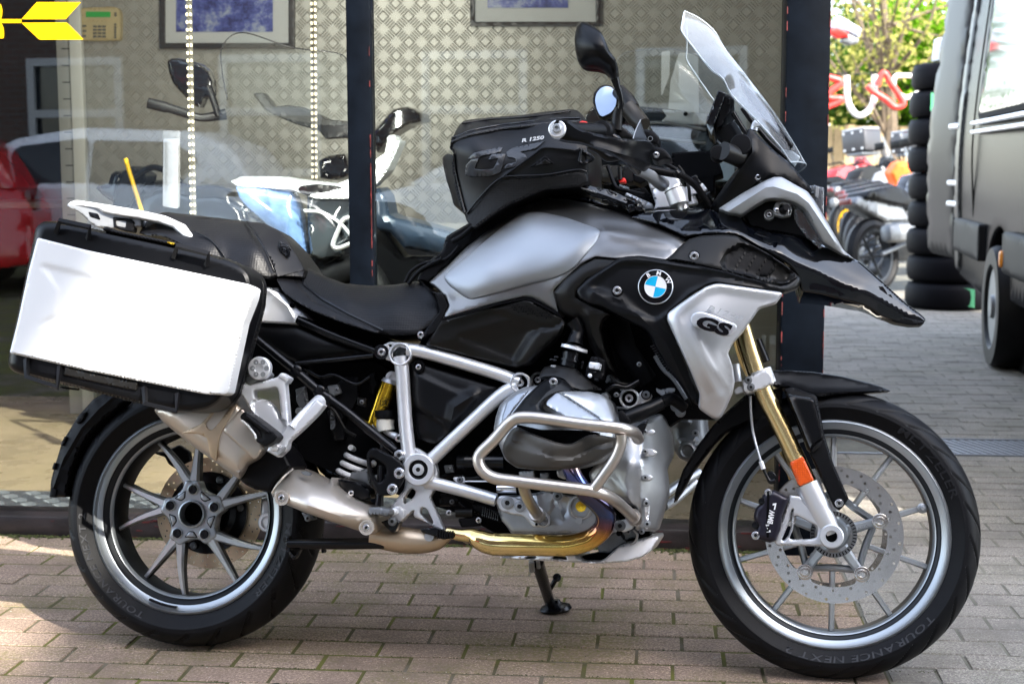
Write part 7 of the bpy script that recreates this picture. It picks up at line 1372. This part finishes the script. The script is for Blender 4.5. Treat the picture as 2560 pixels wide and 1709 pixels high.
bpos = [(2330, 13.6, 'black', False), (2300, 15.4, 'black', False), (2270, 17.2, 'white', False), (2225, 19.2, 'orangeish', False), (2275, 21.0, 'grey', True), (2150, 23.2, 'white', False), (2090, 25.5, 'red', False), (2385, 22.2, 'black', True)]
cmap = {'black': (bgloss, castd), 'white': (bsatb, castd), 'orangeish': (mat('dull_white_paint', (.3, .3, .3), 0, .3), castd), 'grey': (mat('mid_grey_paint', (.03, .03, .033), .3, .2), castd), 'red': (mat('red_bike_paint', (.4, .01, .01), 0, .15, coat=.6), castd)}
labs = ['black parked motorcycle right against the tyre stack, nearest in the yard row', 'second parked motorcycle of the yard row, just beyond the one against the tyre stack', 'third parked motorcycle of the yard row, under the orange jacket', 'parked motorcycle with yellow wheel rims in the yard row', 'parked motorcycle carrying the whole grey top box in the yard row', 'black parked motorcycle near the far end of the yard row', 'red parked motorcycle just right of the thick dark post, farthest in the row', 'parked motorcycle mostly behind the tyre stack with a grey top box showing']
for (px, Y, c, bx_), lb_ in zip(bpos, labs):
    X = (px - 1280) / 3786 * Y * 1.0; M = Matrix.Translation((X, Y, 0)) @ Matrix.Rotation(R(38), 4, 'Z') @ Matrix.Rotation(R(-7), 4, 'X') @ Matrix.Scale(1.06, 4); parked_bike(M, cmap[c], lb_, bx_, c == 'orangeish')
of = IF(0); OJ = Frame(Matrix.Translation((0, 16.2, 0)))
oj = panel('orange_jacket', 'S 2222 432 2240 408 2256 402 2272 410 2276 440 2268 460 2276 478 2262 482 2246 470 2238 492 2218 484 2212 476 2234 460', .2, mat('orange_cloth', (.85, .14, .01), 0, .7, bump=1., bscale=9), None, fr=OJ, thick=.22, rw=5, edge=.05, bulge=.06, bw=12, grid=4); tag(oj, 'bright orange jacket hung over a parked motorcycle in the yard', 'jacket')
# fence
fnm = mat('pale_fence_board', (.34, .25, .13), 0, .75, var=.2, vscale=4, objvar=.12); fn = empty('board_fence', Matrix.Translation((12, 28, 0)), 'pale tan board fence across the back of the yard', 'fence')
me = None; x = 4.6
for i in range(52):
    if me is None: V, F = bbox_geo((0, 0, .92), (.185, .025, 1.8), None, .004); me = bpy.data.meshes.new('board'); me.from_pydata(V.tolist(), [], F); me.materials.append(fnm)
    o = bpy.data.objects.new('board', me); COL.objects.link(o); o.parent = fn; o.location = (x - 12, random.uniform(-.01, .01), random.uniform(-.02, .02)); x += .2
for z in (.5, 1.5): V, F = bbox_geo((9.8, 28.05, z), (10.6, .06, .1), None, .01); obj('rail', V, F, fnm, fn)
# red and white chain garlands
CF = Frame(Matrix.Translation((0, 20.5, 0))); wch = mat('white_plastic_chain', (.85, .82, .78), 0, .4); rch = mat('red_plastic_chain', (.75, .05, .04), 0, .4)
def chain(name, q, m, lab, cat='chain'): o_ = tube(name, q, m, None, fr=CF, n=4, seg=10); tag(o_, lab, cat, 'red and white loops hung across the yard')
chain('white_loop', 'P 305 495 0 .040 310 640 0 .040 340 720 0 .040 390 755 0 .040 450 720 0 .040 485 640 0 .040 487 490 0 .040', wch, 'white pointed loop hanging across the yard just right of the thick post')
chain('white_loop', 'P 790 500 .02 .030 680 495 .02 .030 625 500 .02 .030 610 560 .02 .036 640 610 .02 .036 700 640 .02 .036 790 600 .02 .036', wch, 'white open loop hanging across the yard beside the tyre stack')
chain('red_loop', 'P 440 560 .15 .040 480 600 .15 .042 560 650 .15 .045 620 700 .15 .045 675 680 .15 .045 640 610 .15 .042 590 540 .15 .040 545 475 .15 .040 505 560 .15 .040', rch, 'red zigzag loop hanging between the two white loops')
chain('red_loop', 'P 120 500 .1 .040 200 510 .1 .045 270 540 .1 .045 200 600 .1 .045 190 640 .1 .045 280 650 .1 .045 180 700 .1 .04', rch, 'red loops hanging beside the thick dark post')
for X in (6.55, 8.4):
    V, F = bbox_geo((X - 2.2, 20.9, 1.2), (.09, .09, 2.4), None, .01)
ln = tube('wire', 'P -100 470 0 .008 300 485 0 .008 500 480 0 .008 900 478 0 .008', bmetal, None, fr=CF); tag(ln, 'thin dark wire the red and white loops hang from', 'wire')
GB_ = Frame(Matrix.Translation((0, 15, 0))); gb_ = empty('hanging_sign', base_at(GB_, 2110, 110), 'tilted grey box with red underside hanging before the blossom beside the thick post', 'box')
panel('panel', 'P 195 180 250 100 290 120 405 190 385 250 300 205 210 190', .1, mat('blue_grey_box', (.28, .30, .36), .2, .4), gb_, fr=GB_, thick=.15, rw=3, edge=.01, grid=10); panel('red_part', 'P 195 195 240 185 310 210 320 245 250 250 205 225', .12, red, gb_, fr=GB_, thick=.12, rw=3, edge=.01, grid=10); panel('dark_part', 'P 300 215 385 255 380 285 330 295 270 270 290 240', .1, castd, gb_, fr=GB_, thick=.12, rw=3, edge=.01, grid=10)
# ---- trees
def leafmat(name, c1, c2, tr=.4):
    m = bpy.data.materials.new(name); m.use_nodes = True; t = m.node_tree; t.nodes.clear(); o = t.nodes.new('ShaderNodeOutputMaterial'); d = t.nodes.new('ShaderNodeBsdfDiffuse'); tl = t.nodes.new('ShaderNodeBsdfTranslucent'); mx = t.nodes.new('ShaderNodeMixShader'); mx.inputs[0].default_value = tr
    g = t.nodes.new('ShaderNodeNewGeometry'); cm = t.nodes.new('ShaderNodeMix'); cm.data_type = 'RGBA'; cm.inputs[6].default_value = (*c1, 1); cm.inputs[7].default_value = (*c2, 1); t.links.new(g.outputs['Random Per Island'], cm.inputs[0])
    for q in (d, tl): t.links.new(cm.outputs[2], q.inputs[0])
    t.links.new(d.outputs[0], mx.inputs[1]); t.links.new(tl.outputs[0], mx.inputs[2]); t.links.new(mx.outputs[0], o.inputs[0]); return m
bark = mat('bark', (.12, .09, .06), 0, .9, var=.3, vscale=6)
def tree(label, cat, X, Y, h, r, crown_z, lm_, n, ls, seed, group=None, twig=True, clumps=26):
    rg = np.random.RandomState(seed); rt = empty('tree', Matrix.Translation((X, Y, 0)), label, cat, group)
    b = MB(); P = np.array([[X, Y, 0], [X + .1, Y, h * .3], [X - .1, Y + .1, h * .7]]); c = crom(np.c_[P, [.16, .12, .05]], 5); V, F = tube_geo(c[:, :3], c[:, 3], 8); b.add(V, F); C = []
    for k in range(clumps):
        v = rg.normal(size=3); v /= np.linalg.norm(v); q = np.array([X, Y, crown_z]) + v * np.array([r, r, (h - crown_z)]) * rg.uniform(.25, .95) ** .6; C.append(q)
        s_ = np.array([X, Y, rg.uniform(h * .25, h * .6)]); cc_ = crom([np.r_[s_, .045], np.r_[(s_ + q) / 2 + rg.normal(size=3) * .1, .03], np.r_[q, .012]], 3); V, F = tube_geo(cc_[:, :3], cc_[:, 3], 5); b.add(V, F)
    b.build('trunk', bark, rt); C = np.array(C); idx = rg.randint(0, clumps, n); ctr = C[idx] + rg.normal(size=(n, 3)) * r * .17
    a = rg.normal(size=(n, 3)); a /= np.linalg.norm(a, axis=1)[:, None]; bb = np.cross(a, rg.normal(size=(n, 3))); bb /= np.linalg.norm(bb, axis=1)[:, None]; s = ls * rg.uniform(.6, 1.4, (n, 1))
    V = np.stack([ctr - a * s, ctr + bb * s * .5, ctr + a * s, ctr - bb * s * .5], 1).reshape(-1, 3); F = (np.arange(n)[:, None] * 4 + np.arange(4)[None]).tolist()
    obj('crown', V, F, lm_, rt, None); return rt
blo = leafmat('pale_blossom', (.26, .26, .05), (.46, .43, .14), .45); lg = leafmat('bright_leaf', (.10, .27, .01), (.20, .38, .02), .5); dg = leafmat('dark_leaf', (.03, .07, .02), (.07, .13, .03), .3)
tree('blossoming tree with pale yellow flowers right of the thick dark post', 'tree', 6.6, 27, 6.2, 2.3, 4.1, blo, 3000, .055, 3)
tree('bright green leafy shrub tree above the tyre stack', 'tree', 8.15, 28.5, 4.4, 1.5, 2.9, lg, 11000, .07, 4)
tree('dark green tree far back behind the blossom', 'tree', 9.3, 38, 6.0, 2.6, 3.2, dg, 9000, .09, 5)
tree('dark green tree far back at the left of the yard, mostly behind the thick post', 'tree', 6.5, 40, 6.6, 2.8, 3.4, dg, 8000, .09, 6)
tree('dark green tree far back hidden partly by the van', 'tree', 14, 40, 5.2, 2.6, 2.8, dg, 6000, .09, 8)
hg_ = MB(); rg = np.random.RandomState(11); n = 16000; c = np.c_[rg.uniform(4.5, 12, n), 30 + rg.normal(size=n) * .3, rg.uniform(.2, 3.0, n) ** 1.0]; c[:, 2] += .35 * np.sin(c[:, 0] * 2.1) * (c[:, 2] / 3)
a = rg.normal(size=(n, 3)); a /= np.linalg.norm(a, axis=1)[:, None]; bb = np.cross(a, rg.normal(size=(n, 3))); bb /= np.linalg.norm(bb, axis=1)[:, None]; s_ = .085 * rg.uniform(.6, 1.4, (n, 1))
o = obj('hedge', np.stack([c - a * s_, c + bb * s_ * .5, c + a * s_, c - bb * s_ * .5], 1).reshape(-1, 3), (np.arange(n)[:, None] * 4 + np.arange(4)[None]).tolist(), leafmat('mixed_green_leaf', (.05, .11, .015), (.13, .22, .03), .4), None, None); tag(o, 'leafy green hedge growing along the board fence at the back of the yard', 'hedge')
# ================================================================== ACROSS THE STREET (behind the viewer: shades the pavement, seen mirrored in the glass)
def brickwall(name, c1, c2, mort):
    m = bpy.data.materials.new(name); m.use_nodes = True; t = m.node_tree; b = t.nodes['Principled BSDF']; b.inputs['Roughness'].default_value = .9; g = t.nodes.new('ShaderNodeNewGeometry'); mp = t.nodes.new('ShaderNodeMapping'); mp.inputs['Rotation'].default_value = (R(90), 0, 0); t.links.new(g.outputs['Position'], mp.inputs['Vector'])
    k = t.nodes.new('ShaderNodeTexBrick'); k.inputs['Scale'].default_value = 1; k.inputs['Brick Width'].default_value = .225; k.inputs['Row Height'].default_value = .075; k.inputs['Mortar Size'].default_value = .01; k.inputs['Color1'].default_value = (*c1, 1); k.inputs['Color2'].default_value = (*c2, 1); k.inputs['Mortar'].default_value = (*mort, 1)
    t.links.new(mp.outputs[0], k.inputs['Vector']); t.links.new(k.outputs['Color'], b.inputs['Base Color']); return m
brick = brickwall('red_brick', (.055, .028, .02), (.07, .035, .025), (.07, .065, .06)); wfr = mat('white_window_frame', .3, 0, .5); wgl = mat('dark_window_pane', (.02, .025, .03), 0, .05)
def block(label, x0, x1, y1, y0, h, seed):
    rt = empty('brick_building', Matrix.Translation(((x0 + x1) / 2, (y0 + y1) / 2, 0)), label, 'building'); V, F = box_geo(((x0 + x1) / 2, (y0 + y1) / 2, h / 2), x1 - x0, y1 - y0, h); obj('wall', V, F, brick, rt, None)
    V, F = box_geo(((x0 + x1) / 2, (y0 + y1) / 2, h + .15), x1 - x0 + .5, y1 - y0 + .5, .3); obj('roof', V, F, mat('slate', .08, 0, .7), rt, None)
    z = 1.0
    while z < h - 2:
        x = x0 + 1.2
        while x < x1 - 2:
            fo = panel('window', [(x, z), (x + 1.3, z), (x + 1.3, z + 1.5), (x, z + 1.5)], -.09, wfr, rt, fr=Metric(Matrix.Translation((0, y1 - .03, 0)) @ Matrix.Rotation(0, 4, 'Z')), thick=.05, rw=0, rc=0, grid=1., holes=[[(x + .1, z + .1), (x + 1.2, z + .1), (x + 1.2, z + .75), (x + .1, z + .75)], [(x + .1, z + .85), (x + 1.2, z + .85), (x + 1.2, z + 1.4), (x + .1, z + 1.4)]])
            V, F = box_geo((x + .65, y1 + .01, z + .75), 1.25, .02, 1.45); obj('pane', V, F, wgl, fo, None); x += 2.6
        z += 2.9
YB = -9.0  # block edges and roof heights shaped so sun reaches only the bike's tail
block('low middle brick block added behind the viewer as a gap for the sun', 7.74, 9.0, YB, YB - 8, 12.2, 1)
block('long brick building across the street behind the viewer to the left, shaped to shade the pavement', -18, 7.74, YB, YB - 8, 13.6, 3)
block('brick building across the street behind the viewer to the right, shaped to shade the motorcycle', 9.0, 34, YB, YB - 9, 13.9, 2)
def car(label, M, paint, grp='cars parked across the street behind the viewer'):
    r = empty('parked_car', M, label, 'car', grp); fr = Metric(M)
    wa = lambda cx: [(cx + .36 * math.cos(a), .32 + .36 * math.sin(a)) for a in np.linspace(math.pi, 0, 9)]
    body = [(-2.1, .3), (-2.12, .75), (-2.0, .95), (-1.2, 1.0), (1.0, .98), (1.8, .82), (2.1, .62), (2.12, .32), (1.72, .25)] + wa(1.32)[::-1] + [(.95, .22), (-.95, .22)] + wa(-1.3)[::-1] + [(-1.7, .25)]
    panel('body', body, [(-2.1, .5, .78), (2.1, .5, .72), (0, .5, .86), (0, 1., .80), (-2, .95, .72), (1.8, .8, .70)], paint, r, fr=fr, mirror=True, rw=.05, edge=.04, rc=.06, grid=.14)
    panel('cabin', [(-2.0, .94), (-1.75, 1.3), (-1.35, 1.46), (-.3, 1.5), (.35, 1.4), (1.15, .97)], [(-1.9, .95, .74), (1.1, .97, .74), (-1.3, 1.46, .56), (.3, 1.4, .56)], paint, r, fr=fr, mirror=True, rw=.04, edge=.05, rc=.06, grid=.12)
    for q in ([(-1.25, .98), (-.45, .98), (-.45, 1.38), (-1.2, 1.36), (-1.45, 1.2)], [(-.38, .98), (.75, .98), (.25, 1.33), (-.38, 1.4)]): panel('side_window', q, [(q[0][0], .98, .775), (q[1][0], .98, .775), (q[3][0], 1.4, .64), (q[2][0], 1.38, .645)], vgl, r, fr=fr, mirror=True, rw=.01, edge=.004, rc=.04, grid=.15)
    for cx in (-1.3, 1.32):
        for s_ in (-1, 1):
            V, F = lathe_geo(M @ Vector((cx, s_ * .66, .32)), M.to_3x3() @ Vector((0, s_, 0)), [(.2, .0), (.22, .13), (.3, .13), (.32, .09), (.32, -.08), (.2, -.08)], 28, True); w = obj('wheel', V, F, rubber, r, 40); V, F = lathe_geo(M @ Vector((cx, s_ * .66, .32)), M.to_3x3() @ Vector((0, s_, 0)), [(.215, .1), (.08, .06), (.06, .11), (.001, .11)], 20); obj('hub_cap', V, F, castd, w, 40)
    for s_ in (-1, 1):
        V, F = bbox_geo((1.98, s_ * .52, .66), (.2, .3, .12), M, .03); obj('headlight', V, F, wgloss, r); V, F = bbox_geo((-2.08, s_ * .6, .85), (.1, .2, .2), M, .03); obj('tail_light', V, F, mat('tail_light_red', (.6, .01, .02)), r)
    return r
silc = mat('silver_car_paint', (.75, .76, .78), .1, .25, coat=.5); whc = mat('white_car_paint', (.8, .8, .8), 0, .2, coat=.8); redc = mat('red_car_paint', (.55, .01, .015), 0, .2, coat=.8); bluc = mat('dark_blue_car_paint', (.01, .02, .08), 0, .15, coat=.8)
car('silver hatchback parked across the street, mirrored in the window', Matrix.Translation((-6.1, -4.5, 0)) @ Matrix.Rotation(R(176), 4, 'Z'), silc)
car('white saloon parked across the street, mirrored right of the thin post', Matrix.Translation((-1.5, -4.7, 0)) @ Matrix.Rotation(R(183), 4, 'Z'), whc)
car('red hatchback parked across the street, mirrored at the left edge of the window', Matrix.Translation((-8.0, -3.2, 0)) @ Matrix.Rotation(R(165), 4, 'Z'), redc)
car('dark blue car parked across the street left of the red one', Matrix.Translation((-11, -5.6, 0)) @ Matrix.Rotation(R(170), 4, 'Z'), bluc)
